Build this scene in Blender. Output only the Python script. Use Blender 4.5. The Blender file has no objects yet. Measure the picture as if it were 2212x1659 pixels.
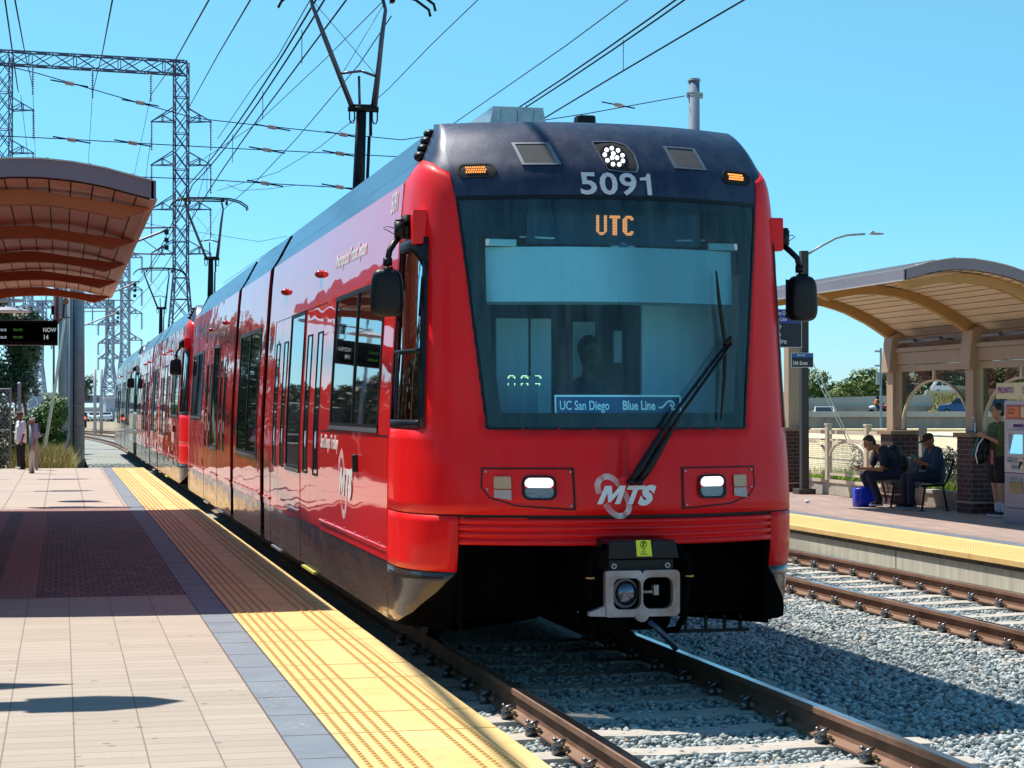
import bpy, math, random
import numpy as np
from mathutils import Vector, Matrix, noise
rnd = random.Random(7)
SC = bpy.context.scene
R = math.radians
# ---------------- camera
CAMZ, YAW, PITCH, FOC = 1.70, R(13.2), math.atan(50.5/4150), 4150.0
cam = bpy.data.objects.new('camera', bpy.data.cameras.new('camera'))
SC.collection.objects.link(cam); SC.camera = cam
cam.location = (0, 0, CAMZ)
cam.rotation_euler = (R(90)+PITCH, 0, -YAW)
cam.data.sensor_width = 36; cam.data.lens = 36*FOC/2212
cam.data.clip_start = .1; cam.data.clip_end = 6000
# ---------------- light
SUN = Vector((-1.38, 1.8, 3.75)).normalized()
w = bpy.data.worlds.new('World'); SC.world = w; w.use_nodes = True
nt = w.node_tree; bgn = nt.nodes['Background']
sky = nt.nodes.new('ShaderNodeTexSky'); sky.sky_type = 'NISHITA'; sky.sun_disc = False
sky.sun_elevation = math.asin(SUN.z); sky.sun_rotation = math.atan2(SUN.x, SUN.y)
sky.air_density = .7; sky.dust_density = .05; sky.ozone_density = 4; sky.altitude = 0
hs = nt.nodes.new('ShaderNodeHueSaturation'); hs.inputs['Hue'].default_value = .471
hs.inputs['Saturation'].default_value = 1.12; hs.inputs['Value'].default_value = 1.0
nt.links.new(sky.outputs[0], hs.inputs['Color']); 
tcw = nt.nodes.new('ShaderNodeTexCoord'); spw = nt.nodes.new('ShaderNodeSeparateXYZ'); nt.links.new(tcw.outputs['Generated'], spw.inputs[0])
rpw = nt.nodes.new('ShaderNodeValToRGB'); nt.links.new(spw.outputs[2], rpw.inputs[0]); ew = rpw.color_ramp.elements
for _ in range(3): ew.new(.5)
for i, (p_, c_) in enumerate(((0, (.52, .68, .77)), (.04, (.56, .74, .85)), (.11, (.64, .85, .96)), (.2, (.93, 1, .95)), (.35, (.95, .97, 1)))): ew[i].position = p_; ew[i].color = (*c_, 1)
mlw = nt.nodes.new('ShaderNodeMix'); mlw.data_type = 'RGBA'; mlw.blend_type = 'MULTIPLY'; mlw.inputs[0].default_value = 1
nt.links.new(hs.outputs[0], mlw.inputs[6]); nt.links.new(rpw.outputs[0], mlw.inputs[7]); nt.links.new(mlw.outputs[2], bgn.inputs['Color'])
bgn.inputs['Strength'].default_value = .122
sl = bpy.data.lights.new('sun', 'SUN'); sl.energy = 4.7; sl.angle = R(.5); sl.color = (1, .93, .82)
so = bpy.data.objects.new('sun', sl); SC.collection.objects.link(so)
so.rotation_euler = (-SUN).to_track_quat('-Z', 'Y').to_euler(); so.location = (0, 0, 60)
SC.view_settings.view_transform = 'Standard'; SC.view_settings.look = 'None'
SC.view_settings.exposure = .55; SC.view_settings.gamma = 1
SC.cycles.max_bounces = 8; SC.cycles.transparent_max_bounces = 24
SC.cycles.use_denoising = True
SC.cycles.caustics_reflective = False; SC.cycles.caustics_refractive = False
# ---------------- placing helpers: a ray of the camera meets a plane of the world (2212 px wide picture)
def ray(x, y):
    u = (x-1106)/FOC; v = (829.5-y)/FOC; c, s = math.cos(PITCH), math.sin(PITCH); a = c-s*v
    return Vector((u*math.cos(YAW)+a*math.sin(YAW), -u*math.sin(YAW)+a*math.cos(YAW), s+c*v))
def atX(x, y, c): d = ray(x, y); return Vector((0, 0, CAMZ))+d*(c/d.x)
def atY(x, y, c): d = ray(x, y); return Vector((0, 0, CAMZ))+d*(c/d.y)
def atZ(x, y, c): d = ray(x, y); return Vector((0, 0, CAMZ))+d*((c-CAMZ)/d.z)
def atD(x, y, c): d = ray(x, y); return Vector((0, 0, CAMZ))+d*c
# ---------------- materials
MATS = {}
def mat(name, col, rough=.6, metal=0, coat=0, bump=0, bscale=20, var=0, vscale=5, emit=None, es=1, spec=.5,
        bdet=5, coatr=.03, alpha=1, vs=(1, 1, 1), col2=None, obj=False, bdist=.01, trans=0):
    if name in MATS: return MATS[name]
    m = bpy.data.materials.new(name); m.use_nodes = True; n = m.node_tree; b = n.nodes['Principled BSDF']
    b.inputs['Base Color'].default_value = (*col, 1); b.inputs['Roughness'].default_value = rough
    b.inputs['Metallic'].default_value = metal; b.inputs['Coat Weight'].default_value = coat
    b.inputs['Coat Roughness'].default_value = coatr; b.inputs['Specular IOR Level'].default_value = spec
    b.inputs['Alpha'].default_value = alpha; b.inputs['Transmission Weight'].default_value = trans
    if emit: b.inputs['Emission Color'].default_value = (*emit, 1); b.inputs['Emission Strength'].default_value = es
    tc = n.nodes.new('ShaderNodeTexCoord'); mp = n.nodes.new('ShaderNodeMapping'); mp.inputs['Scale'].default_value = vs
    geo = n.nodes.new('ShaderNodeNewGeometry')
    n.links.new(tc.outputs['Object'] if obj else geo.outputs['Position'], mp.inputs['Vector'])
    if var or col2:
        t = n.nodes.new('ShaderNodeTexNoise'); t.inputs['Scale'].default_value = vscale; t.inputs['Detail'].default_value = 6
        t.inputs['Roughness'].default_value = .65
        n.links.new(mp.outputs[0], t.inputs['Vector'])
        cr = n.nodes.new('ShaderNodeValToRGB'); e = cr.color_ramp.elements
        c2 = col2 or tuple(min(1, c*(1+var)) for c in col); c1 = col if col2 else tuple(c*(1-var) for c in col)
        e[0].position = .32; e[1].position = .68; e[0].color = (*c1, 1); e[1].color = (*c2, 1)
        n.links.new(t.outputs['Fac'], cr.inputs[0]); n.links.new(cr.outputs[0], b.inputs['Base Color'])
    if bump:
        t = n.nodes.new('ShaderNodeTexNoise'); t.inputs['Scale'].default_value = bscale; t.inputs['Detail'].default_value = bdet
        n.links.new(mp.outputs[0], t.inputs['Vector'])
        bp = n.nodes.new('ShaderNodeBump'); bp.inputs['Strength'].default_value = bump; bp.inputs['Distance'].default_value = bdist
        n.links.new(t.outputs['Fac'], bp.inputs['Height']); n.links.new(bp.outputs[0], b.inputs['Normal'])
        if coat: n.links.new(bp.outputs[0], b.inputs['Coat Normal'])
    MATS[name] = m; return m
def nodes(m): return m.node_tree.nodes, m.node_tree.links, m.node_tree.nodes['Principled BSDF']
def math_(n, l, op, a, b=None, clamp=False):
    x = n.new('ShaderNodeMath'); x.operation = op; x.use_clamp = clamp
    for i, v in enumerate((a, b)):
        if v is None: continue
        if isinstance(v, (int, float)): x.inputs[i].default_value = v
        else: l.new(v, x.inputs[i])
    return x.outputs[0]
def mixc(n, l, f, a, b, mode='MIX'):
    x = n.new('ShaderNodeMix'); x.data_type = 'RGBA'; x.blend_type = mode
    if isinstance(f, (int, float)): x.inputs[0].default_value = f
    else: l.new(f, x.inputs[0])
    for i, v in ((6, a), (7, b)):
        if isinstance(v, tuple): x.inputs[i].default_value = (*v, 1)
        else: l.new(v, x.inputs[i])
    return x.outputs[2]
def noise_(n, l, scale, vec=None, detail=4, rough=.6):
    t = n.new('ShaderNodeTexNoise'); t.inputs['Scale'].default_value = scale; t.inputs['Detail'].default_value = detail
    t.inputs['Roughness'].default_value = rough
    if vec is not None: l.new(vec, t.inputs['Vector'])
    return t.outputs['Fac']
def ramp(n, l, f, stops):
    c = n.new('ShaderNodeValToRGB'); e = c.color_ramp.elements
    while len(e) < len(stops): e.new(.5)
    for i, (p, col) in enumerate(stops): e[i].position = p; e[i].color = (*col, 1)
    l.new(f, c.inputs[0]); return c.outputs[0]
def tile_mat(name, cols, bw, rh, mortar, mcol, off=.5, rough=.75, bump=.25, stain=.25, xscale=1):
    """paving: world X across, world Y along; cols are two or three tile colours"""
    m = mat(name, cols[0], rough); n, l, b = nodes(m)
    geo = n.new('ShaderNodeNewGeometry'); pos = geo.outputs['Position']
    br = n.new('ShaderNodeTexBrick'); br.offset = off; br.squash = 1
    mp = n.new('ShaderNodeMapping'); mp.inputs['Location'].default_value = (.253, 0, 0)
    l.new(pos, mp.inputs['Vector']); l.new(mp.outputs[0], br.inputs['Vector'])
    br.inputs['Scale'].default_value = 1; br.inputs['Brick Width'].default_value = bw; br.inputs['Row Height'].default_value = rh
    br.inputs['Mortar Size'].default_value = mortar; br.inputs['Mortar Smooth'].default_value = .3
    br.inputs['Color1'].default_value = (*cols[0], 1); br.inputs['Color2'].default_value = (*cols[1], 1); br.inputs['Mortar'].default_value = (*mcol, 1)
    f1 = noise_(n, l, 1.3, pos, 6, .7); f2 = noise_(n, l, 60, pos, 2); f3 = noise_(n, l, 6, pos, 5, .7)
    c = mixc(n, l, math_(n, l, 'MULTIPLY', f1, stain), br.outputs['Color'], tuple(x*.55 for x in cols[0]))
    c = mixc(n, l, .35, c, ramp(n, l, f2, [(.3, (.45,)*3), (.7, (.62,)*3)]), 'OVERLAY')
    sp = ramp(n, l, f3, [(.66, (1,)*3), (.74, (.72, .7, .74))])
    c = mixc(n, l, .8, c, sp, 'MULTIPLY')
    vo = n.new('ShaderNodeTexVoronoi'); vo.inputs['Scale'].default_value = 4.2; l.new(pos, vo.inputs['Vector'])
    c = mixc(n, l, math_(n, l, 'MULTIPLY', math_(n, l, 'LESS_THAN', vo.outputs['Distance'], .085), .55), c, (.08, .07, .08))
    l.new(c, b.inputs['Base Color'])
    bp = n.new('ShaderNodeBump'); bp.inputs['Strength'].default_value = bump; bp.inputs['Distance'].default_value = .004; bp.invert = True
    l.new(br.outputs['Fac'], bp.inputs['Height'])
    bq = n.new('ShaderNodeBump'); bq.inputs['Strength'].default_value = .25; bq.inputs['Distance'].default_value = .002
    l.new(f2, bq.inputs['Height']); l.new(bp.outputs[0], bq.inputs['Normal']); l.new(bq.outputs[0], b.inputs['Normal'])
    return m
# ---------------- objects
def link(o): SC.collection.objects.link(o)
def props(o, label=None, cat=None, group=None, kind=None):
    if label: o['label'] = label
    if cat: o['category'] = cat
    if group: o['group'] = group
    if kind: o['kind'] = kind
    return o
def thing(name, label, cat, loc=(0, 0, 0), group=None):
    o = bpy.data.objects.new(name, None); link(o); o.location = loc; o.empty_display_size = .3
    return props(o, label, cat, group)
def origin(o):
    v = Vector((0, 0, 0))
    while o: v += o.location; o = o.parent
    return v
class MB:
    def __init__(s): s.v = []; s.f = []
    def add(s, vs, fs):
        k = len(s.v); s.v += [tuple(p) for p in vs]; s.f += [tuple(i+k for i in f) for f in fs]; return s
    def box(s, c, d, rz=0, M=None):
        x, y, z = d[0]/2, d[1]/2, d[2]/2
        p = [Vector((i*x, j*y, k*z)) for i in (-1, 1) for j in (-1, 1) for k in (-1, 1)]
        if M is None: M = Matrix.Rotation(rz, 3, 'Z')
        p = [M @ q+Vector(c) for q in p]
        return s.add(p, [(0, 1, 3, 2), (4, 6, 7, 5), (0, 4, 5, 1), (2, 3, 7, 6), (0, 2, 6, 4), (1, 5, 7, 3)])
    def bx(s, x0, x1, y0, y1, z0, z1): return s.box(((x0+x1)/2, (y0+y1)/2, (z0+z1)/2), (abs(x1-x0), abs(y1-y0), abs(z1-z0)))
    def beam(s, a, b, w_, h, up=(0, 0, 1)):
        a, b = Vector(a), Vector(b); d = b-a; L = d.length
        if L < 1e-6: return s
        y = d/L; x = y.cross(Vector(up))
        if x.length < 1e-3: x = y.cross(Vector((1, 0, 0)))
        x.normalize(); z = x.cross(y); M = Matrix((x, y, z)).transposed()
        return s.box((a+b)/2, (w_, L, h), M=M)
    def tube(s, pts, r, n=8, cap=True):
        pts = [Vector(p) for p in pts]; rs = r if isinstance(r, (list, tuple)) else [r]*len(pts); k = len(s.v); prev = None
        for i, p in enumerate(pts):
            t = (pts[min(i+1, len(pts)-1)]-pts[max(i-1, 0)])
            t = t.normalized() if t.length > 1e-9 else Vector((0, 0, 1))
            if prev is None:
                a = t.cross(Vector((0, 0, 1)))
                if a.length < 1e-3: a = t.cross(Vector((1, 0, 0)))
            else: a = prev-t*prev.dot(t)
            a.normalize(); prev = a; b = t.cross(a)
            for j in range(n):
                th = 2*math.pi*(j+.5)/n; s.v.append(tuple(p+(a*math.cos(th)+b*math.sin(th))*rs[i]))
        for i in range(len(pts)-1):
            for j in range(n):
                q = (j+1) % n; s.f.append((k+i*n+j, k+i*n+q, k+(i+1)*n+q, k+(i+1)*n+j))
        if cap: s.f.append(tuple(k+j for j in range(n))[::-1]); s.f.append(tuple(k+(len(pts)-1)*n+j for j in range(n)))
        return s
    def cyl(s, a, b, r, r2=None, n=16): return s.tube([a, b], [r, r if r2 is None else r2], n)
    def prism(s, poly, fn, t0, t1):
        """poly: 2-D points; fn(u,v,t) -> 3-D; extruded from t0 to t1"""
        n = len(poly); a = [fn(u, v, t0) for u, v in poly]; b = [fn(u, v, t1) for u, v in poly]
        return s.add(a+b, [tuple(range(n))[::-1], tuple(range(n, 2*n))]+[(i, (i+1) % n, n+(i+1) % n, n+i) for i in range(n)])
    def ring(s, outer, inner, fn, t0, t1):
        n = len(outer); P = [fn(*p, t0) for p in outer]+[fn(*p, t0) for p in inner]+[fn(*p, t1) for p in outer]+[fn(*p, t1) for p in inner]
        F = []
        for i in range(n):
            j = (i+1) % n
            F += [(i, n+i, n+j, j), (2*n+i, 2*n+j, 3*n+j, 3*n+i), (i, j, 2*n+j, 2*n+i), (n+i, 3*n+i, 3*n+j, n+j)]
        return s.add(P, F)
    def cpoly(s, poly, fn, t, nu=10, nv=8):
        """convex polygon laid as a grid so that it follows a curved fn"""
        v0, v1 = min(p[1] for p in poly), max(p[1] for p in poly); n = len(poly); rows = []
        for i in range(nv+1):
            v = v0+(v1-v0)*(.002+.996*i/nv); xs = []
            for a in range(n):
                (x0, y0), (x1, y1) = poly[a], poly[(a+1) % n]
                if (y0-v)*(y1-v) <= 0 and y0 != y1: xs.append(x0+(x1-x0)*(v-y0)/(y1-y0))
            rows.append([fn(min(xs)+(max(xs)-min(xs))*j/nu, v, t) for j in range(nu+1)])
        return s.grid(rows)
    def ell(s, c, r, n=12, m=8, M=None):
        c = Vector(c); r = (r, r, r) if isinstance(r, (int, float)) else r; k = len(s.v)
        def P(x, y, z):
            q = Vector((x*r[0], y*r[1], z*r[2])); return tuple((M @ q if M else q)+c)
        s.v.append(P(0, 0, 1))
        for i in range(1, m):
            a = math.pi*i/m
            for j in range(n):
                b = 2*math.pi*j/n; s.v.append(P(math.sin(a)*math.cos(b), math.sin(a)*math.sin(b), math.cos(a)))
        s.v.append(P(0, 0, -1)); e = len(s.v)-1
        for j in range(n): s.f.append((k, k+1+j, k+1+(j+1) % n)); s.f.append((e, e-n+(j+1) % n, e-n+j))
        for i in range(m-2):
            for j in range(n):
                q = (j+1) % n; o = k+1+i*n; s.f.append((o+j, o+n+j, o+n+q, o+q))
        return s
    def grid(s, P):
        """P[i][j] points"""
        k = len(s.v); nr, nc = len(P), len(P[0])
        for row in P: s.v += [tuple(p) for p in row]
        for i in range(nr-1):
            for j in range(nc-1): s.f.append((k+i*nc+j, k+i*nc+j+1, k+(i+1)*nc+j+1, k+(i+1)*nc+j))
        return s
    def build(s, name, m, parent=None, smooth=False, bevel=0, solid=0, seg=2, world=False, auto=None):
        me = bpy.data.meshes.new(name); o = Vector((0, 0, 0)) if world else origin(parent)
        vs = [(v[0]-o.x, v[1]-o.y, v[2]-o.z) for v in s.v] if o.length else s.v
        me.from_pydata(vs, [], s.f); me.materials.append(m)
        if smooth: me.polygons.foreach_set('use_smooth', [True]*len(me.polygons))
        ob = bpy.data.objects.new(name, me); link(ob)
        if parent: ob.parent = parent
        if solid:
            q = ob.modifiers.new('s', 'SOLIDIFY'); q.thickness = solid; q.offset = 0
        if bevel:
            q = ob.modifiers.new('b', 'BEVEL'); q.width = bevel; q.segments = seg; q.limit_method = 'ANGLE'; q.angle_limit = R(40)
            me.polygons.foreach_set('use_smooth', [True]*len(me.polygons))
            ww = ob.modifiers.new('w', 'WEIGHTED_NORMAL'); ww.keep_sharp = True
        return ob
def copy_tree(o, loc=None, parent=None):
    c = o.copy(); link(c)
    if parent: c.parent = parent
    if loc is not None: c.location = loc
    for ch in [x for x in o.children]: copy_tree(ch, None, c)
    return c
def text(s, name, m, parent, fn, size=1, bold=0, xs=1, shear=0, sp=1, align='LEFT', ext=.002):
    """fn(u,v,t)->world point for text plane coordinates u right, v up, t out"""
    cu = bpy.data.curves.new(name, 'FONT'); cu.body = s; cu.size = size; cu.offset = bold; cu.extrude = ext/2
    cu.shear = shear; cu.space_character = sp; cu.align_x = align; cu.resolution_u = 3
    to = bpy.data.objects.new(name, cu); link(to)
    dg = bpy.context.evaluated_depsgraph_get(); me = bpy.data.meshes.new_from_object(to.evaluated_get(dg))
    bpy.data.objects.remove(to)
    o = origin(parent)
    for v in me.vertices: v.co = Vector(fn(v.co.x*xs, v.co.y, v.co.z+ext/2))-o
    me.materials.clear(); me.materials.append(m); ob = bpy.data.objects.new(name, me); link(ob)
    if parent: ob.parent = parent
    return ob
def dens(P, k=6): return [(a[0]+(b[0]-a[0])*i/k, a[1]+(b[1]-a[1])*i/k) for a, b in zip(P, P[1:]+P[:1]) for i in range(k)]
def circle(cx, cy, r, n=24, r2=None): return [(cx+r*math.cos(2*math.pi*i/n), cy+(r2 or r)*math.sin(2*math.pi*i/n)) for i in range(n)]
def rrect(x0, y0, x1, y1, r, n=5):
    P = []
    for cx, cy, a in ((x1-r, y1-r, 0), (x0+r, y1-r, 90), (x0+r, y0+r, 180), (x1-r, y0+r, 270)):
        for i in range(n+1): t = R(a+90*i/n); P.append((cx+r*math.cos(t), cy+r*math.sin(t)))
    return P
def lerp(tab, z):
    if z <= tab[0][0]: return tab[0][1]
    for (a, p), (b, q) in zip(tab, tab[1:]):
        if z <= b: return p+(q-p)*(z-a)/(b-a)
    return tab[-1][1]
def XZ(y): return lambda u, v, t: (u, y+t, v)
def YZ(x): return lambda u, v, t: (x+t, u, v)
# common materials
M_black = mat('black_plastic', (.007, .007, .009), .42, spec=.3, bump=.15, bscale=60, bdist=.002)
M_dark = mat('dark_steel', (.010, .011, .014), .5, metal=.2, spec=.3, var=.3, vscale=8)
M_under = mat('underframe_black', (.005, .0045, .0045), 1, var=.4, vscale=4, spec=0)  # near-black and sheenless: the shade under the car is put into the colour
M_white = mat('white_vinyl', (.82, .82, .82), .4, var=.06, vscale=30)
M_steel = mat('galvanised_steel', (.33, .37, .41), .45, metal=.35, var=.18, vscale=3)
M_poleblue = mat('painted_grey_blue_steel', (.22, .32, .38), .42, var=.15, vscale=2, bump=.1)
M_conc = mat('concrete', (.42, .39, .33), .85, var=.22, vscale=2.5, bump=.4, bscale=30, bdist=.006)
M_wire = mat('wire_black', (.010, .012, .03), .9, spec=.1)
M_glassd = mat('dark_window_glass', (.012, .014, .016), .02, coat=.5, coatr=.0, spec=.8, bump=.03, bscale=.9, bdist=.03)
M_rubber = mat('rubber', (.01, .01, .01), .75)
# ================================================================ trams
CX = 3.449
def add_dust(m, amt=.5):
    n, l, b = nodes(m); pos = n.new('ShaderNodeNewGeometry').outputs['Position']
    mp = n.new('ShaderNodeMapping'); mp.inputs['Scale'].default_value = (3, 3, .7); l.new(pos, mp.inputs['Vector'])
    f = noise_(n, l, 2.2, mp.outputs[0], 7, .75)
    f = ramp(n, l, f, [(.45, (0, 0, 0)), (.85, (amt,)*3)])
    src = b.inputs['Base Color'].links[0].from_socket if b.inputs['Base Color'].links else tuple(b.inputs['Base Color'].default_value[:3])
    l.new(mixc(n, l, f, src, (.32, .24, .2) if 'navy' not in m.name else (.26, .27, .33)), b.inputs['Base Color'])
    l.new(math_(n, l, 'ADD', math_(n, l, 'MULTIPLY', f, .5), b.inputs['Roughness'].default_value), b.inputs['Roughness'])
M_red = mat('red_gloss_paint', (.84, .006, .007), .4, coat=1, coatr=.02, spec=.2, bump=.16, bscale=.9, bdist=.05, vs=(1, 1, 3.2), bdet=1.2); add_dust(M_red, .07)
M_redf = mat('red_moulded_paint', (.86, .006, .009), .45, coat=.22, spec=.2, coatr=.08, bump=.03, bscale=3, bdist=.02); add_dust(M_redf, .09)
M_navy = mat('navy_roof_paint', (.016, .026, .065), .42, metal=.35, coat=.35, coatr=.25, bump=.05, bscale=60, bdist=.002); add_dust(M_navy, .22)
M_roofside = mat('blue_roof_panel', (.012, .045, .13), .4, coat=.55, coatr=.08, spec=.3, bump=.12, bscale=2.5, bdist=.03)
M_skirt = mat('grey_gloss_skirt', (.035, .030, .026), .24, coat=.55, coatr=.01, bump=.25, bscale=1.1, bdist=.05, vs=(1, 1, 4), bdet=1.5)
M_frame = mat('black_window_frame', (.006, .008, .012), .4, spec=.3)
M_wrap = mat('green_grey_wrap', (.36, .44, .40), .3, coat=1, coatr=.03, var=.15, vscale=.6, bump=.06, bscale=1.4, bdist=.05)
M_green = mat('green_wrap_print', (.05, .5, .28), .35, coat=.6)
M_fold = mat('bellows_rubber', (.018, .006, .006), .7, var=.3)
M_led = mat('orange_led', (.5, .1, .02), .5, emit=(1, .26, .07), es=1.35)
M_ledw = mat('white_led', (.8, .8, .9), .3, emit=(.93, .93, 1), es=2.0)
M_amber = mat('amber_lamp', (.6, .15, .02), .4, emit=(1, .34, .07), es=1.15)
M_chrome = mat('lamp_reflector', (.26, .26, .26), .32, metal=1, bump=.5, bscale=60, bdist=.01)
M_lensw = mat('headlight_glow', (.9, .9, .95), .3, emit=(1, .98, 1), es=.95)
M_mesh = mat('vent_mesh_grey', (.10, .10, .105), .8, spec=.2, bump=.9, bscale=260, bdist=.004)
M_silver = mat('silver_trim', (.32, .33, .36), .4, metal=.8)
M_cast = mat('coupler_cast_steel', (.42, .40, .43), .5, metal=.4, col2=(.28, .17, .12), vscale=5)
M_yellow = mat('yellow_sticker', (.75, .85, .04), .5)
M_blue = mat('sign_blue', (.015, .07, .24), .4, coat=.5)
M_ltblue = mat('sign_lettering_light', (.9, 1, 1), .5, emit=(.5, .8, .9), es=.12)
M_teal = mat('cab_panel_pale', (.80, .85, .85), .6, var=.06, vscale=2)
M_tealL = mat('cab_blind_pale', (.80, .86, .86), .6, var=.05, vscale=2)
M_cabdark = mat('cab_dark_grey', (.22, .30, .36), .6)
def glass(name, tint, rough=0, refl=1.0):
    m = bpy.data.materials.new(name); m.use_nodes = True; n = m.node_tree.nodes; l = m.node_tree.links; n.remove(n['Principled BSDF'])
    t = n.new('ShaderNodeBsdfTransparent'); t.inputs[0].default_value = (*tint, 1); g = n.new('ShaderNodeBsdfGlossy'); g.inputs['Roughness'].default_value = rough
    fr = n.new('ShaderNodeFresnel'); fr.inputs[0].default_value = 1.5; mx = n.new('ShaderNodeMixShader')
    l.new(math_(n, l, 'MULTIPLY', fr.outputs[0], refl, True), mx.inputs[0]); l.new(t.outputs[0], mx.inputs[1]); l.new(g.outputs[0], mx.inputs[2])
    l.new(mx.outputs[0], n['Material Output'].inputs[0]); MATS[name] = m; return m
M_wind = glass('windscreen_tinted_glass', (.48, .88, 1.0), 0, 1.0)
_n, _l = M_wind.node_tree.nodes, M_wind.node_tree.links; _o = _n['Material Output']; _s = _o.inputs[0].links[0].from_socket
_d = _n.new('ShaderNodeBsdfDiffuse'); _d.inputs[0].default_value = (.30, .55, .62, 1); _m = _n.new('ShaderNodeMixShader')
_g = _n.new('ShaderNodeNewGeometry'); _mp = _n.new('ShaderNodeMapping'); _mp.inputs['Scale'].default_value = (9, 9, .6); _l.new(_g.outputs['Position'], _mp.inputs['Vector'])
_l.new(math_(_n, _l, 'MULTIPLY', ramp(_n, _l, noise_(_n, _l, 1.6, _mp.outputs[0], 6, .7), [(.38, (.0,)*3), (.72, (1,)*3)]), .10), _m.inputs[0])
_l.new(_s, _m.inputs[1]); _l.new(_d.outputs[0], _m.inputs[2]); _l.new(_m.outputs[0], _o.inputs[0])
M_cabglass = glass('cab_side_tinted_glass', (.30, .30, .28), 0, 1.0)
M_clear = glass('clear_pane', (.62, .60, .52), .01, 1.2)

WT = [(.29, 1.327), (1.3, 1.325), (1.66, 1.314), (2.55, 1.262), (2.8, 1.245), (2.98, 1.233), (3.2, 1.212), (3.33, 1.14), (3.58, 1.02)]
YT = [(.29, -.98), (.66, -1.13), (.85, -1.18), (1.02, -1.182), (1.25, -1.16), (1.57, -1.10), (2.3, -1.03), (3.03, -.955), (3.2, -.90), (3.33, -.80), (3.45, -.68), (3.54, -.54), (3.58, -.44)]
def smooth_tab(tab, z):
    if z <= tab[0][0]: return tab[0][1]
    if z >= tab[-1][0]: return tab[-1][1]
    i = max(k for k in range(len(tab)-1) if tab[k][0] <= z); S = [(b_[1]-a_[1])/(b_[0]-a_[0]) for a_, b_ in zip(tab, tab[1:])]
    def m_(k):
        if k == 0: return S[0]
        if k == len(tab)-1: return S[-1]
        a_, b_ = S[k-1], S[k]; return 0 if a_*b_ < 0 else (2*a_*b_/(a_+b_) if a_+b_ else 0) if a_*b_ else 0
    h = tab[i+1][0]-tab[i][0]; t = (z-tab[i][0])/h
    return (2*t**3-3*t*t+1)*tab[i][1]+(t**3-2*t*t+t)*h*m_(i)+(-2*t**3+3*t*t)*tab[i+1][1]+(t**3-t*t)*h*m_(i+1)
def hw(z): return lerp(WT, z)
def yc(z): return smooth_tab(YT, z)
def xg(z): return min(.857+.151*max(0, min(1, (z-1.57)/1.46)), hw(z)-.12)
def hf(z): return min(1.034, hw(z)-(.09 if z < 3.33 else .09-.06*min(1, (z-3.33)/.25)))
def yfront(x, z): return yc(z)+.27*x*x
def cab(c, z):
    """half plan of the nose: c 0 centre, 1 glass edge, 2 corner, 3 side, 4 joint"""
    w_ = hw(z); h = hf(z)
    if c <= 1: x = xg(z)*c; return x, yfront(x, z)
    if c <= 2: x = xg(z)+(h-xg(z))*(c-1); return x, yfront(x, z)
    y0 = yfront(h, z); ye = -.22+.1*max(0, z-3.2)/.4
    if c <= 3:
        t = c-2; yk = y0+.54*h*(w_-h)*.9
        return (1-t)**2*h+(2*t*(1-t)+t*t)*w_, (1-t)**2*y0+2*t*(1-t)*yk+t*t*ye
    return w_, ye*(4-c)
CARLEN = 20.445
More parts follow.
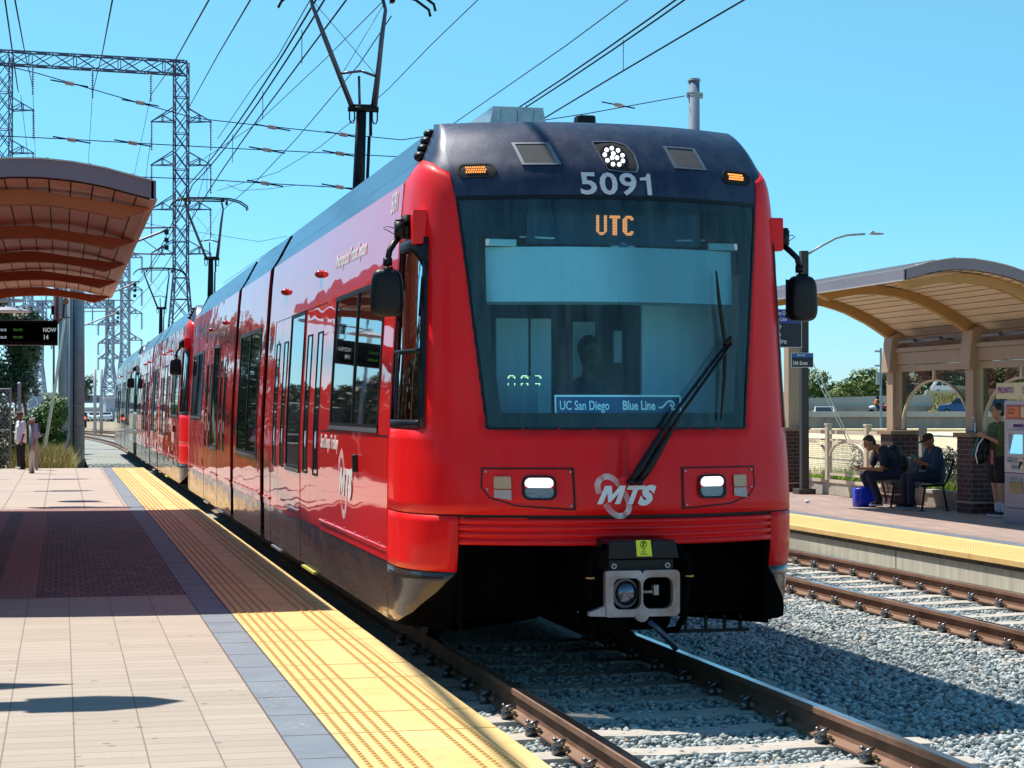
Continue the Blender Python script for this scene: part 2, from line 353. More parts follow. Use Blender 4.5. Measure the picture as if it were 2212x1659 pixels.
class Tram:
    def __init__(s, y0, label, paint, front_paint, number, k, wrap=False):
        s.y0 = y0; s.paint = paint; s.k = k
        s.root = thing('tram', label, 'tram', (CX, y0+CARLEN/2, 0), 'coupled light rail cars')
        s.fp = front_paint; s.number = number; s.wrap = wrap
    def pt(s, x, y, z, end=0):
        if end: y = CARLEN-y; x = -x
        return (CX+x, s.y0+y, z)
    def patch(s, mb, c0, c1, z0, z1, side, end, nc=8, nz=8, off=0, cs=None):
        P = []
        for i in range(nz+1):
            row = []
            for j in range(nc+1):
                c = c0+(c1-c0)*j/nc
                a = z0(c) if callable(z0) else z0; b = z1(c) if callable(z1) else z1; z = a+(b-a)*i/nz
                x, y = cab(c, z)
                if off:
                    xx, yy = cab(min(4, c+.02), z); x2, y2 = cab(max(0, c-.02), z); d = Vector((xx-x2, yy-y2)).normalized(); x += d.y*off; y -= d.x*off
                row.append(s.pt(x*side, y, z, end))
            P.append(row)
        mb.grid(P)
    def cab(s, end):
        r = s.root; sides = (-1, 1); full = end == 0
        zb = lambda c: lerp([(1, 3.03), (1.25, 3.05), (2, 3.2), (2.4, 3.28), (2.8, 3.315), (3.2, 3.31), (3.6, 3.26), (4, 3.2)], c)
        b = MB()
        for d in sides:
            Cs = [0, .25, .5, .75, 1, 1.33, 1.66, 2, 2.12, 2.24, 2.36, 2.5, 2.65, 2.8, 2.95, 3.1, 3.3, 3.5, 3.66, 3.82, 4]
            Zs = [1.031, 1.1, 1.17, 1.25, 1.33, 1.41, 1.49, 1.57]+[1.57+1.21*i/12 for i in range(1, 13)]+[2.905, 3.03, 3.031, 3.032, 3.033, 3.034]
            Pz = lambda i, c: Zs[i] if Zs[i] <= 3.03 else 3.03+(zb(c)-3.03)*(i-21)/4
            k0 = len(b.v); nc_ = len(Cs)
            for i in range(26):
                for c in Cs: x, y = cab(c, Pz(i, c)); b.v.append(s.pt(x*d, y, Pz(i, c), end))
            for i in range(25):
                for j in range(nc_-1):
                    c, z = (Cs[j]+Cs[j+1])/2, (Zs[i]+Zs[i+1])/2
                    if (c < 1 and z > 1.57) or (2.36 < c < 3.82 and 1.57 < z < 2.78): continue
                    b.f.append((k0+i*nc_+j, k0+i*nc_+j+1, k0+(i+1)*nc_+j+1, k0+(i+1)*nc_+j))
            s.patch(b, 2, 4, .67, 1.022, d, end, 16, 8)
            for c in (2, 4):   # returns of the red corner piece
                pass
        s.body = b.build('cab_shell', s.fp, r, smooth=True, solid=.012)
        if s.wrap: s.body['label'] = 'grey green cab shell of the wrapped car'
        b = MB()
        for d in sides: b = MB(); s.patch(b, 2, 4, .30, .66, d, end, 12, 6); s.patch(b, 2, 3.99, .655, .672, d, end, 10, 1, off=-.01); b.build('cab_skirt', M_skirt, r, smooth=True, solid=.01)
        for d in sides: b = MB(); s.patch(b, 2, 3.2, .30, lambda c: lerp([(2, .66), (2.2, .53), (2.5, .39), (2.8, .315), (3.2, .301)], c), d, end, 12, 6, off=.009); b.build('skirt_return', M_under, r, smooth=True)
        b = MB()
        for d in sides: s.patch(b, 0, 4, 1.012, 1.038, d, end, 24, 1, off=-.008)
        b.build('shadow_gap', M_rubber, r, smooth=True)
        # navy brow and roof cap
        b = MB(); zf = lambda c: 3.03 if c <= 1 else zb(c)
        for d in sides:
            s.patch(b, 0, 1, 3.03, 3.58, d, end, 12, 14); s.patch(b, 1, 4, zb, 3.58, d, end, 24, 12)
            rows = [[], []]
            for j in range(25):
                c = 4*j/24; x, y = cab(c, 3.58); rows[0].append(s.pt(x*d, y, 3.58, end)); rows[1].append(s.pt(x*d, .01, 3.60 if c < 3 else 3.582, end))
            b.grid(rows)
        s.brow = b.build('roof_brow', M_navy, r, smooth=True)
        # bumper with ribs
        b = MB(); P = []
        prof = [(.845, -.03), (.85, 0), (.872, 0), (.878, -.016), (.892, -.016), (.898, 0), (.915, 0), (.921, -.016), (.935, -.016), (.941, 0), (.958, 0), (.964, -.016), (.976, -.016), (.982, 0), (1.0, 0), (1.008, -.03)]
        for z, o in prof: P.append([s.pt(x*1.03, yfront(x*1.03, .93)-o-.004, z, end) for x in [i/12-1 for i in range(25)]])
        b.grid(P); b.build('bumper', s.fp, r, smooth=True, solid=.01)
        # dark underside behind the bumper
        b = MB()
        for d in sides:
            P = [[s.pt(d*x, y, z, end) for (x, y) in ((1.03, -.86), (1.02, -.55), (.42, -.52), (.40, .2))] for z in (.34, .86)]
            b.grid(P); P = [[s.pt(d*x, -.86+.0*x, z, end) for x in (1.03, 1.0)] for z in (.3, .86)]; b.grid(P)
            b.add([s.pt(d*1.30, -.2, .295, end), s.pt(d*1.03, -.82, .295, end), s.pt(d*.42, -.5, .33, end), s.pt(d*.42, 1.5, .33, end), s.pt(d*1.30, 1.5, .295, end)], [(0, 1, 2, 3, 4)])
        b.add([s.pt(-.42, -.2, .33, end), s.pt(.42, -.2, .33, end), s.pt(.42, -.2, .86, end), s.pt(-.42, -.2, .86, end)], [(0, 1, 2, 3)])
        b.build('underframe_panel', M_under, r)
        # ladder step right under the skirt
        b = MB()
        for x in (.55, .69, .82, .93): b.beam(s.pt(x, -.6, .33, end), s.pt(x, -.6, .235, end), .018, .02)
        b.beam(s.pt(.40, -.6, .23, end), s.pt(.99, -.6, .23, end), .03, .02); b.build('track_sweeper_bracket', M_dark, r)
        # side cab windows
        for d in sides:
            ztop = lambda c: lerp([(2.36, 2.60), (2.6, 2.74), (2.8, 2.775), (3.82, 2.78)], c)
            b = MB(); s.patch(b, 2.40, 3.78, 1.60, lambda c: ztop(c)-.03, d, end, 12, 10, off=-.012)
            fr = MB(); s.patch(fr, 2.36, 2.46, 1.57, 2.64, d, end, 2, 10, off=.006); s.patch(fr, 3.70, 3.82, 1.57, 2.78, d, end, 2, 10, off=.006)
            s.patch(fr, 2.36, 3.82, 1.57, 1.62, d, end, 10, 1, off=.006); s.patch(fr, 2.36, 3.82, lambda c: ztop(c)-.06, 2.79, d, end, 14, 3, off=.006)
            s.patch(fr, 2.40, 3.78, 2.05, 2.075, d, end, 10, 1, off=.004)
            s.patch(fr, 2.98, 3.05, 1.60, 2.05, d, end, 1, 6, off=.004)
            f = fr.build('cab_side_window', M_frame, r, smooth=True, solid=.008); b.build('pane', M_cabglass, f, smooth=True)
        # windscreen: clear glass sheet with printed border
        b = MB()
        for d in sides: s.patch(b, 0, 1.0, 1.57, 3.03, d, end, 12, 20, off=0)
        g = b.build('windscreen', M_wind, r, smooth=True)
        b = MB()
        inn = lambda z: 1-.10/xg(z)
        for d in sides:
            s.patch(b, .985, 1.03, 1.565, 3.035, d, end, 2, 16, off=.006)
            P = []
            for i in range(21):
                z = 1.60+(2.99-1.60)*i/20; row = []
                for c in (inn(z), .9999): x, y = cab(c, z); row.append(s.pt(x*d, y+.006, z, end))
                P.append(row)
            b.grid(P)
            P = [[s.pt(d*xg(z)*k/10, yfront(xg(z)*k/10, z)+.007, z, end) for k in range(11)] for z in (1.575, 1.60, 1.665)]; b.grid(P)
            P = [[s.pt(d*xg(z)*k/10, yfront(xg(z)*k/10, z)+.007, z, end) for k in range(11)] for z in (2.955, 2.99, 3.025)]; b.grid(P)
            s.patch(b, 0, 1.03, 3.02, 3.045, d, end, 12, 1, off=.007); s.patch(b, 0, 1.03, 1.56, 1.575, d, end, 12, 1, off=.006)
            for z0, z1 in ((2.785, 2.955),):
                P = [[s.pt(d*(.60+(xg(z)*inn(z)-.6)*k), yfront(.60+(xg(z)*inn(z)-.6)*k, z)+.012, z, end) for k in (0, .5, 1)] for z in (z0, z1)]; b.grid(P)
        b.build('printed_border', M_frame, g, smooth=True)
        # headlight units
        for d in sides:
            P = [(.35, 1.325), (.90, 1.325), (.905, 1.20), (.86, 1.135), (.70, 1.085), (.345, 1.06)]
            P = [(d*u, v) for u, v in P]
            if d > 0: pass
            fn = lambda u, v, t: s.pt(u, yfront(u, v)-t-.008, v, end)
            cx_ = sum(p[0] for p in P)/6; cz_ = 1.2
            inn_ = [(cx_+(u-cx_)*.965, cz_+(v-cz_)*.93) for u, v in P]
            b = MB().ring(dens(P, 8), dens(inn_, 8), fn, -.004, .002); h = b.build('headlight', M_rubber, r)
            inn2 = [(cx_+(u-cx_)*.95, cz_+(v-cz_)*.90) for u, v in P]
            b = MB().cpoly(inn2, fn, -.001, 14, 6); b.build('bezel', s.fp, h, smooth=True)
            lx = d*.565
            o = rrect(lx-.102, 1.125, lx+.102, 1.277, .045); i_ = rrect(lx-.088, 1.138, lx+.088, 1.264, .040)
            MB().ring(o, i_, fn, .004, .018).build('lamp_ring', M_frame, h, smooth=False)
            MB().prism(rrect(lx-.087, 1.139, lx+.087, 1.205, .03), fn, .004, .010).build('lamp_reflector', M_chrome, h)
            MB().prism(rrect(lx-.084, 1.202, lx+.084, 1.262, .028), fn, .004, .012).build('lamp_lens', M_lensw if full and s.k == 0 else M_chrome, h)
            tx = d*.78
            MB().prism(rrect(tx-.05, 1.195, tx+.05, 1.27, .01), fn, .004, .012).build('turn_signal', mat('turn_lens', (.55, .38, .22), .3, coat=.6, bump=.9, bscale=190, bdist=.004), h)
            MB().prism([(tx-.05, 1.188), (tx-.05, 1.14), (tx+.05, 1.125), (tx+.05, 1.188)], fn, .004, .010).build('side_reflector', mat('pale_reflector', (.5, .42, .42), .4, bump=.9, bscale=220, bdist=.004), h)
            b = MB()
            for u, v in ((.375, 1.30), (.375, 1.09), (.875, 1.30), (.87, 1.19)): b.cyl(fn(d*u, v, .004), fn(d*u, v, .012), .007, n=8)
            b.build('screw', M_silver, h)
        # brow lamps, vents
        fn = lambda u, v, t: s.pt(u, yfront(u, v)-t-.005, v, end)
        for d in sides:
            vx = d*.50
            o = [(vx-.115-.02, 3.405), (vx+.10, 3.405), (vx+.145, 3.245), (vx-.10, 3.245)]
            ii = [(vx-.115, 3.395), (vx+.078, 3.395), (vx+.115, 3.257), (vx-.082, 3.257)]
            v_ = MB().ring(dens(o, 8), dens(ii, 8), fn, -.01, .006).build('brow_vent', M_silver, r)
            MB().cpoly(ii, fn, .0, 8, 8).build('grille', M_mesh, v_)
            ax = d*.875
            fa = lambda u, v, t: s.pt(u, yfront(u, v)-t-.005, v, end)
            o = rrect(ax-.115, 3.165, ax+.115, 3.262, .047); ii = rrect(ax-.103, 3.175, ax+.103, 3.252, .038)
            a = MB().ring(dens(o, 2), dens(ii, 2), fa, -.01, .005).build('clearance_lamp', M_rubber, r)
            MB().cpoly(ii, fa, .001, 10, 6).build('lamp_recess', M_rubber, a)
            b = MB()
            for q in range(3):
                for p in range(9):
                    u = ax-.062+p*.0135+(.006 if q == 1 else 0); v = 3.20+q*.016; b.box(fa(u, v, .005), (.009, .004, .010))
            b.build('amber_leds', M_amber, a)
        o = [(-.105, 3.40), (.02, 3.405), (.085, 3.385), (.12, 3.33), (.125, 3.26), (.11, 3.225), (.03, 3.225), (-.055, 3.235), (-.075, 3.28)]
        o = [(u*1.12, 3.312+(v-3.315)*1.18) for u, v in o]
        hl = MB().ring(dens([(u*1.05+.002, 3.315+(v-3.315)*1.06) for u, v in o], 4), dens(o, 4), fn, -.01, .006).build('top_headlight', M_silver, r)
        MB().cpoly(o, fn, .001, 10, 8).build('lamp_recess', M_rubber, hl)
        b = MB(); y_ = s.pt(-.01, yfront(0, 3.30)-.006, 3.30, end)
        ring_ = [(0, 0)]+[(.014*math.cos(t), -.006+.016*math.sin(t)) for t in (3.9, 5.5)]+[(.042*math.cos(t+.3), .042*math.sin(t+.3)) for t in [i*2*math.pi/9.0 for i in range(9)]]
        ring_ = [(.0, .018), (-.013, -.008), (.015, -.008)]+[(.052*math.cos(t+.17), .052*math.sin(t+.17)) for t in [i*2*math.pi/9 for i in range(9)]]
        fz = yfront(0, 3.30)
        b.cpoly(circle(-.005, 3.308, .090, 24), fn, .005, 10, 10); b.build('lamp_disc', M_black, hl)
        b = MB()
        for u, v in ring_: b.ell(fn(u*1.15-.005, 3.308+v*1.15, .012), .0135, 8, 6)
        b.build('white_leds', M_ledw, hl, smooth=True)
        # antenna and roof box
        b = MB(); b.prism(rrect(-.07, -.07, .07, .07, .03), lambda u, v, t: s.pt(.03+u*(1-t*.9), .0+v*(1-t*.9), 3.60+t, end), 0, .09); b.build('roof_antenna', M_black, r, bevel=.008)
        b = MB(); P = [(-.22, 0), (-.18, .21), (.18, .21), (.22, 0)]
        b.prism(P, lambda u, v, t: s.pt(-.33+u, .45+t, 3.60+v, end), 0, .9)
        for q in (-.12, .0, .12): b.beam(s.pt(-.33+q, .445, 3.60, end), s.pt(-.33+q, .445, 3.79, end), .012, .012)
        b.build('roof_equipment_box', mat('aluminium_sheet', (.45, .5, .53), .4, metal=.7, var=.2, vscale=12), r)
        if end == 0: s.mirror(-1, 0); s.mirror(1, 0)
        # coupler
        s.coupler(end)
        s.interior(end)
        s.lettering(end)
    def mirror(s, d, end):
        r = s.root; P = lambda x, y, z: s.pt(d*x, y, z, end)
        b = MB(); b.box(P(1.205, -.50, 2.86), (.11, .10, .22)); a = b.build('mirror_bracket', s.fp, r, bevel=.008)
        P0 = P; P = lambda x, y, z: P0(x-.06, y+.15, z); b = MB(); b.box(P(1.335, -.54, 2.87), (.05, .09, .15)); b.cyl(P(1.375, -.55, 2.80), P(1.375, -.55, 2.90), .042, n=14); b.cyl(P(1.375, -.55, 2.90), P(1.375, -.55, 2.915), .035, n=14); b.box(P(1.35, -.55, 2.885), (.08, .07, .03))
        b.tube([P(1.385, -.53, 2.80), P(1.42, -.56, 2.76), P(1.455, -.60, 2.71), P(1.47, -.61, 2.64)], .02, 10)
        b.cyl(P(1.47, -.61, 2.66), P(1.47, -.61, 2.61), .03, n=12); b.cyl(P(1.47, -.61, 2.62), P(1.47, -.61, 2.56), .009, n=8)
        b.tube([P(1.41, -.53, 2.86), P(1.46, -.5, 2.875), P(1.48, -.5, 2.86), P(1.45, -.51, 2.845), P(1.41, -.53, 2.82), P(1.40, -.54, 2.79)], .003, 5)
        b.build('mirror_arm', M_black, a, smooth=True)
        # housing: rounded box, convex toward the front, glass facing back
        b = MB(); c = Vector(P(1.475, -.62, 2.435)); rows = []
        for i in range(17):
            th = math.pi*i/16; rows.append([])
            for j in range(25):
                ph = 2*math.pi*j/24
                sx = lambda v, e: math.copysign(abs(v)**e, v)
                u = sx(math.sin(th), .45)*sx(math.cos(ph), .5); v_ = sx(math.sin(th), .45)*sx(math.sin(ph), .5); n_ = sx(math.cos(th), .55)
                dd = -.075 if n_ > 0 else .05
                q = Vector((u*.105*(.92+.08*(1-v_)), n_*-1*abs(dd), v_*.155))
                rot = Matrix.Rotation(R(14)*d, 3, 'Z')
                q = rot @ q
                if end: q.y = -q.y; q.x = -q.x
                rows[-1].append(c+q)
        b.grid(rows); b.box(c+Vector((0, -.02, .135)), (.06, .06, .06)); h = b.build('mirror_housing', M_black, a, smooth=True)
        b = MB(); q = Vector((0, .056 if not end else -.056, 0)); b.box(c+Matrix.Rotation(R(14)*d, 3, 'Z') @ q, (.17, .006, .26), rz=R(14)*d); b.build('mirror_glass', mat('mirror_glass', (.6, .65, .7), .02, metal=1), h)
    def coupler(s, end):
        r = s.root; fn = lambda u, v, t: s.pt(u, -1.42-t, v, end)
        b = MB(); b.prism([(-.225, .78), (-.215, .89), (.20, .89), (.225, .78)], fn, -.35, .04); b.prism([(-.21, .70), (-.21, .775), (.20, .775), (.20, .70)], fn, -.3, .0)
        c = b.build('coupler', M_black, r, bevel=.006); MB().prism(rrect(-.24, .33, .22, .70, .06), fn, -.6, -.12).build('drawgear', M_under, c)
        MB().prism([(-.045, .795), (-.052, .893), (.04, .893), (.052, .795)], fn, .041, .044).build('warning_sticker', M_yellow, c)
        MB().ring(circle(-.004, .868, .021, 20), circle(-.004, .868, .0175, 20), fn, .045, .0465).beam(fn(-.018, .854, .046), fn(.010, .882, .046), .003, .001, up=(0, 1, 0)).prism([(-.010, .882), (-.002, .884), (.001, .871), (-.003, .862), (.003, .856), (-.006, .855)], fn, .045, .0468).build('no_step_symbol', M_rubber, c)
        for i, t in enumerate(('DO', 'NOT', 'STAND')): text(t, 'sticker_lettering', M_rubber, c, lambda u, v, q, i=i: fn(u-.002, .834-.015*i+v, .045+q), .013, align='CENTER', ext=.001)
        o = [(-.245, .462), (-.315, .445), (-.335, .425), (-.02, .41), (.02, .41)]
        poly = [(-.235, .705), (.215, .705), (.225, .695), (.225, .50), (.215, .465), (.185, .445), (.04, .438), (.0, .405), (-.04, .435), (-.12, .43), (-.345, .43), (-.335, .455), (-.245, .487), (-.235, .53)]
        pl = MB(); 
        # plate made as frame around two openings
        a1 = rrect(-.195, .475, -.02, .665, .045); a2 = rrect(-.008, .475, .182, .668, .05)
        s1 = rrect(-.245, .43, -.014, .71, .02); s2 = rrect(-.014, .43, .226, .71, .03)
        pl.ring(s1, a1, fn, 0, .05); pl.ring(s2, a2, fn, 0, .05)
        pl.prism([(-.24, .50), (-.345, .462), (-.345, .44), (-.24, .435)], fn, .0, .05)
        pl.cyl(fn(-.014, .44, .0), fn(-.014, .44, .055), .042, n=20)
        p = pl.build('coupler_face', M_cast, c)
        MB().prism(circle(-.108, .57, .083, 24, .09), fn, -.02, .0).build('coupler_cone', mat('polished_steel', (.06, .07, .10), .15, metal=1, bump=.3, bscale=9), c)
        MB().ell(fn(-.10, .57, .0), (.07, .03, .075), 16, 10).build('coupler_pin', mat('polished_dark', (.12, .13, .17), .12, metal=1), c, smooth=True)
        b = MB(); b.cyl(fn(-.014, .44, .05), fn(-.014, .44, .06), .022, n=16)
        b.box(fn(.09, .585, -.02), (.03, .05, .06)); b.box(fn(.03, .575, -.01), (.07, .03, .014)); b.build('coupler_hook', M_cast, c)
        b = MB(); b.tube([fn(.03, .40, .04), fn(.08, .36, .05), fn(.17, .27, .04), fn(.215, .225, .0)], .019, 10); b.build('uncoupling_bar', mat('blue_black_steel', (.05, .07, .12), .2, metal=.7), c, smooth=True)
        for d, nm in ((-1, 'air_hose'), (1, 'air_hose')):
            X = .245 if d > 0 else .27
            b = MB(); b.tube([fn(d*.22, .85, -.05), fn(d*X, .83, -.02), fn(d*(X+.05), .78, .0), fn(d*(X+.06), .70, .0), fn(d*(X+.045), .55, -.02), fn(d*(X+.045), .42, -.05), fn(d*(X+.01), .33, -.10), fn(d*X*.8, .30, -.25)], .022, 10)
            h = b.build(nm, M_under, c, smooth=True)
            b = MB(); b.cyl(fn(d*(X+.058), .672, .0), fn(d*(X+.058), .662, .0), .027, n=12); b.build('hose_band', mat('orange_band', (.6, .3, .05), .5), h)
        b = MB()
        for u in (-.18, .16): b = MB(); b.ring(circle(u, .735, .017, 16), circle(u, .735, .009, 16), fn, .0, .012); b.build('coupler_socket', M_silver, c)
    def interior(s, end):
        r = s.root; P = lambda x, y, z: s.pt(x, y, z, end)
        b = MB()
        P1 = []
        for z in (2.37, 2.55, 2.72): P1.append([P(.825*k/8, yfront(.825*k/8, z)+.09, z) for k in range(-8, 9)])
        b.grid(P1); b.build('sun_blind', M_tealL, r, smooth=True)
        b = MB(); b.beam(P(-.83, -.70, 2.365), P(0, -.90, 2.365), .03, .02); b.beam(P(0, -.90, 2.365), P(.83, -.70, 2.365), .03, .02); b.build('blind_rail', M_cabdark, r)
        for d in (-1, 1):
            b = MB(); y_ = yfront(.74, 2.73)+.05; b.box(P(d*.74, y_, 2.745), (.20, .03, .045)); b.beam(P(d*.62, y_, 2.785), P(d*.40, y_-.05, 2.775), .02, .012); b.build('cab_fan_housing', mat('cream_plastic', (.75, .8, .76), .5), r, bevel=.008)
        b = MB(); b.box(P(.06, -.80, 2.735), (.16, .04, .065)); cm = b.build('cab_camera', M_teal, r, bevel=.005); MB().ell(P(.06, -.825, 2.74), (.03, .015, .02)).build('camera_lens', M_cabdark, cm, smooth=True)
        # bulkhead, floor, ceiling, dash
        b = MB(); Y = .55
        b.bx(*[P(-1.2, Y, 0)[0], P(-.62, Y, 0)[0]], P(0, Y, 0)[1], P(0, Y+.03, 0)[1], .9, 2.3)
        b.bx(P(-.60, Y, 0)[0], P(-.38, Y, 0)[0], P(0, Y-.6, 0)[1], P(0, Y-.57, 0)[1], .9, 2.3)
        b.bx(P(-.36, Y, 0)[0], P(-.22, Y, 0)[0], P(0, Y-.6, 0)[1], P(0, Y-.57, 0)[1], .9, 2.3)
        b.bx(P(.04, Y, 0)[0], P(.20, Y, 0)[0], P(0, Y-.2, 0)[1], P(0, Y-.17, 0)[1], 1.2, 2.3)
        b.bx(P(.36, Y, 0)[0], P(1.12, Y, 0)[0], P(0, Y-.80, 0)[1], P(0, Y-.77, 0)[1], .9, 2.6)
        b.build('cab_bulkhead', M_teal, r)
        b = MB(); b.bx(P(-1.2, 0, 0)[0], P(1.2, 0, 0)[0], P(0, 1.4, 0)[1], P(0, 1.43, 0)[1], .6, 3.1)
        b.bx(P(-1.2, 0, 0)[0], P(1.2, 0, 0)[0], P(0, -.7, 0)[1], P(0, 1.4, 0)[1], .9, .93)
        b.bx(P(-1.1, 0, 0)[0], P(1.1, 0, 0)[0], P(0, -.55, 0)[1], P(0, 1.4, 0)[1], 3.1, 3.13); b.build('cab_back_wall', M_cabdark, r)
        b = MB(); b.prism([(-.95, 1.50), (-.80, 1.60), (-.45, 1.66), (-.30, 1.60), (-.30, 1.0), (-.95, 1.0)], lambda u, v, t: P(t, u, v), -.66, .66); b.build('dashboard', M_teal, r)
        b = MB(); b.box(P(-.62, -.62, 1.78), (.30, .12, .24)); b.box(P(-.86, -.6, 1.72), (.08, .1, .18)); b.build('dash_cabinet', M_cabdark, r)
        b = MB(); b.box(P(.30, .13, 2.12), (.055, .03, .22)); b.build('phone_handset', M_teal, r)
        # destination display
        b = MB(); b.box(P(0, -.80, 2.86), (1.16, .05, .24)); ds = b.build('destination_display', mat('display_navy', (.01, .035, .07), .5), r)
        if end == 0 and s.k == 0:
            F = {'U': ["11100111"]+["11100111"]*9+["11100111", "01111110", "00111100"],
                 'T': ["11111111", "11111111"]+["00111000"]*11, 'C': ["00111110", "01111111", "11100011", "11000000"]+["11000000"]*5+["11000000", "11100011", "01111111", "00111110"]}
            F['U'] = ["1100011"]*11+["0111110", "0011100"]; F['T'] = ["1111111"]*2+["0011100"]*11; F['C'] = ["0011110", "0111111", "1110011"]+["1110000"]*7+["1110011", "0111111", "0011110"]
            b = MB(); pitch = .0098
            for i, ch in enumerate('UTC'):
                for q, row in enumerate(F[ch]):
                    for p, v in enumerate(row):
                        if v == '1': b.box(P(-.118+i*.088+p*pitch*1.05, -.832, 2.925-q*pitch), (.0078, .004, .0068))
            b.build('destination_lettering', M_led, ds)
            b = MB()
            for gx in range(0, 96):
                for gz in range(14): b.box(P(-.52+gx*.0109, -.828, 2.925-gz*pitch), (.003, .002, .003))
            b.build('dark_led_dots', mat('unlit_led', (.05, .12, .16), .6), ds)
            b = MB()
            for i, g in enumerate((["011110", "110011", "100001"], ["011110", "110111", "100001"], ["011110", "000011", "000001"])):
                for q, row in enumerate(g):
                    for p, v in enumerate(row):
                        if v == '1': b.box(P(-.70+i*.085+p*.0085, -.83, 1.90-q*.008), (.005, .003, .005))
            for i, g in enumerate((["100001", "100001"], ["110011", "100001"], ["011110", "000010"])):
                for q, row in enumerate(g):
                    for p, v in enumerate(row):
                        if v == '1': b.box(P(-.70+i*.085+p*.0085, -.83, 1.85-q*.008), (.005, .003, .005))
            b.build('run_number_leds', mat('run_led', (.7, .8, .3), .5, emit=(.9, 1, .45), es=1.5), r)
            # line sign standing behind the glass
            gy = lambda u, z, t: P(u, yfront(u, z)+.035-t, z)
            b = MB().prism([(-.38, 1.655), (-.38, 1.775), (.41, 1.775), (.41, 1.655)], lambda u, v, t: gy(u, v, t), 0, .004)
            # refine along curve
            b = MB(); b.grid([[gy(-.44+.82*i/16, z, 0) for i in range(17)] for z in (1.655, 1.772)]); sg = b.build('line_sign', M_blue, r)
            b = MB(); b.grid([[gy(-.44+.82*i/16, z, .003) for i in range(17)] for z in (1.766, 1.778)])
            for u in (-.44, .375): b.grid([[gy(u, z, .003), gy(u+.009, z, .003)] for z in (1.655, 1.772)])
            b.build('sign_border', M_ltblue, sg)
            text('UC San Diego', 'sign_lettering', M_ltblue, sg, lambda u, v, t: gy(-.412+u, 1.685+v, .004+t), .082, bold=.0006, xs=.66)
            text('Blue Line', 'sign_lettering', M_ltblue, sg, lambda u, v, t: gy(-.015+u, 1.685+v, .004+t), .082, bold=.0022, xs=.72)
            b = MB(); wv = [(.262, .019), (.285, .019), (.303, .035), (.322, .055), (.345, .062), (.365, .052), (.372, .036), (.360, .024), (.345, .030), (.348, .042)]
            b.tube([gy(u-.035, 1.68+v, .006) for u, v in wv], .0062, 6); b.tube([gy(u-.035, 1.68+v, .006) for u, v in ((.36, .026), (.352, .008), (.385, .006))], .0062, 6); b.build('wave_emblem', M_ltblue, sg)
        if end == 0 and s.k == 0:
            dr = thing('person', 'driver sitting in shadow behind the tram windscreen', 'person', tuple(P(.08, .0, 1.2))); dk = mat('driver_uniform', (.03, .05, .09), .8); P_ = lambda x, y, z: Vector(P(x, y, z))
            s.driver = (dr, dk, P_)
        if end == 0:
            # wiper
            fy = lambda u, v, t: P(u, yfront(u, v)-t-.008, v)
            b = MB(); b.prism(rrect(-.075, 1.215, .115, 1.27, .025), lambda u, v, t: fy(u, v, t), .0, .006)
            wb = b.build('wiper', s.fp, r)
            b = MB()
            for o in (0, .055):
                b.tube([fy(-.005+o, 1.235, .03), fy(.06+o, 1.33, .05), fy(.30+o*.9, 1.66, .055), fy(.70+o*.6, 2.10, .05)], [.019, .027, .011, .010], 8)
                b.cyl(fy(-.005+o, 1.235, .0), fy(-.005+o, 1.235, .05), .02, n=12)
            b.tube([fy(.70, 2.10, .05), fy(.735, 2.145, .05), fy(.74, 2.10, .045)], .016, 8)
            b.beam(fy(.45, 1.83, .055), fy(.49, 1.83, .055), .008, .008)
            b.build('wiper_arm', M_black, wb, smooth=True)
            b = MB(); b.tube([fy(.655, 2.58, .02), fy(.665, 2.40, .03), fy(.70, 2.12, .035), fy(.69, 1.90, .03), fy(.655, 1.62, .02)], [.006, .012, .015, .012, .006], 6); b.build('wiper_blade', M_rubber, wb)
    def lettering(s, end):
        r = s.root; fn = lambda u, v, t: s.pt(u, yfront(u, v)-t-.009, v, end)
        sv = mat('silver_number', (.68, .70, .76), .45, var=.1, vscale=30)
        if end == 0:
            n_ = text(s.number[:3] if s.k == 0 else s.number, 'fleet_number', sv, r, lambda u, v, t: fn(u-.262, 3.052+v, t+.004), .20, bold=.004, xs=1.22, sp=1.06)
            if s.k == 0: MB().add([fn(.135+u*1.1, 3.052+v, .004) for u, v in ((.044, 0), (.072, 0), (.072, .142), (.052, .142), (.042, .120), (.004, .112), (.004, .095), (.044, .097))], [tuple(range(8))]).build('number_one', sv, n_)
            s.logo(lambda u, v, t: fn(u-.215, 1.10+v, t), 1.0)
    def logo(s, fn, k, xs=1):
        lg = thing('operator_logo', None, None, (0, 0, 0)); lg.parent = s.root; lg.location = -origin(s.root)
        sh = lambda dx: (lambda u, v, t: fn((dx+u+.42*v)*k*xs, v*k, t+.003))
        for dx, P_ in ((.0, [(0, 0), (.032, 0), (.038, .068), (.064, .012), (.080, .012), (.112, .068), (.110, 0), (.145, 0), (.140, .113), (.100, .113), (.074, .058), (.048, .113), (.006, .113)]), (.155, [(0, .113), (.112, .113), (.112, .088), (.072, .088), (.072, 0), (.040, 0), (.040, .088), (0, .088)])):
            MB().add([sh(dx)(u, v, 0) for u, v in P_], [tuple(range(len(P_)))]).build('logo_letter', M_white, lg)
        text('S', 'logo_letter', M_white, lg, lambda u, v, t: fn((.262+u+.42*v)*k*xs, v*k, t+.003), .155, bold=.010, xs=1.10)
        b = MB(); N = 84
        pts = [(.045, .165), (-.035, .12), (-.045, .05), (.02, -.005), (.09, -.035), (.15, -.065), (.19, -.03), (.18, .04), (.13, .09), (.10, .14)]
        # closed smooth loop by Catmull-Rom
        L = len(pts); C = []
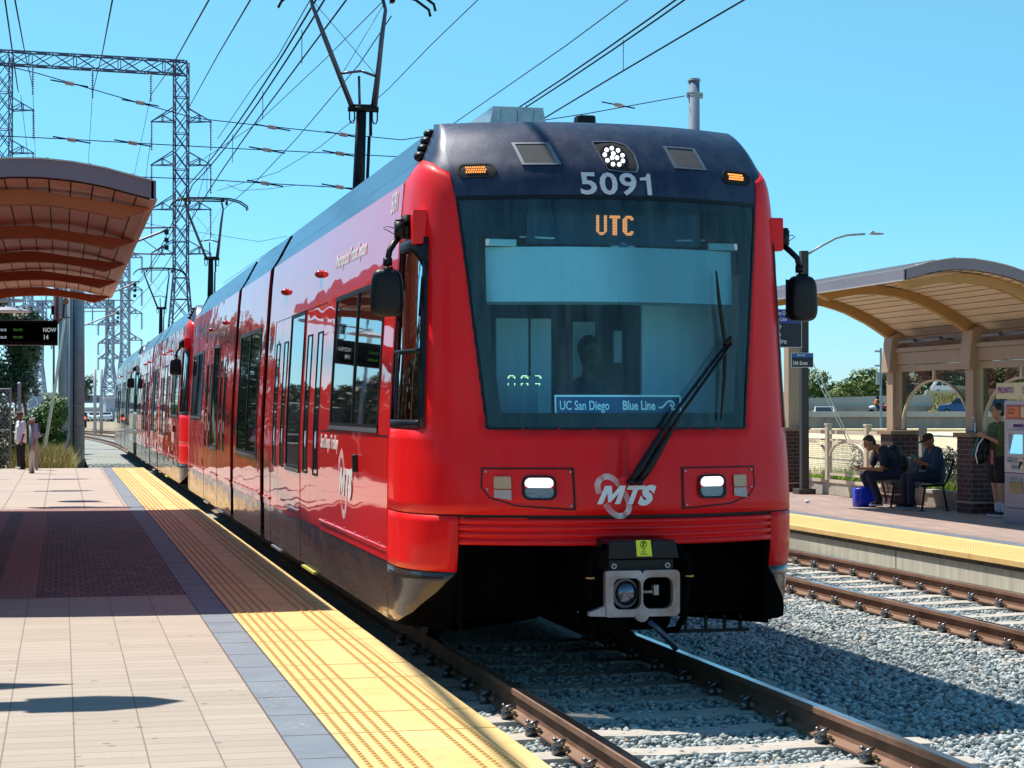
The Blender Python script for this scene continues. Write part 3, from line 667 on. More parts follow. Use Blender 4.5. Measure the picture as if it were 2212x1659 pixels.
        for i in range(L):
            p0, p1, p2, p3 = [Vector(pts[(i+q) % L]) for q in (-1, 0, 1, 2)]
            for j in range(9):
                t = j/9; C.append(.5*((2*p1)+(-p0+p2)*t+(2*p0-5*p1+4*p2-p3)*t*t+(-p0+3*p1-3*p2+p3)*t**3))
        C = []
        for i in range(96):
            t = 2*math.pi*i/96; a, b2 = .150*math.copysign(abs(math.cos(t))**.8, math.cos(t)), .088*math.copysign(abs(math.sin(t))**.8, math.sin(t)); q = R(-58); C.append(Vector((.105+a*math.cos(q)-b2*math.sin(q), .048+a*math.sin(q)+b2*math.cos(q))))
        n = len(C)
        for i in range(n):
            t = (C[(i+1) % n]-C[i-1]).normalized(); nn = Vector((t.y, -t.x)); a = C[i]+nn*.0; c = C[i]-nn*.036
            if -.01 < C[i].y < .115 and .0 < C[i].x < .17: continue
            q = t*.0017
            pp = [a-q, a+q, c+q*.7, c-q*.7]; b.add([fn((p.x)*k*xs, p.y*k, .0015) for p in pp], [(0, 1, 2, 3)])
        b.build('logo_ring', M_white, lg)
    def side(s, d):
        """walls, doors and windows of one side; d = -1 platform side"""
        r = s.root; near = d < 0
        secs = [(0, 8.005), (8.405, 11.795), (12.215, CARLEN)]
        sk = MB(); X = lambda z, o=0: d*(hw(z)+o)
        def quad(mb, y0, y1, z0, z1, o=0, nz=1, ny=1):
            mb.grid([[s.pt(X(z0+(z1-z0)*i/nz, o), y0+(y1-y0)*j/ny, z0+(z1-z0)*i/nz) for j in range(ny+1)] for i in range(nz+1)])
        doors = [(3.41, 4.82), (5.99, 7.40)]; mid = [(4.86, 5.95)]; win = [(.43, 2.86)]
        cw = [(8.83, 11.30)]
        mir = lambda L: [(CARLEN-b_, CARLEN-a_) for a_, b_ in L]
        doors += mir(doors); mid += mir(mid); win += mir(win)
        Z0, Z1, ZT = .68, 3.2, 2.59
        for a, e in secs:
            mb = MB(); sk = MB(); holes = [(x0, x1, .32, ZT-.005) for x0, x1 in doors]+[(x0, x1, 1.13, ZT) for x0, x1 in mid]+[(x0, x1, 1.55, ZT) for x0, x1 in win]+[(x0, x1, 1.16, ZT) for x0, x1 in cw]
            H = [h for h in holes if h[0] >= a-.01 and h[1] <= e+.01]
            ys = sorted({a, e, *[h[0] for h in H], *[h[1] for h in H]}); zs = sorted({Z0, 1.3, 1.66, 2.55, 2.8, 2.98, Z1, ZT, *[h[2] for h in H if h[2] > Z0], *[h[3] for h in H]})
            for y0, y1 in zip(ys, ys[1:]):
                for z0, z1 in zip(zs, zs[1:]):
                    if any(h[0] <= (y0+y1)/2 <= h[1] and h[2] <= (z0+z1)/2 <= h[3] for h in H): continue
                    quad(mb, y0, y1, z0, z1, 0, 1, 1)
                if not any(h[0] <= (y0+y1)/2 <= h[1] and h[2] < .5 for h in H): sk = MB(); quad(sk, y0, y1, .30, .675, -.003); sk.build('side_skirt', M_skirt, r, solid=.012)
            mb.build('side_wall', s.paint, r, smooth=False, solid=.02)
            # upper roof fairing
            rf = MB(); g0, g1 = a+.02, e-.02
            if a == 0: g0 = .012
            if e == CARLEN: g1 = CARLEN-.012
            rf.grid([[s.pt(d*x, y, z) for y in (g0, g1)] for x, z in ((1.209, 3.205), (1.13, 3.33), (1.125, 3.345), (1.0, 3.58), (.94, 3.585), (.94, 3.45))]); rf.build('roof_fairing', M_roofside, r, solid=.01)
            # seam lines and moulding
            sm = MB(); L = [y for y in (2.9, 3.38, 4.10, 7.42) if a < y < e]+[CARLEN-y for y in (2.9, 3.38, 4.10, 7.42) if a < CARLEN-y < e]
            for y in ([4.115] if a == 0 else [CARLEN-4.115] if a > 12 else []): quad(sm, y-.004, y+.004, 2.62, 3.2, .0112)
            for y in (3.40,) if a == 0 else (CARLEN-3.40,) if a > 12 else (): quad(sm, y-.005, y+.005, .30, 2.59, .0112)
            quad(sm, a+.01, e-.01, 2.595, 2.612, .010)
            if a == 0: quad(sm, .0, .45, 1.50, 1.512, .0112); quad(sm, 2.86, 3.4, 1.50, 1.512, .0112); quad(sm, -.004, .006, .30, 3.2, .0115)
            if a > 12: quad(sm, CARLEN-3.4, CARLEN-.01, 1.50, 1.512, .0112)
            sm.build('panel_seam', M_frame, r)
            md = MB()
            dl = [(x0, x1) for x0, x1 in doors if x0 >= a-.01 and x1 <= e+.01]
            cuts = sorted([a+.02]+[v for q in dl for v in q]+[e-.02])
            for y0, y1 in zip(cuts[::2], cuts[1::2]):
                if y1-y0 > .2: md = MB(); md.box(s.pt(X(.755, .008), (y0+y1)/2, .755), (.03, y1-y0-.02, .028)); md.build('side_moulding', s.paint, r, bevel=.006)
            bt = MB()
            for y0, y1 in zip(cuts[::2], cuts[1::2]):
                y = y0+.3
                while y < y1-.1: bt.box(s.pt(X(.775, .006), y, .776), (.02, .05, .012)); y += .55
            if bt.v: bt.build('moulding_clip', M_silver, r)
        # windows
        def window(y0, y1, z0, z1, mull):
            f = MB(); t = .035
            for q0, q1, w0, w1 in ((y0, y0+t, z0, z1), (y1-t, y1, z0, z1), (y0, y1, z1-t, z1), (y0, y1, z0-.03, z0+.03)): quad(f, q0, q1, w0, w1, .010, 3 if w1-w0 > .5 else 1)
            for m_ in mull: quad(f, m_-.022, m_+.022, z0, z1, .011, 3)
            f = f.build('side_window', M_frame, r, solid=.016)
            p = MB(); quad(p, y0+.01, y1-.01, z0+.01, z1-.01, .009, 4); p.build('pane', M_glassd, f)
            q = MB(); q.box(s.pt(X(z0, .014), (y0+y1)/2, z0-.01), (.02, y1-y0, .03)); q.build('sill', mat('grey_trim', (.2, .22, .26), .35, metal=.5), f)
        for y0, y1 in win: window(y0, y1, 1.55, ZT, [(y0+y1)/2])
        for y0, y1 in mid: window(y0, y1, 1.13, ZT, [])
        for y0, y1 in cw: window(y0, y1, 1.16, ZT, [y0+(y1-y0)/2])
        # door leaves
        for y0, y1 in doors:
            for q in (0, 1):
                a = y0+(y1-y0)/2*q+.006; e = y0+(y1-y0)/2*(q+1)-.006; w0 = a+(.37 if q else .16)*.72; w1 = e-(.16 if q else .37)*.72
                w0, w1 = (a+.30, a+.60) if not q else (a+.10, a+.40)
                w0, w1 = a+.20, a+.50
                mb = MB(); quad(mb, a, w0, .69, ZT-.01, -.004, 6); quad(mb, w1, e, .69, ZT-.01, -.004, 6); quad(mb, w0, w1, .69, 1.13, -.004, 2); quad(mb, w0, w1, 2.34, ZT-.01, -.004, 2)
                dl = mb.build('door_leaf', s.paint, r, solid=.02)
                mb = MB(); quad(mb, w0-.005, w1+.005, 1.125, 2.345, .006, 5); pn = mb.build('door_window', M_glassd, dl)
                mb = MB()
                for b0, b1, c0, c1 in ((w0-.012, w0+.012, 1.12, 2.35), (w1-.012, w1+.012, 1.12, 2.35), (w0, w1, 1.115, 1.135), (w0, w1, 2.335, 2.35)): quad(mb, b0, b1, c0, c1, .008, 3)
                mb.build('window_seal', M_frame, dl, solid=.008)
                mb = MB(); quad(mb, a, e, .31, .685, -.005, 1); mb.build('door_kick_panel', M_skirt, dl, solid=.012)
                if near:
                    mb = MB(); mb.prism(circle((w0+w1)/2, 1.42, .045, 16, .075), lambda u, v, t: s.pt(X(v, .0085)-t, u, v), 0, .001); mb.build('round_notice', mat('lilac_white', (.6, .6, .8), .5), dl)
            mb = MB(); mb.box(s.pt(X(.3, .0), (y0+y1)/2, .285), (.05, (y1-y0)*.6, .02)); mb.build('door_step', mat('step_yellow', (.5, .47, .1), .6) if y0 < 4 else M_silver, r)
        # bellows
        for a, e in ((8.005, 8.405), (11.795, 12.215)):
            mb = MB(); n = 7
            rows = [[s.pt(X(z, -.05-(.03 if j % 2 else 0)), a+(e-a)*j/n, z) for j in range(n+1)] for z in (.32, 1.3, 1.66, 2.55, 2.98, 3.2, 3.4)]
            mb.grid(rows); mb.build('articulation_bellows', M_fold, r)
            if near:
                mb = MB()
                for y in (a+.02, e-.02): mb.beam(s.pt(X(.4, -.015), y, .4), s.pt(X(3.1, -.015), y, 3.1), .02, .02)
                mb.build('bellows_rim', M_frame, r)
        # marker lamps
        if near:
            for y in [3.95, 6.6]+[CARLEN-6.6, CARLEN-3.95]:
                mb = MB(); mb.ell(s.pt(X(2.86, .02), y, 2.86), (.05, .055, .032), 12, 8); k_ = mb.build('marker_lamp', mat('red_lens', (.5, .02, .01), .15, coat=1), r, smooth=True)
                mb = MB(); mb.ell(s.pt(X(2.86, .02), y+.055, 2.86), (.045, .045, .034), 12, 8); mb.build('lamp_cap', M_rubber, k_, smooth=True)
            if s.wrap:
                mb = MB(); quad(mb, .5, 1.5, 1.0, 1.35, .0125); mb.build('green_wrap_print', M_green, r); mb = MB(); quad(mb, 2.0, 5.5, .74, .76, .02); mb.build('red_stripe', M_red, r)
            else:
                fs = lambda yy, zz: (lambda u, v, t: s.pt(X(zz+v, .0125)-t, yy-u, zz+v))
                text('San Diego Trolley', 'side_lettering', M_white, r, fs(3.37, 1.37), .155, bold=.003, xs=.90)
                text('Metropolitan Transit System', 'side_lettering', M_white, r, fs(3.02, 2.84), .155, bold=.003, xs=.90)
                text(s.number, 'side_number', M_white, r, fs(.42, 3.03), .20, bold=.001, xs=.70)
                s.logo(lambda u, v, t: s.pt(X(1.02+v, .0125)-t, 2.26-u, 1.02+v), 1.9, 1.0)
                mb = MB(); mb.box(s.pt(X(1.29, .02), 1.34, 1.29), (.05, .07, .13)); mb.build('side_camera', M_black, r, bevel=.012)
                mb = MB(); mb.box(s.pt(X(1.0, .001), .60, 1.0), (.012, .10, .20)); mb.build('access_flap', s.paint, r, bevel=.004)
            # lamps cluster on the roof edge behind the brow
            mb = MB()
            for i in range(4):
                p = s.pt(d*(1.14-.028*i), -.03+.035*i-.12, 3.36+.055*i); mb.ell(p, (.045, .06, .035), 10, 6)
            mb.build('roof_side_lamps', M_black, r, smooth=True)
    def roof(s):
        r = s.root
        for a, e in ((.012, 8.0), (8.41, 11.79), (12.22, CARLEN-.012)):
            b = MB(); b.bx(CX-.95, CX+.95, s.y0+a, s.y0+e, 3.40, 3.50); b.build('roof_deck', M_dark, r)
            for q in range(3 if e-a > 5 else 1):
                y = a+(e-a)*(q+.5)/(3 if e-a > 5 else 1)
                if abs(y-9.6) < 1.2 and e-a < 5: continue
                b = MB(); b.box((CX, s.y0+y, 3.56), (1.5, (e-a)/4, .14)); b.build('roof_equipment_box', mat('aluminium_sheet', (.45, .5, .53), .4), r, bevel=.02)
        # pantograph (single arm, raised)
        Y = s.y0+9.75; zt = 6.60
        b = MB(); b.box((CX, Y+.2, 3.60), (1.1, 1.0, .12)); b.tube([(CX, Y+.5, 3.62), (CX-.02, Y-.02, 5.18)], [.085, .06], 12); b.tube([(CX+.10, Y+.5, 3.66), (CX+.08, Y+.02, 4.9)], .02, 8)
        for u in (.09,): b.cyl((CX+u, Y-.02, 4.9), (CX+u, Y-.02, 5.2), .02, n=8)
        pg = b.build('pantograph', M_dark, r, smooth=True)
        b = MB(); b.cyl((CX-.18, Y-.03, 5.21), (CX+.18, Y-.03, 5.21), .035, n=12); b.beam((CX-.17, Y-.03, 5.25), (CX+.15, Y-.03, 5.25), .04, .03)
        for u in (-.16, -.11, .11, .16): pass
        for u in (-.135, .135):
            b.tube([(CX+u-.03, Y-.05, 5.19), (CX+u-.03, Y-.05, 5.08), (CX+u-.012, Y-.05, 5.04), (CX+u+.012, Y-.05, 5.04), (CX+u+.03, Y-.05, 5.08), (CX+u+.03, Y-.05, 5.19)], .009, 6)
        b.build('knuckle', M_dark, pg, smooth=True)
        fr = mat('pantograph_tube', (.10, .10, .13), .35, metal=.5)
        b = MB(); L = [(CX-.15, Y-.03, 5.25), (CX-.55, Y-.02, 6.25), (CX-.62, Y, 6.42), (CX-.62, Y, zt)]; Q = [(CX+.15, Y-.03, 5.25), (CX+.30, Y-.02, 6.25), (CX+.29, Y, 6.36), (CX+.24, Y, zt)]
        L = [(CX-.14, Y-.03, 5.25), (CX-.46, Y-.02, 6.05), (CX-.60, Y, 6.42), (CX-.62, Y, zt-.05)]; Q = [(CX+.14, Y-.03, 5.25), (CX+.22, Y-.02, 6.05), (CX+.27, Y, 6.40), (CX+.23, Y, zt-.05)]
        b.tube(L, [.032, .03, .022, .022], 10); b.tube(Q, [.032, .03, .022, .022], 10)
        b.cyl((CX-.28, Y-.02, 5.62), (CX-.02, Y-.02, 5.66), .016, n=8); b.cyl((CX-.02, Y-.02, 5.66), (CX+.17, Y-.02, 5.60), .016, n=8)
        b.cyl((CX-.04, Y-.02, 5.25), (CX-.05, Y-.02, 5.60), .016, n=8); b.cyl((CX+.10, Y-.02, 5.25), (CX+.19, Y-.02, 5.9), .010, n=6)
        for a_, e_ in (((CX+.15, 5.63), (CX-.58, 6.45)), ((CX-.24, 5.63), (CX+.24, 6.45))): b.cyl((a_[0], Y, a_[1]), (e_[0], Y, e_[1]), .004, n=5)
        b.build('pantograph_arm', fr, pg, smooth=True)
        b = MB(); b.cyl((CX-.60, Y, zt-.03), (CX+.30, Y, zt-.02), .02, n=8)
        for yy in (-.16, .16):
            b.tube([(CX-.98, Y+yy, zt-.20), (CX-.94, Y+yy, zt-.12), (CX-.80, Y+yy, zt-.01), (CX-.55, Y+yy, zt+.03), (CX, Y+yy, zt+.045), (CX+.42, Y+yy, zt+.03), (CX+.66, Y+yy, zt-.03), (CX+.82, Y+yy, zt-.14), (CX+.84, Y+yy, zt-.22)], .017, 8)
        for u in (-.62, .25): b.beam((CX+u, Y-.18, zt), (CX+u, Y+.18, zt), .05, .05); b.box((CX+u+.1, Y, zt-.06), (.05, .12, .1))
        b.build('pantograph_head', M_dark, pg, smooth=True)
    def under(s):
        r = s.root; b = MB(); b.bx(CX-1.26, CX+1.26, s.y0+.6, s.y0+CARLEN-.6, .34, .40); b.build('floor_pan', M_under, r)
        for Y in (2.4, 10.2, 18.0):
            b = MB(); b.bx(CX-.65, CX+.65, s.y0+Y-1.2, s.y0+Y+1.2, .22, .38); bg = b.build('bogie', M_under, r)
            for yy in (-.9, .9):
                b = MB()
                for x in (-.75, .75): b.cyl((CX+x-.06, s.y0+Y+yy, .33), (CX+x+.06, s.y0+Y+yy, .33), .33, n=28)
                b.cyl((CX-.75, s.y0+Y+yy, .33), (CX+.75, s.y0+Y+yy, .33), .07, n=12); b.build('wheelset', M_dark, bg)
for k, (lab, paint, fp, num, wr) in enumerate((
        ('glossy red and navy tram in front, destination sign reading UTC', M_red, M_redf, '5091', False),
        ('second red tram coupled behind the leading car', M_red, M_redf, '5064', False),
        ('third tram with grey green advertising wrap at the far end of the train', M_wrap, M_wrap, '5077', True))):
    t = Tram(12.655+23.4*k, lab, paint, fp, num, k, wr)
    t.cab(0)
    if k == 0: DRIVER = t.driver
    t.cab(1); t.side(-1); t.side(1); t.roof(); t.under()
# ================================================================ ground, tracks, platforms
def gravel_mat(name, a, b_, c_, scale, bump=.8, dist=.03):
    m = mat(name, a, .9); n, l, b = nodes(m); pos = n.new('ShaderNodeNewGeometry').outputs['Position']
    v = n.new('ShaderNodeTexVoronoi'); v.inputs['Scale'].default_value = scale; l.new(pos, v.inputs['Vector'])
    c = ramp(n, l, math_(n, l, 'FRACT', math_(n, l, 'MULTIPLY', v.outputs['Color'], 3.7)), [(0, a), (.5, b_), (1, c_)])
    l.new(mixc(n, l, math_(n, l, 'MULTIPLY', noise_(n, l, .7, pos), .3), c, (.2, .16, .12)), b.inputs['Base Color'])
    bp = n.new('ShaderNodeBump'); bp.inputs['Strength'].default_value = bump; bp.inputs['Distance'].default_value = dist
    l.new(v.outputs['Distance'], bp.inputs['Height']); bp.invert = True; l.new(bp.outputs[0], b.inputs['Normal']); return m
M_ballast = gravel_mat('ballast', (.16, .19, .19), (.34, .37, .36), (.46, .47, .45), 22)
M_stone = mat('ballast_stone', (.36, .42, .42), .85, bump=.5, bscale=60, bdist=.004)
n, l, b = nodes(M_stone)
at = n.new('ShaderNodeAttribute'); at.attribute_name = 'tone'
l.new(ramp(n, l, at.outputs['Fac'], [(0, (.07, .09, .10)), (.3, (.26, .31, .32)), (.7, (.44, .49, .49)), (.92, (.60, .62, .59)), (1, (.40, .30, .22))]), b.inputs['Base Color'])
M_dirt = mat('dry_soil', (.24, .19, .12), .95, col2=(.40, .34, .24), vscale=.6, bump=.5, bscale=8)
b = MB(); P = []
b.add([(-2500, -100, -.45), (2500, -100, -.45), (2500, 5000, -.45), (-2500, 5000, -.45)], [(0, 1, 2, 3)])
props(b.build('ground', M_dirt), kind='structure')
BX = [(1.9, -.215), (6.45, -.215), (6.85, -.26), (7.15, -.325), (10.2, -.335)]
b = MB(); b.grid([[(x, y, z) for x, z in BX] for y in (-5, 140)]); b.add([(-.8, 51, -.215), (1.9, 51, -.215), (1.9, 140, -.215), (-.8, 140, -.215)], [(0, 1, 2, 3)])
props(b.build('ballast_bed', M_ballast), kind='structure')
# loose stones, only where the ballast shows large
rs = np.random.RandomState(3)
def stones(name, areas, size, label):
    base = []
    for q in range(10):
        v = np.array([(0, 0, 1), (.9, 0, .3), (.25, .85, .35), (-.75, .5, .2), (-.7, -.55, .3), (.3, -.85, .25), (.75, .5, -.5), (-.3, .85, -.5), (-.95, 0, -.4), (-.2, -.9, -.45), (.75, -.5, -.5), (0, 0, -1)], float)
        base.append(v*(1+rs.uniform(-.28, .28, v.shape)))
    F = np.array([(0, 1, 2), (0, 2, 3), (0, 3, 4), (0, 4, 5), (0, 5, 1), (1, 6, 2), (2, 6, 7), (2, 7, 3), (3, 7, 8), (3, 8, 4), (4, 8, 9), (4, 9, 5), (5, 9, 10), (5, 10, 1), (1, 10, 6), (6, 11, 7), (7, 11, 8), (8, 11, 9), (9, 11, 10), (10, 11, 6)])
    V = []; T = []
    for x0, x1, y0, y1, dens, zz in areas:
        nn = int((x1-x0)*(y1-y0)*dens)
        c = np.stack([rs.uniform(x0, x1, nn), rs.uniform(y0, y1, nn), zz+rs.uniform(-.012, .02, nn)], 1)
        for i in range(nn):
            a, e = rs.uniform(0, 6.28), rs.uniform(-.6, .6); s_ = size*rs.uniform(.6, 1.35)
            v = base[i % 10]*np.array([1, rs.uniform(.6, 1), rs.uniform(.5, .8)])*s_
            ca, sa, ce, se = math.cos(a), math.sin(a), math.cos(e), math.sin(e)
            v = v @ np.array([[ca, sa, 0], [-sa, ca, 0], [0, 0, 1]]) @ np.array([[1, 0, 0], [0, ce, se], [0, -se, ce]])
            V.append(v+c[i]); T.append(rs.uniform(0, 1))
    N = len(V); V = np.concatenate(V); Fa = (F[None]+12*np.arange(N)[:, None, None]).reshape(-1, 3)
    me = bpy.data.meshes.new(name); me.vertices.add(len(V)); me.vertices.foreach_set('co', V.ravel())
    me.loops.add(Fa.size); me.loops.foreach_set('vertex_index', Fa.ravel().astype(np.int32))
    me.polygons.add(len(Fa)); me.polygons.foreach_set('loop_start', np.arange(0, Fa.size, 3, dtype=np.int32))
    me.update(); at = me.attributes.new('tone', 'FLOAT', 'POINT'); at.data.foreach_set('value', np.repeat(np.array(T), 12))
    me.materials.append(M_stone); o = bpy.data.objects.new(name, me); link(o); props(o, label, 'gravel', kind='stuff')
stones('gravel', [(4.35, 6.5, 7.5, 16, 1500, -.205), (4.35, 6.5, 16, 26, 700, -.205), (6.5, 6.8, 7.5, 26, 900, -.225), (6.8, 7.05, 7.5, 26, 900, -.265), (7.05, 7.62, 7.5, 26, 900, -.318), (2.85, 4.15, 7.5, 15, 1300, -.190), (2.06, 2.7, 8.3, 12.2, 1200, -.200),
                  (7.85, 9.12, 11, 26, 800, -.332), (9.33, 9.88, 14, 26, 600, -.325), (.75, 2.6, 51, 66, 420, -.21)], .0215, 'loose grey green ballast stones between and beside the rails')
# rails
M_rust = mat('rusty_rail_side', (.15, .075, .045), .75, col2=(.26, .15, .10), vscale=3, bump=.2, bscale=50)
M_railtop = mat('polished_rail_top', (.55, .58, .66), .18, metal=1, var=.1, vscale=4)
prof = [(-.07, -.155), (.07, -.155), (.07, -.143), (.012, -.125), (.010, -.045), (.035, -.036), (.035, -.004), (.028, 0), (-.028, 0), (-.035, -.004), (-.035, -.036), (-.010, -.045), (-.012, -.125), (-.07, -.143)]
def track_x(y, c):   # the line bends left beyond the platforms
    return c if y < 84 else c-((y-84)**2)/900
def rail(cx, off, zr, label, y1=84, curve=True):
    ys = [2+ (y1-2)*i/6 for i in range(7)]+([84+6*i for i in range(1, 14)] if curve else [])
    root = thing('rail', label, 'rail', (cx+off, 2, zr), 'rails of the two tracks')
    b = MB(); k = len(prof); t = MB()
    for y in ys:
        x = track_x(y, cx)+off; b.v += [(x+u, y, zr+v) for u, v in prof]; t.v += [(x+u, y, zr+.0012) for u in (-.026, .012+0*u if False else .026)]
    for i in range(len(ys)-1):
        for j in range(k): q = (j+1) % k; b.f.append((i*k+j, i*k+q, (i+1)*k+q, (i+1)*k+j))
        t.f.append((2*i, 2*i+1, 2*i+3, 2*i+2))
    b.build('rail_body', M_rust, root); t.build('running_surface', M_railtop, root)
TR1, TR2, Z2R = 3.449, 8.485, -.14
rail(TR1, -.7525, 0, 'rusty rail beside the yellow platform edge, nearest the platform')
rail(TR1, .7525, 0, 'rusty rail on the far side of the red tram track')
rail(TR2, -.7525, Z2R, 'rusty rail of the empty track, side nearer the red tram')
rail(TR2, .7525, Z2R, 'rail of the empty track running along the concrete platform wall')
M_tie = mat('concrete_tie', (.46, .42, .37), .85, var=.14, vscale=6, bump=.3, bscale=40, bdist=.003)
M_clip = mat('spring_clip_steel', (.20, .20, .21), .35, metal=.8)
M_nylon = mat('tan_insulator', (.42, .33, .2), .6)
def sleeper(cx, y, zr, label):
    root = thing('concrete_sleeper', label, 'railway sleeper', (cx, y, zr-.17), 'concrete sleepers')
    b = MB(); z = zr
    for a, e, h in ((-1.28, -.45, -.155), (-.45, .45, -.175), (.45, 1.28, -.155)):
        pass
    prof_ = [(-1.28, -.165), (-.5, -.157), (-.3, -.166), (.3, -.166), (.5, -.157), (1.28, -.165)]
    rows = [[(cx+u, y+v, z+h+dz) for u, h in prof_] for v, dz in ((-.13, -.12), (-.105, -.002), (-.095, 0), (.095, 0), (.105, -.002), (.13, -.12))]
    b.grid(rows); b.build('sleeper_body', M_tie, root)
    for rx in (-.7525, .7525):
        for sd in (-1, 1):
            x = cx+rx+sd*.085; b = MB()
            b.box((x+sd*.022, y-.012, z-.135), (.05, .055, .05))
            b.tube([(x+sd*.03, y+.05, z-.12), (x+sd*.045, y-.02, z-.105), (x+sd*.03, y-.055, z-.085), (x-sd*.005, y-.045, z-.075), (x-sd*.02, y-.005, z-.085), (x-sd*.02, y+.03, z-.115), (x+sd*.0, y+.05, z-.10), (x+sd*.035, y+.015, z-.08)], .0105, 7)
            c = b.build('rail_clip', M_clip, root, smooth=True)
            b = MB(); b.box((x-sd*.018, y+.02, z-.13), (.045, .09, .022)); b.build('insulator_pad', M_nylon, c)
    return root
ORD = 'first second third fourth fifth sixth seventh eighth ninth tenth eleventh twelfth thirteenth fourteenth fifteenth sixteenth seventeenth eighteenth nineteenth twentieth'.split()
ORD += ['twenty-'+o for o in ORD[:9]]+['thirtieth', 'thirty-first']
s1 = None
for i in range(13):
    y = 7.55+.61*i
    if s1 is None: s1 = sleeper(TR1, y, 0, 'pale concrete sleeper under the front of the red tram track'); continue
    c = copy_tree(s1, (TR1, y, -.17)); c['label'] = 'pale concrete sleeper of the red tram track, %s from the bottom edge of the picture' % ORD[i]
for i in range(31):
    y = 10.3+.61*i
    c = copy_tree(s1, (TR2, y, Z2R-.17)); c['label'] = 'concrete sleeper of the empty track beside the far platform, %s from the right edge' % ORD[i]
s1['label'] = 'pale concrete sleeper of the red tram track, first from the bottom edge of the picture'
# ---------------- near platform
PZ = .15
M_tac = mat('yellow_tactile', (.75, .48, .17), .6, col2=(.85, .59, .25), vscale=1.6, bump=.15, bscale=90, bdist=.001)
n, l, b = nodes(M_tac); pos = n.new('ShaderNodeNewGeometry').outputs['Position']
f = ramp(n, l, noise_(n, l, 9, pos, 8, .75), [(.52, (0, 0, 0)), (.76, (.6,)*3)])
l.new(mixc(n, l, f, b.inputs['Base Color'].links[0].from_socket, (.42, .26, .10)), b.inputs['Base Color'])
M_band = mat('blue_grey_band', (.155, .19, .235), .7, col2=(.215, .25, .30), vscale=2.5, bump=.2, bscale=120, bdist=.002)
M_pave = tile_mat('pale_paving', ((.38, .32, .265), (.44, .375, .315)), .316, .158, .004, (.20, .155, .13), off=0, bump=.5)
M_brick = tile_mat('dark_brick_paving', ((.22, .11, .11), (.10, .06, .08)), .105, .21, .009, (.018, .012, .016), stain=.3)
M_brickred = tile_mat('red_brick_border', ((.27, .14, .115), (.31, .17, .14)), .21, .105, .006, (.12, .07, .06))
M_pavefar = tile_mat('pink_paving', ((.41, .345, .30), (.46, .385, .33)), .61, .61, .012, (.24, .17, .15), off=0)
M_gap = mat('joint_dark', (.10, .08, .07), .9)
def sheet(name, x0, x1, y0, y1, z, m, parent=None):
    o = MB().add([(x0, y0, z), (x1, y0, z), (x1, y1, z), (x0, y1, z)], [(0, 1, 2, 3)]).build(name, m, parent)
    if parent is None: props(o, kind='structure')
    return o
o = MB().bx(-8, 2.040, -4, 50.3, -.4, PZ-.004).build('platform', M_conc); props(o, kind='structure')
# overhanging slab edge
sheet('paving', -8, 1.014, -4, 15.9, PZ, M_pave, o); sheet('brick_paving', -8, 1.014, 16.1, 29.2, PZ, M_brick, o)
sheet('brick_border', -8, 1.014, 15.9, 16.1, PZ, M_pave, o); sheet('brick_border', -8, 1.014, 29.2, 30.2, PZ, M_brickred, o)
sheet('brick_strip', -1.3, -.72, 16.1, 29.2, PZ+.003, M_brickred, o)
sheet('brick_strip', -.52, -.2, 16.1, 29.2, PZ+.003, M_brickred, o)
sheet('paving_far', -8, 1.014, 30.2, 50.3, PZ, M_pavefar, o)
sheet('blue_band', 1.014, 1.247, -4, 50.3, PZ+.001, M_band, o)
M_tac2 = M_tac
b = MB(); b.bx(1.247, 2.058, -4, 50.3, PZ-.05, PZ+.003); b.build('tactile_strip', M_tac, o, bevel=.003)
b = MB(); g = MB(); y = 4.2; i = 0
while y < 50:
    b.bx(1.247, 2.0585, y-.0035, y+.0035, PZ+.0035, PZ+.0045)
    y += .61 if i % 2 else 1.22; i += 1
y = 4.2
while y < 50: g.bx(1.014, 1.247, y-.003, y+.003, PZ+.0012, PZ+.0020); y += .61
g.bx(1.240, 1.250, -4, 50.3, PZ+.0042, PZ+.0052); g.bx(1.009, 1.015, -4, 50.3, PZ+.0012, PZ+.0022)
b.bx(1.945, 1.949, -4, 50.3, PZ+.0037, PZ+.0045)
b.build('tile_joint', mat('tile_joint_brown', (.36, .17, .05), .8), o); g.build('band_joint', M_gap, o)
b = MB()
for x in (1.30, 1.363, 1.426, 1.488, 1.552, 1.775, 1.842, 1.91):
    y = 6.2
    while y < 49.8:
        a, h = .013, .007; c = (x, y, PZ+.003)
        b.add([(x-a, y-a*1.5, c[2]), (x+a, y-a*1.5, c[2]), (x+a, y+a*1.5, c[2]), (x-a, y+a*1.5, c[2]), (x-a*.5, y-a, c[2]+h), (x+a*.5, y-a, c[2]+h), (x+a*.5, y+a, c[2]+h), (x-a*.5, y+a, c[2]+h)], [(0, 1, 5, 4), (1, 2, 6, 5), (2, 3, 7, 6), (3, 0, 4, 7), (4, 5, 6, 7)])
        y += .061
b.build('tactile_dome', mat('yellow_dome', (.58, .33, .09), .6), o)['kind'] = 'stuff'
# faded stencil scuffs on the blue band
b = MB()
for y0 in (9.25, 9.95, 10.45):
    for q in range(26):
        x = 1.05+rnd.random()*.15; y = y0+rnd.random()*.32; a = .003+rnd.random()*.008; b.add([(x, y, PZ+.0022), (x+a*2, y, PZ+.0022), (x+a*2, y+a, PZ+.0022), (x, y+a, PZ+.0022)], [(0, 1, 2, 3)])
b.build('worn_stencil', mat('worn_white_paint', (.55, .55, .5), .8), o)
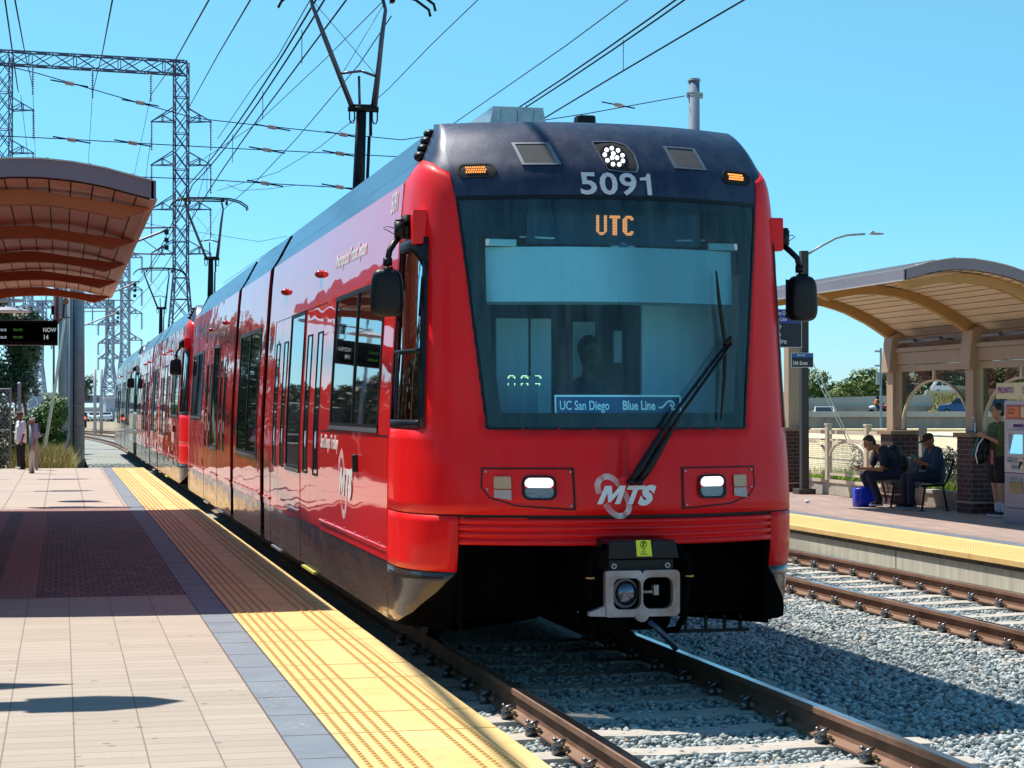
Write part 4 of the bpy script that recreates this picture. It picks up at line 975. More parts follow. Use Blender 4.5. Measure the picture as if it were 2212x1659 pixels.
# ---------------- far platform
Q = .065
o2 = MB().bx(9.93, 14.1, 4, 75, -.45, Q-.11).build('far_platform', mat('stained_concrete', (.66, .63, .52), .85, col2=(.44, .42, .34), vscale=1.3, vs=(1, 5, .35), bump=.5, bscale=25, bdist=.01)); props(o2, kind='structure')
b = MB(); b.bx(9.90, 14.1, 4, 75, Q-.11, Q-.055); b.build('ragged_mortar', mat('dark_mortar', (.08, .07, .05), .95, var=.5, vscale=9, bump=1, bscale=12, bdist=.03), o2)
b = MB(); y = 10.
while y < 60: b.bx(9.88, 10.97, y, y+.605, Q-.06, Q+.003); y += .61
b.build('tactile_strip', M_tac, o2, bevel=.003)
b = MB(); y = 13.
while y < 45:
    for q in range(13):
        x = 9.97+q*.065; a, h = .012, .006
        b.add([(x-a, y-a, Q+.003), (x+a, y-a, Q+.003), (x+a, y+a, Q+.003), (x-a, y+a, Q+.003), (x, y, Q+.003+h)], [(0, 1, 4), (1, 2, 4), (2, 3, 4), (3, 0, 4)])
    y += .065
b.build('tactile_dome', MATS['yellow_dome'], o2)['kind'] = 'stuff'
b = MB(); b.add([(10.97, 4, Q), (14.1, 4, Q), (14.1, 60, Q), (10.97, 60, Q)], [(0, 1, 2, 3)])
b.build('paving', tile_mat('far_paving', ((.34, .24, .21), (.42, .31, .26)), .3, .61, .01, (.2, .14, .12), stain=.4), o2)
sheet('blue_band', 10.97, 11.2, 10, 60, Q+.002, M_band, o2)
b = MB()
for y in [12+4.9*i for i in range(9)]: b.bx(9.926, 9.929, y-.006, y+.006, -.4, Q-.11)
b.build('wall_joint', M_gap, o2)
# ================================================================ canopies
TOPP = [(0, 3.585), (.2, 3.64), (.36, 3.687), (.6, 3.73), (.8, 3.745), (1.0, 3.742), (1.23, 3.715), (1.45, 3.675), (1.6, 3.64), (1.85, 3.56), (2.1, 3.45), (2.3, 3.35), (2.5, 3.235), (2.75, 3.06), (2.95, 2.92)]
RTOP = [(0, 3.43), (.3, 3.475), (.57, 3.513), (.9, 3.567), (1.1, 3.56), (1.33, 3.533), (1.55, 3.50), (1.74, 3.449), (2.1, 3.30), (2.3, 3.20), (2.5, 3.089), (2.75, 2.91)]
RBOT = [(.21, 3.334), (.47, 3.396), (.7, 3.43), (.86, 3.437), (1.1, 3.43), (1.33, 3.408), (1.55, 3.35), (1.74, 3.287), (2.1, 3.12), (2.3, 3.0), (2.5, 2.873), (2.73, 2.731)]
def canopy(root, xe, d, y0, y1, rafters, cols, post_y, k=1.0, dz=0):
    """eave at xe, curving away in direction d; cols: rafter, deck, fascia, roof"""
    fn = lambda y: (lambda u, v, t: (xe+d*u*k, y+t, v+dz))
    N = [i*2.95/26 for i in range(27)]
    b = MB(); b.grid([[fn(y)(u, lerp(TOPP, u)-.155, 0) for u in N] for y in (y0+.03, y1-.03)]); b.build('roof_deck', cols[1], root, smooth=True)
    b = MB(); b.grid([[fn(y)(u, lerp(TOPP, u), 0) for u in N] for y in (y0, y1)])
    u = .15
    while u < 2.9: b.beam(fn(y0)(u, lerp(TOPP, u)+.008, 0), fn(y1)(u, lerp(TOPP, u)+.008, 0), .02, .03); u += .3
    b.build('roof_sheet', cols[3], root)
    b = MB(); u = .12
    while u < 2.8: b.beam(fn(y0+.05)(u, lerp(TOPP, u)-.158, 0), fn(y1-.05)(u, lerp(TOPP, u)-.158, 0), .012, .006); u += .155
    b.build('deck_seam', mat('seam_dark', (.05, .04, .035), .9), root)
    b = MB()
    for y in (y0, y1): b.prism([(u, lerp(TOPP, u)+.004) for u in N]+[(u, lerp(TOPP, u)-.145) for u in N[::-1]], fn(y), -.03, .03)
    b.bx(xe-.02, xe+.02, y0-.03, y1+.03, 3.44+dz, 3.592+dz); f = b.build('fascia', cols[2], root)
    b = MB(); b.bx(xe-.03, xe+.03, y0-.03, y1+.03, 3.432+dz, 3.444+dz); b.prism([(u, lerp(TOPP, u)+.012) for u in N]+[(u, lerp(TOPP, u)) for u in N[::-1]], fn(y0), -.045, .0)
    b.build('fascia_trim', mat('pale_trim', (.55, .53, .5), .5), f)
    for y in rafters:
        b = MB(); P = [(u, lerp(RTOP, u)) for u in [p[0] for p in RTOP]]+[(u, v) for u, v in RBOT[::-1]]
        b.prism(P, fn(y), -.07, .07); b.build('rafter', cols[0], root, bevel=.006)
TAN = mat('tan_painted_steel', (.44, .27, .10), .55, var=.08, vscale=2); TANL = mat('beige_deck', (.74, .64, .50), .6, var=.10, vscale=1.5, vs=(4, .6, 4)); LAV = mat('grey_fascia', (.25, .23, .27), .5, var=.08, vscale=2)
ROOFM = mat('standing_seam_roof', (.30, .29, .31), .45, metal=.4)
BRN = mat('terracotta_rafter', (.40, .17, .075), .6, var=.08, vscale=2); BRL = mat('terracotta_deck', (.64, .43, .34), .55, var=.12, vscale=1.2, vs=(5, .6, 5)); PURP = mat('plum_fascia', (.20, .16, .20), .5, var=.08, vscale=2)
BEIGE = mat('beige_steel', (.42, .31, .22), .5, var=.06, vscale=2); BEIGEL = mat('pale_beige_fence', (.62, .53, .42), .6, var=.06, vscale=3)
M_pier = mat('pier_brick', (.1, .05, .05), .8); n, l, bb = nodes(M_pier)
geo = n.new('ShaderNodeNewGeometry'); sx = n.new('ShaderNodeSeparateXYZ'); l.new(geo.outputs['Position'], sx.inputs[0]); cb = n.new('ShaderNodeCombineXYZ')
l.new(math_(n, l, 'ADD', sx.outputs[0], sx.outputs[1]), cb.inputs[0]); l.new(sx.outputs[2], cb.inputs[1])
br = n.new('ShaderNodeTexBrick'); l.new(cb.outputs[0], br.inputs['Vector']); br.inputs['Scale'].default_value = 1; br.inputs['Brick Width'].default_value = .21; br.inputs['Row Height'].default_value = .075
br.inputs['Mortar Size'].default_value = .006; br.inputs['Color1'].default_value = (.075, .028, .03, 1); br.inputs['Color2'].default_value = (.045, .02, .025, 1); br.inputs['Mortar'].default_value = (.16, .13, .12, 1)
l.new(br.outputs['Color'], bb.inputs['Base Color'])
lc = thing('platform_canopy', 'terracotta curved canopy over the near platform, top left', 'canopy', (-1.2, 23.5, PZ), 'curved platform canopies')
canopy(lc, .745, -1, 16.3, 31.1, [17.0, 20.36, 23.7, 27.0, 30.74], (BRN, BRL, PURP, ROOFM), [], k=1.15)
b = MB()
for y in (17.0, 20.36, 23.7, 27.0, 30.74): b.bx(-2.85, -2.5, y-.15, y+.15, PZ, 2.95)
b.build('canopy_post', BRN, lc)
b = MB(); b.bx(-2.78, -2.58, 16.4, 31, 2.6, 2.85); b.build('canopy_beam', BRN, lc)
rc = thing('platform_canopy', 'tan curved canopy over the far platform bench, right side', 'canopy', (13.9, 27.5, Q), 'curved platform canopies')
canopy(rc, 11.2, 1, 24.3, 30.7, [24.6, 27.5, 30.4], (TAN, TANL, LAV, ROOFM), [])
for y in (24.5, 27.42, 30.36):
    b = MB(); b.bx(13.72, 13.98, y-.13, y+.13, 1.31, 2.30); b.bx(13.78, 13.92, y-.16, y+.16, 1.31, 2.30)
    b.prism([(13.64, 2.29), (14.04, 2.29), (14.02, 2.95), (13.92, 3.0), (13.70, 2.90), (13.66, 2.6)], lambda u, v, t: (u, y+t, v), -.17, .17)
    b.build('canopy_post', BEIGE, rc, bevel=.01)
for a, e in ((24.66, 27.25), (27.59, 30.19)):
    b = MB(); b.bx(13.78, 13.94, a, e, 2.42, 2.62); b.bx(13.75, 13.97, a, e, 2.625, 2.70); b.bx(13.955, 13.985, a, e, 2.705, 2.99); b.bx(13.80, 13.92, a, e, 2.30, 2.41); b.build('canopy_beam', BEIGE, rc, bevel=.004)
    m_ = (a+e)/2; h = (e-a)/2
    arch = [(m_+h*.97*math.cos(t), 1.33+.83*math.sin(t)) for t in [math.pi*i/28 for i in range(29)]]
    arch2 = [(m_+(h*.97-.035)*math.cos(t), 1.33+.795*math.sin(t)) for t in [math.pi*i/28 for i in range(29)]]
    b = MB()
    for i in range(28): b.add([(13.83, *arch[i]), (13.83, *arch[i+1]), (13.83, *arch2[i+1]), (13.83, *arch2[i]), (13.88, *arch[i]), (13.88, *arch[i+1]), (13.88, *arch2[i+1]), (13.88, *arch2[i])], [(0, 1, 2, 3), (4, 7, 6, 5), (0, 4, 5, 1), (2, 6, 7, 3)])
    b.bx(13.82, 13.89, m_-.035, m_+.035, 2.14, 2.32); b.build('arched_frame', BEIGEL, rc)
    b = MB()
    for i in range(28): b.add([(13.855, *arch[i]), (13.855, *arch[i+1]), (13.855, arch[i+1][0], 2.31), (13.855, arch[i][0], 2.31)], [(0, 1, 2, 3)])
    b.build('tinted_panel', glass('bronze_pane_%d' % int(a), (.40, .34, .24), .02, 1.0), rc)
    b = MB(); b.cyl((13.6, m_-.75, 2.80), (13.6, m_-.2, 2.80), .035, n=10); b.cyl((13.6, m_+.2, 2.80), (13.6, m_+.75, 2.80), .035, n=10); b.bx(13.62, 13.75, m_-.9, m_+.9, 2.76, 2.80); b.build('canopy_lamp', mat('lamp_housing', (.10, .10, .13), .4), rc)
def pier(y, label, h=1.31, x=13.83, post=False, w_=.25):
    r = thing('brick_pier', label, 'brick pier', (x, y, Q), 'brick piers along the far platform')
    MB().bx(x-w_, x+w_, y-w_, y+w_, Q, h-.07).build('brick_shaft', M_pier, r)
    b = MB(); b.bx(x-w_-.05, x+w_+.05, y-w_-.05, y+w_+.05, h-.068, h); b.build('coping', mat('brown_coping', (.25, .17, .12), .7), r, bevel=.008)
    b = MB(); b.bx(x-w_-.02, x+w_+.02, y-w_-.02, y+w_+.02, Q+.16, Q+.19); b.build('stone_band', mat('tan_band', (.35, .27, .2), .7), r)
    if post: MB().bx(x-.13, x+.13, y-.13, y+.13, h+.002, 3.1).build('steel_post', BEIGE, r, bevel=.01)
pier(30.2, 'dark brick pier directly behind the bench backrest', w_=.24)
pier(27.3, 'dark brick pier with a water bottle on its coping'); pier(24.4, 'brick pier behind the ticket machine'); pier(35.1, 'brick pier beside the red tram edge, farthest of the row', post=True, w_=.22)
# water bottle
t = thing('water_bottle', 'clear plastic bottle standing on the brick pier coping', 'bottle', (13.68, 27.2, 1.31))
b = MB(); b.tube([(13.68, 27.2, 1.312), (13.68, 27.2, 1.32), (13.68, 27.2, 1.45), (13.68, 27.2, 1.50), (13.68, 27.2, 1.53)], [.03, .034, .034, .016, .014], 12); b.build('bottle_body', mat('bottle_plastic', (.6, .7, .8), .1, trans=.7), t, smooth=True)
MB().cyl((13.68, 27.2, 1.531), (13.68, 27.2, 1.55), .016, n=10).build('bottle_cap', M_white, t)
# fence
for i in range(7):
    pass
def fence_bay(y0, y1, lab):
    r = thing('arched_fence', lab, 'fence', (13.95, (y0+y1)/2, Q+.2), 'pale beige arched fence')
    b = MB()
    for z, h in ((1.24, .07), (1.10, .035), (.46, .04), (.33, .06)): b.bx(13.93, 13.97, y0+.05, y1-.05, z-h/2, z+h/2)
    b.build('fence_rail', BEIGEL, r)
    m_ = (y0+y1)/2; h = (y1-y0)/2-.1; b = MB(); pr = None
    b.tube([(13.95, m_+h*math.cos(t), .80+.27*math.sin(t)) for t in [math.pi*i/14 for i in range(15)]], .025, 6)
    b.bx(13.93, 13.97, y0+.05, y0+.09, .36, 1.2); b.bx(13.93, 13.97, y1-.09, y1-.05, .36, 1.2); b.build('fence_arch', BEIGEL, r)
    b = MB(); z = .5
    while z < 1.08: b.bx(13.955, 13.960, y0+.09, y1-.09, z-.004, z+.004); z += .035
    y = y0+.12
    while y < y1-.1: b.bx(13.950, 13.955, y-.0025, y+.0025, .48, 1.08); y += .06
    b.build('woven_mesh', mat('mesh_beige', (.5, .45, .38), .5), r)
for a, e, lab in ((30.0, 31.8, 'beige arched fence panel just behind the bench end'), (31.8, 33.6, 'beige arched fence panel behind the man with glasses'), (33.6, 35.4, 'beige arched fence panel beside the brown sign pole')): fence_bay(a, e, lab)
for y in (30.0+.0, 31.8, 33.6):
    if y > 30.1:
        o = MB().bx(13.90, 14.0, y-.06, y+.06, Q+.28, 1.36).bx(13.89, 14.01, y-.07, y+.07, 1.36, 1.40).build('fence_post', BEIGEL, None, bevel=.006); props(o, 'beige square fence post %s' % ('between the panels behind the seated men' if y < 32 else 'near the brown sign pole'), 'fence post', 'pale beige arched fence')
    else:
        o = MB().bx(13.95, 14.05, 29.6, 29.72, Q+.28, 1.36).build('fence_post', mat('grey_post', (.35, .33, .3), .7), None, bevel=.006); props(o, 'grey fence post just right of the brick pier behind the bench', 'fence post', 'pale beige arched fence')
o = MB().bx(13.95, 14.12, 20, 45, Q+.002, Q+.28).build('concrete_kerb', M_conc, None, bevel=.01); props(o, 'low concrete kerb running under the beige fence', 'kerb')
def chainlink(name, label, A, B_, z0, z1, sp=.06, r_=.0022, top=True, group=None, postn=3, pm=M_steel):
    A, B_ = Vector(A), Vector(B_); L = (B_-A).length; u = (B_-A)/L; H = z1-z0
    root = thing(name, label, 'chain link fence', ((A.x+B_.x)/2, (A.y+B_.y)/2, z0), group)
    b = MB(); t = -H
    P = lambda s_, z: (A.x+u.x*s_, A.y+u.y*s_, z)
    while t < L:
        for sg in (1, -1):
            s0, s1_ = t, t+H; za, zb_ = (z0, z1) if sg > 0 else (z1, z0)
            if s0 < 0: za += (zb_-za)*(-s0/H); s0 = 0
            if s1_ > L: zb_ = za+(zb_-za)*((L-s0)/(s1_-s0)); s1_ = L
            if s1_-s0 > .02: b.tube([P(s0, za), P(s1_, zb_)], r_, 3, cap=False)
        t += sp
    b.build('wire_mesh', M_steel if pm is M_steel else pm, root)
    b = MB()
    for i in range(postn+1): b.cyl(P(L*i/postn, z0-.2), P(L*i/postn, z1+.05), .03, n=8)
    if top: b.cyl(P(0, z1), P(L, z1), .02, n=8)
    b.build('fence_frame', M_steel, root)
    return root
chainlink('chain_link_fence', 'wire chain link fence behind the bench, in front of a cream wall', (15.6, 37.5, 0), (15.6, 27.5, 0), .0, 1.18, .07, .0025)
# ground strip, kerb, grass
props(MB().add([(14.12, 20, .02), (24, 20, .02), (24, 60, .02), (14.12, 60, .02)], [(0, 1, 2, 3)]).build('verge_ground', mat('verge_soil', (.28, .24, .13), .95, col2=(.17, .20, .06), vscale=.8), None), kind='structure')
def grass(name, label, pts, h, cols, seed, cat='grass', wdt=.008):
    r_ = random.Random(seed); b = MB()
    for (x, y, z) in pts:
        a = r_.uniform(0, 6.28); hh = h*r_.uniform(.5, 1.25); lx, ly = math.cos(a)*hh*r_.uniform(.1, .6), math.sin(a)*hh*r_.uniform(.1, .6); w_ = wdt*r_.uniform(.6, 1.4); wx, wy = -math.sin(a)*w_, math.cos(a)*w_
        b.add([(x-wx, y-wy, z), (x+wx, y+wy, z), (x+lx*.4+wx*.6, y+ly*.4+wy*.6, z+hh*.6), (x+lx*.4-wx*.6, y+ly*.4-wy*.6, z+hh*.6), (x+lx, y+ly, z+hh)], [(0, 1, 2, 3), (3, 2, 4)])
    m = mat(name+'_blades', cols[0], .6, col2=cols[1], vscale=6)
    return props(b.build(name, m, None), label, cat, kind='stuff')
r_ = random.Random(5)
grass('verge_grass', 'sunlit green grass behind the far platform kerb', [(r_.uniform(14.2, 17.5), r_.uniform(25, 38), .02) for i in range(22000)], .40, ((.22, .38, .02), (.55, .62, .08)), 5, wdt=.012)
# shrubs
def shrub(name, label, c, r3, leaf, nleaf, cols, seed, cat='bush', stems=6, group=None, smat=None, gap=.25, parts=('leaves', 'stem')):
    rr = random.Random(seed); root = thing(name, label, cat, (c[0], c[1], c[2]-r3[2]), group); b = MB()
    blobs = [(Vector((rr.uniform(-.7, .7)*r3[0], rr.uniform(-.7, .7)*r3[1], rr.uniform(-.75, .75)*r3[2])), rr.uniform(.22, .42)) for i in range(22)]
    blobs = [(p, q) for p, q in blobs if (p.x/r3[0])**2+(p.y/r3[1])**2+(p.z/r3[2])**2 < .9]
    vols = [q**2 for _, q in blobs]
    for i in range(nleaf):
        p, q = rr.choices(blobs, vols)[0]; d = Vector((rr.gauss(0, 1), rr.gauss(0, 1), rr.gauss(0, 1))).normalized(); k = rr.uniform(.55, 1.05)
        x = p+Vector((d.x*q*r3[0], d.y*q*r3[1], d.z*q*r3[2]))*k+Vector(c)
        n_ = (d+Vector((rr.gauss(0, .5), rr.gauss(0, .5), rr.gauss(0, .5)+.3))).normalized(); a = n_.cross(Vector((rr.gauss(0, 1), rr.gauss(0, 1), rr.gauss(0, 1)))).normalized(); e = n_.cross(a); s_ = leaf*rr.uniform(.6, 1.4)
        b.add([x-a*s_, x-e*s_*.45, x+a*s_, x+e*s_*.45], [(0, 1, 2, 3)])
    b.build(parts[0], mat(name+'_leaf_%d' % seed, cols[0], .55, col2=cols[1], vscale=2.5/max(r3)), root)
    b = MB(); base = Vector((c[0], c[1], c[2]-r3[2]))
    for i in range(stems):
        p, q = rr.choice(blobs); e = Vector(c)+p; m_ = (base+e)/2+Vector((rr.gauss(0, .08), rr.gauss(0, .08), 0))*r3[0]
        b.tube([base, m_, e], [.05*max(r3)*.5, .03*max(r3)*.5, .008*max(r3)], 6)
    b.build(parts[1], smat or mat('twig_bark', (.14, .10, .07), .9), root)
    return root
SH = ((.10, .10, .09), (.28, .26, .22))
for i, (x, y, z, r3, lab) in enumerate(((15.0, 30.5, .55, (.35, .5, .5), 'grey leafy shrub between the two seated men and the fence'), (15.1, 28.7, .45, (.3, .4, .45), 'grey twiggy shrub right of the man in the cap'), (14.9, 34.0, .5, (.35, .6, .5), 'grey shrub behind the arched fence beside the sign pole'), (15.0, 32.0, .45, (.3, .5, .45), 'dark shrub behind the middle fence panel'), (15.2, 27.9, .35, (.3, .3, .35), 'dry shrub beside the brick pier with the bottle'))):
    shrub('grey_shrub', lab, (x, y, z), r3, .035, 1500, SH, 20+i, group='grey shrubs behind the fence')
# cream wall beyond
A, B_ = atD(1640, 1013, 60), atD(2260, 1013, 60)
b = MB(); zt = 1.02; b.beam((A.x, A.y, (zt-.4)/2), (B_.x, B_.y, (zt-.4)/2), .4, zt+.4); props(b.build('retaining_wall', mat('cream_wall', (.62, .52, .33), .85, var=.12, vscale=.5), None), 'low cream wall beyond the chain link fence', 'wall')
E0 = [atD(x, 900, d_) for d_, x in ((43, 1560), (43, 2330), (61, 2330), (61, 1560))]
props(MB().add([(p.x, p.y, z) for p, z in zip(E0, (-.2, -.2, 1.03, 1.03))], [(0, 1, 2, 3)]).build('concrete_slope', mat('cream_slope', (.80, .68, .42), .85, var=.08, vscale=.5), None), kind='structure')
# ---------------- bench
def slat_bench(root):
    b = MB(); n_ = 36
    for i in range(n_):
        y = 27.95+(30.2-27.95)*i/(n_-1)
        b.tube([(13.16, y, Q+.40), (13.13, y, Q+.43), (13.18, y, Q+.455), (13.40, y, Q+.43), (13.52, y, Q+.425), (13.58, y, Q+.46), (13.64, y, Q+.62), (13.70, y, Q+.80), (13.72, y, Q+.81)], .0095, 5)
    b.build('bench_slats', mat('bench_blue_black', (.07, .095, .15), .35, metal=.5), root, smooth=True)
    b = MB()
    for y in (27.93, 29.08, 30.22):
        b.tube([(13.15, y, Q+.40), (13.55, y, Q+.41), (13.62, y, Q+.52), (13.71, y, Q+.80)], .02, 6)
        b.tube([(13.22, y, Q+.40), (13.16, y, Q)], .018, 6); b.tube([(13.52, y, Q+.40), (13.60, y, Q)], .018, 6)
        b.box((13.16, y, Q+.006), (.12, .05, .012)); b.box((13.60, y, Q+.006), (.12, .05, .012))
    b.beam((13.15, 27.93, Q+.41), (13.15, 30.22, Q+.41), .02, .02); b.beam((13.72, 27.93, Q+.81), (13.72, 30.22, Q+.81), .02, .02); b.build('bench_frame', M_black, root)
slat_bench(thing('slatted_bench', 'dark metal slatted bench with two men sitting on it', 'bench', (13.4, 29.1, Q)))
# ---------------- people
def fig(name, segs, ells, m, parent, vox=.011, sm=4):
    b = MB()
    for s_ in segs:
        p0, p1, r0, r1 = s_; b.tube([p0, p1], [r0, r1], 14); b.ell(p0, r0, 12, 8); b.ell(p1, r1, 12, 8)
    for e in ells: b.ell(e[0], e[1], 14, 10, e[2] if len(e) > 2 else None)
    o = b.build(name, m, parent); q = o.modifiers.new('r', 'REMESH'); q.mode = 'VOXEL'; q.voxel_size = vox; q.use_smooth_shade = True
    q = o.modifiers.new('s', 'SMOOTH'); q.factor = .5; q.iterations = sm; return o
SKIN = mat('skin_tan', (.33, .16, .09), .5, var=.06, vscale=14); SKIN2 = mat('skin_light', (.46, .25, .17), .5, var=.06, vscale=14); SKIN3 = mat('skin_brown', (.20, .09, .05), .5, var=.08, vscale=14)
HAIR = mat('dark_hair', (.012, .009, .008), .5, bump=.5, bscale=90, bdist=.004)
class Frame:
    def __init__(s, o, heading, k=1): s.o = Vector(o); s.f = Vector((math.cos(heading), math.sin(heading), 0)); s.l = Vector((-s.f.y, s.f.x, 0)); s.k = k
    def __call__(s, a, b, c): return s.o+(s.f*a+s.l*b)*s.k+Vector((0, 0, c*s.k))
def head(P, c, tilt=0, turn=0, k=1):
    """returns segs, ells for a head centred on c=(fwd,left,up)"""
    E = []; Q_ = []
    M = Matrix.Rotation(math.atan2(P.f.y, P.f.x)+turn, 3, 'Z') @ Matrix.Rotation(tilt, 3, 'Y')
    C = P(*c); g = lambda x, y, z: C+(M @ Vector((x, y, z)))*P.k
    kk = P.k
    E += [(g(-.012, 0, .025), (.094*kk, .076*kk, .098*kk), M), (g(.02, 0, -.05), (.068*kk, .060*kk, .070*kk), M), (g(.055, 0, -.09), (.026*kk, .026*kk, .02*kk), M)]
    E += [(g(.088, 0, -.005), (.010*kk, .010*kk, .026*kk), M), (g(.098, 0, -.022), (.015*kk, .015*kk, .011*kk), M), (g(.078, 0, -.058), (.014*kk, .022*kk, .010*kk), M), (g(.078, 0, .035), (.012*kk, .045*kk, .010*kk), M)]
    for d in (-1, 1): E.append((g(-.01, d*.077, -.005), (.018*kk, .009*kk, .030*kk), M)); E.append((g(.045, d*.045, -.02), (.03*kk, .025*kk, .02*kk), M))
    return E, g, M
def hand(P, w_, d, side, k=1.0, curl=.6, spread=(0, 0, 1)):
    """fingers from wrist w_ in direction d"""
    S = []; w_ = Vector(w_); d = Vector(d).normalized(); lat = d.cross(Vector(spread)).normalized(); nrm = lat.cross(d); kk = P.k*k
    pc = w_+d*.045*kk
    for i in range(4):
        a = (i-1.5)*.019*kk; L = (.068, .078, .073, .058)[i]*kk
        p0 = w_+d*.085*kk+lat*a; p1 = p0+(d*.8-nrm*side*curl*.5)*L*.5; p2 = p1+(d*.45-nrm*side*curl)*L*.5
        S += [(w_+d*.02*kk+lat*a*.7, p0, .014*kk, .0115*kk), (p0, p1, .0095*kk, .0085*kk), (p1, p2, .0085*kk, .007*kk)]
    t0 = w_+d*.03*kk+lat*.03*kk; t1 = t0+(d*.6+lat*.7-nrm*side*.4).normalized()*.035*kk; t2 = t1+(d*.9+lat*.2-nrm*side*.4).normalized()*.03*kk
    S += [(t0, t1, .012*kk, .010*kk), (t1, t2, .010*kk, .0085*kk)]
    return S, [(pc, (.03*kk, .03*kk, .03*kk))]
def face(g, M, root, kk, glasses=False):
    for d in (-1, 1):
        MB().ell(g(.078, d*.030, .012), (.010*kk, .014*kk, .009*kk), 8, 6, M).build('eye', mat('eye_white', (.5, .45, .42), .3), root, smooth=True)
        MB().ell(g(.086, d*.030, .012), (.004*kk, .006*kk, .006*kk), 8, 6, M).build('pupil', HAIR, root, smooth=True)
        MB().tube([g(.084, d*.045, .030), g(.088, d*.018, .033)], .004*kk, 5).build('eyebrow', HAIR, root)
    MB().tube([g(.083, -.02, -.06), g(.090, 0, -.058), g(.083, .02, -.06)], .003*kk, 5).build('lips', mat('lips', (.22, .07, .06), .5), root)
    if glasses:
        b = MB()
        for d in (-1, 1): b.tube([g(.102+.0*t, d*.032+.022*math.cos(t), .008+.018*math.sin(t)) for t in [i*math.pi/6 for i in range(13)]], .0018, 5); b.tube([g(.10, d*.054, .012), g(.0, d*.082, .012)], .002, 5)
        b.build('glasses', M_frame, root)
def legs_of(P, hip, knee, ank, lat, r=(.085, .06, .045), klat=None):
    S = []
    for d in (-1, 1):
        kl = (klat or lat)
        S += [(P(hip[0], d*lat, hip[1]), P(knee[0], d*kl, knee[1]), r[0]*P.k, r[1]*P.k), (P(knee[0], d*kl, knee[1]), P(ank[0], d*kl, ank[1]), r[1]*P.k*.95, r[2]*P.k)]
    return S
def shoe(P, ank, lat, root, m, sole=None, turn=0):
    for d in (-1, 1):
        f = lambda a, b_, c: P(ank[0]+a, d*lat+b_, ank[1]+c)
        o = fig('shoe', [(f(-.02, 0, -.03), f(.05, 0, -.035), .038*P.k, .036*P.k), (f(.05, 0, -.035), f(.14, 0, -.045), .038*P.k, .026*P.k)], [], m, root, .009)
        if sole:
            b = MB(); b.prism([(a, e) for a, e in rrect(-.07, -.04, .17, .04, .035)], lambda u, v, t: f(u, v, -.075+t), 0, .028); b.build('sole', sole, o, bevel=.004)
def seated(name, label, base, shirt_m, trouser_m, skin, pose, extra=None, hair=None, cap=None, glasses=False):
    P = Frame(base, math.pi); root = thing('person', label, 'person', base)
    hip, knee, ank, chest, neck, hd, sh, el, wr = [pose[k] for k in ('hip', 'knee', 'ank', 'chest', 'neck', 'head', 'sh', 'el', 'wr')]
    S = legs_of(P, hip, knee, ank, .10, (.075, .052, .036), .12)
    S += [(P(hip[0], 0, hip[1]), P(chest[0], 0, chest[1]), .12, .12), (P(chest[0], 0, chest[1]), P(neck[0], 0, neck[1]), .11, .055), (P(neck[0], 0, neck[1]), P(hd[0]-.02, 0, hd[1]-.06), .055, .05)]
    E = []
    for d in (-1, 1):
        a, e, w_ = P(sh[0], d*.175, sh[1]), P(el[0], d*.20, el[1]), P(wr[0], d*.055, wr[1])
        S += [(a, e, .047, .037), (e, w_, .036, .025)]; hs_, he = hand(P, w_, (w_-e), d, curl=.9, spread=(0, 0, 1)); S += hs_; E += he
    e2, g, M = head(P, (hd[0], 0, hd[1]), pose['tilt'], pose.get('turn', 0)); E += e2
    body = fig('body', S, E, skin, root, .0075, 3)
    face(g, M, root, 1, glasses)
    T = legs_of(P, hip, knee, (ank[0], ank[1]+.03), .10, (.098, .075, .062), .12)+[(P(hip[0]-.02, 0, hip[1]+.02), P(hip[0]+.03, 0, hip[1]+.08), .15, .135)]
    fig('trousers', T, [], trouser_m, root, .012)
    T = [(P(hip[0]-.02, 0, hip[1]+.09), P(chest[0], 0, chest[1]), .145, .15), (P(chest[0], .03, chest[1]), P(sh[0], .09, sh[1]-.02), .14, .10), (P(chest[0], -.03, chest[1]), P(sh[0], -.09, sh[1]-.02), .14, .10), (P(sh[0], -.15, sh[1]-.01), P(sh[0], .15, sh[1]-.01), .068, .068)]
    sl_ = pose.get('sleeve', .55)
    for d in (-1, 1):
        a, e = P(sh[0], d*.175, sh[1]), P(el[0], d*.20, el[1]); w_ = P(wr[0], d*.055, wr[1])
        T.append((a, a+(e-a)*min(sl_, 1), .066, .058))
        if sl_ > 1: T.append((e, e+(w_-e)*(sl_-1), .055, .047))
    fig('shirt', T, [], shirt_m, root, .012)
    shoe(P, ank, .12, root, M_black, mat('sole_grey', (.25, .3, .4), .6))
    if hair: fig('hair', [], [(g(-.03, 0, .055), (.088, .082, .078), M), (g(-.065, 0, .0), (.055, .076, .07), M), (g(.02, 0, .10), (.05, .06, .022), M)], HAIR, root, .008, 2)
    if cap:
        fig('cap', [], [(g(-.012, 0, .065), (.10, .086, .070), M), (g(-.0, 0, .05), (.098, .085, .03), M)], cap, root, .008, 2)
        b = MB(); b.prism([(.07, -.07), (.13, -.065), (.17, -.03), (.18, 0), (.17, .03), (.13, .065), (.07, .07)], lambda u, v, t: g(u, v, .045+t-.0), 0, .008); b.build('cap_peak', cap, root)
        MB().ell(g(.085, 0, .085), (.012, .022, .024), 10, 8, M).build('cap_badge', mat('badge_gold', (.6, .4, .05), .5), root)
    return P, root, g
NAVY = mat('navy_cloth', (.008, .014, .04), .85, bump=.4, bscale=14, bdist=.02); DENIM = mat('dark_denim', (.010, .016, .042), .85, bump=.3, bscale=18, bdist=.015); BLUSH = mat('blue_shirt', (.012, .035, .09), .85, bump=.4, bscale=14, bdist=.02)
b1 = (13.36, 29.35, Q)
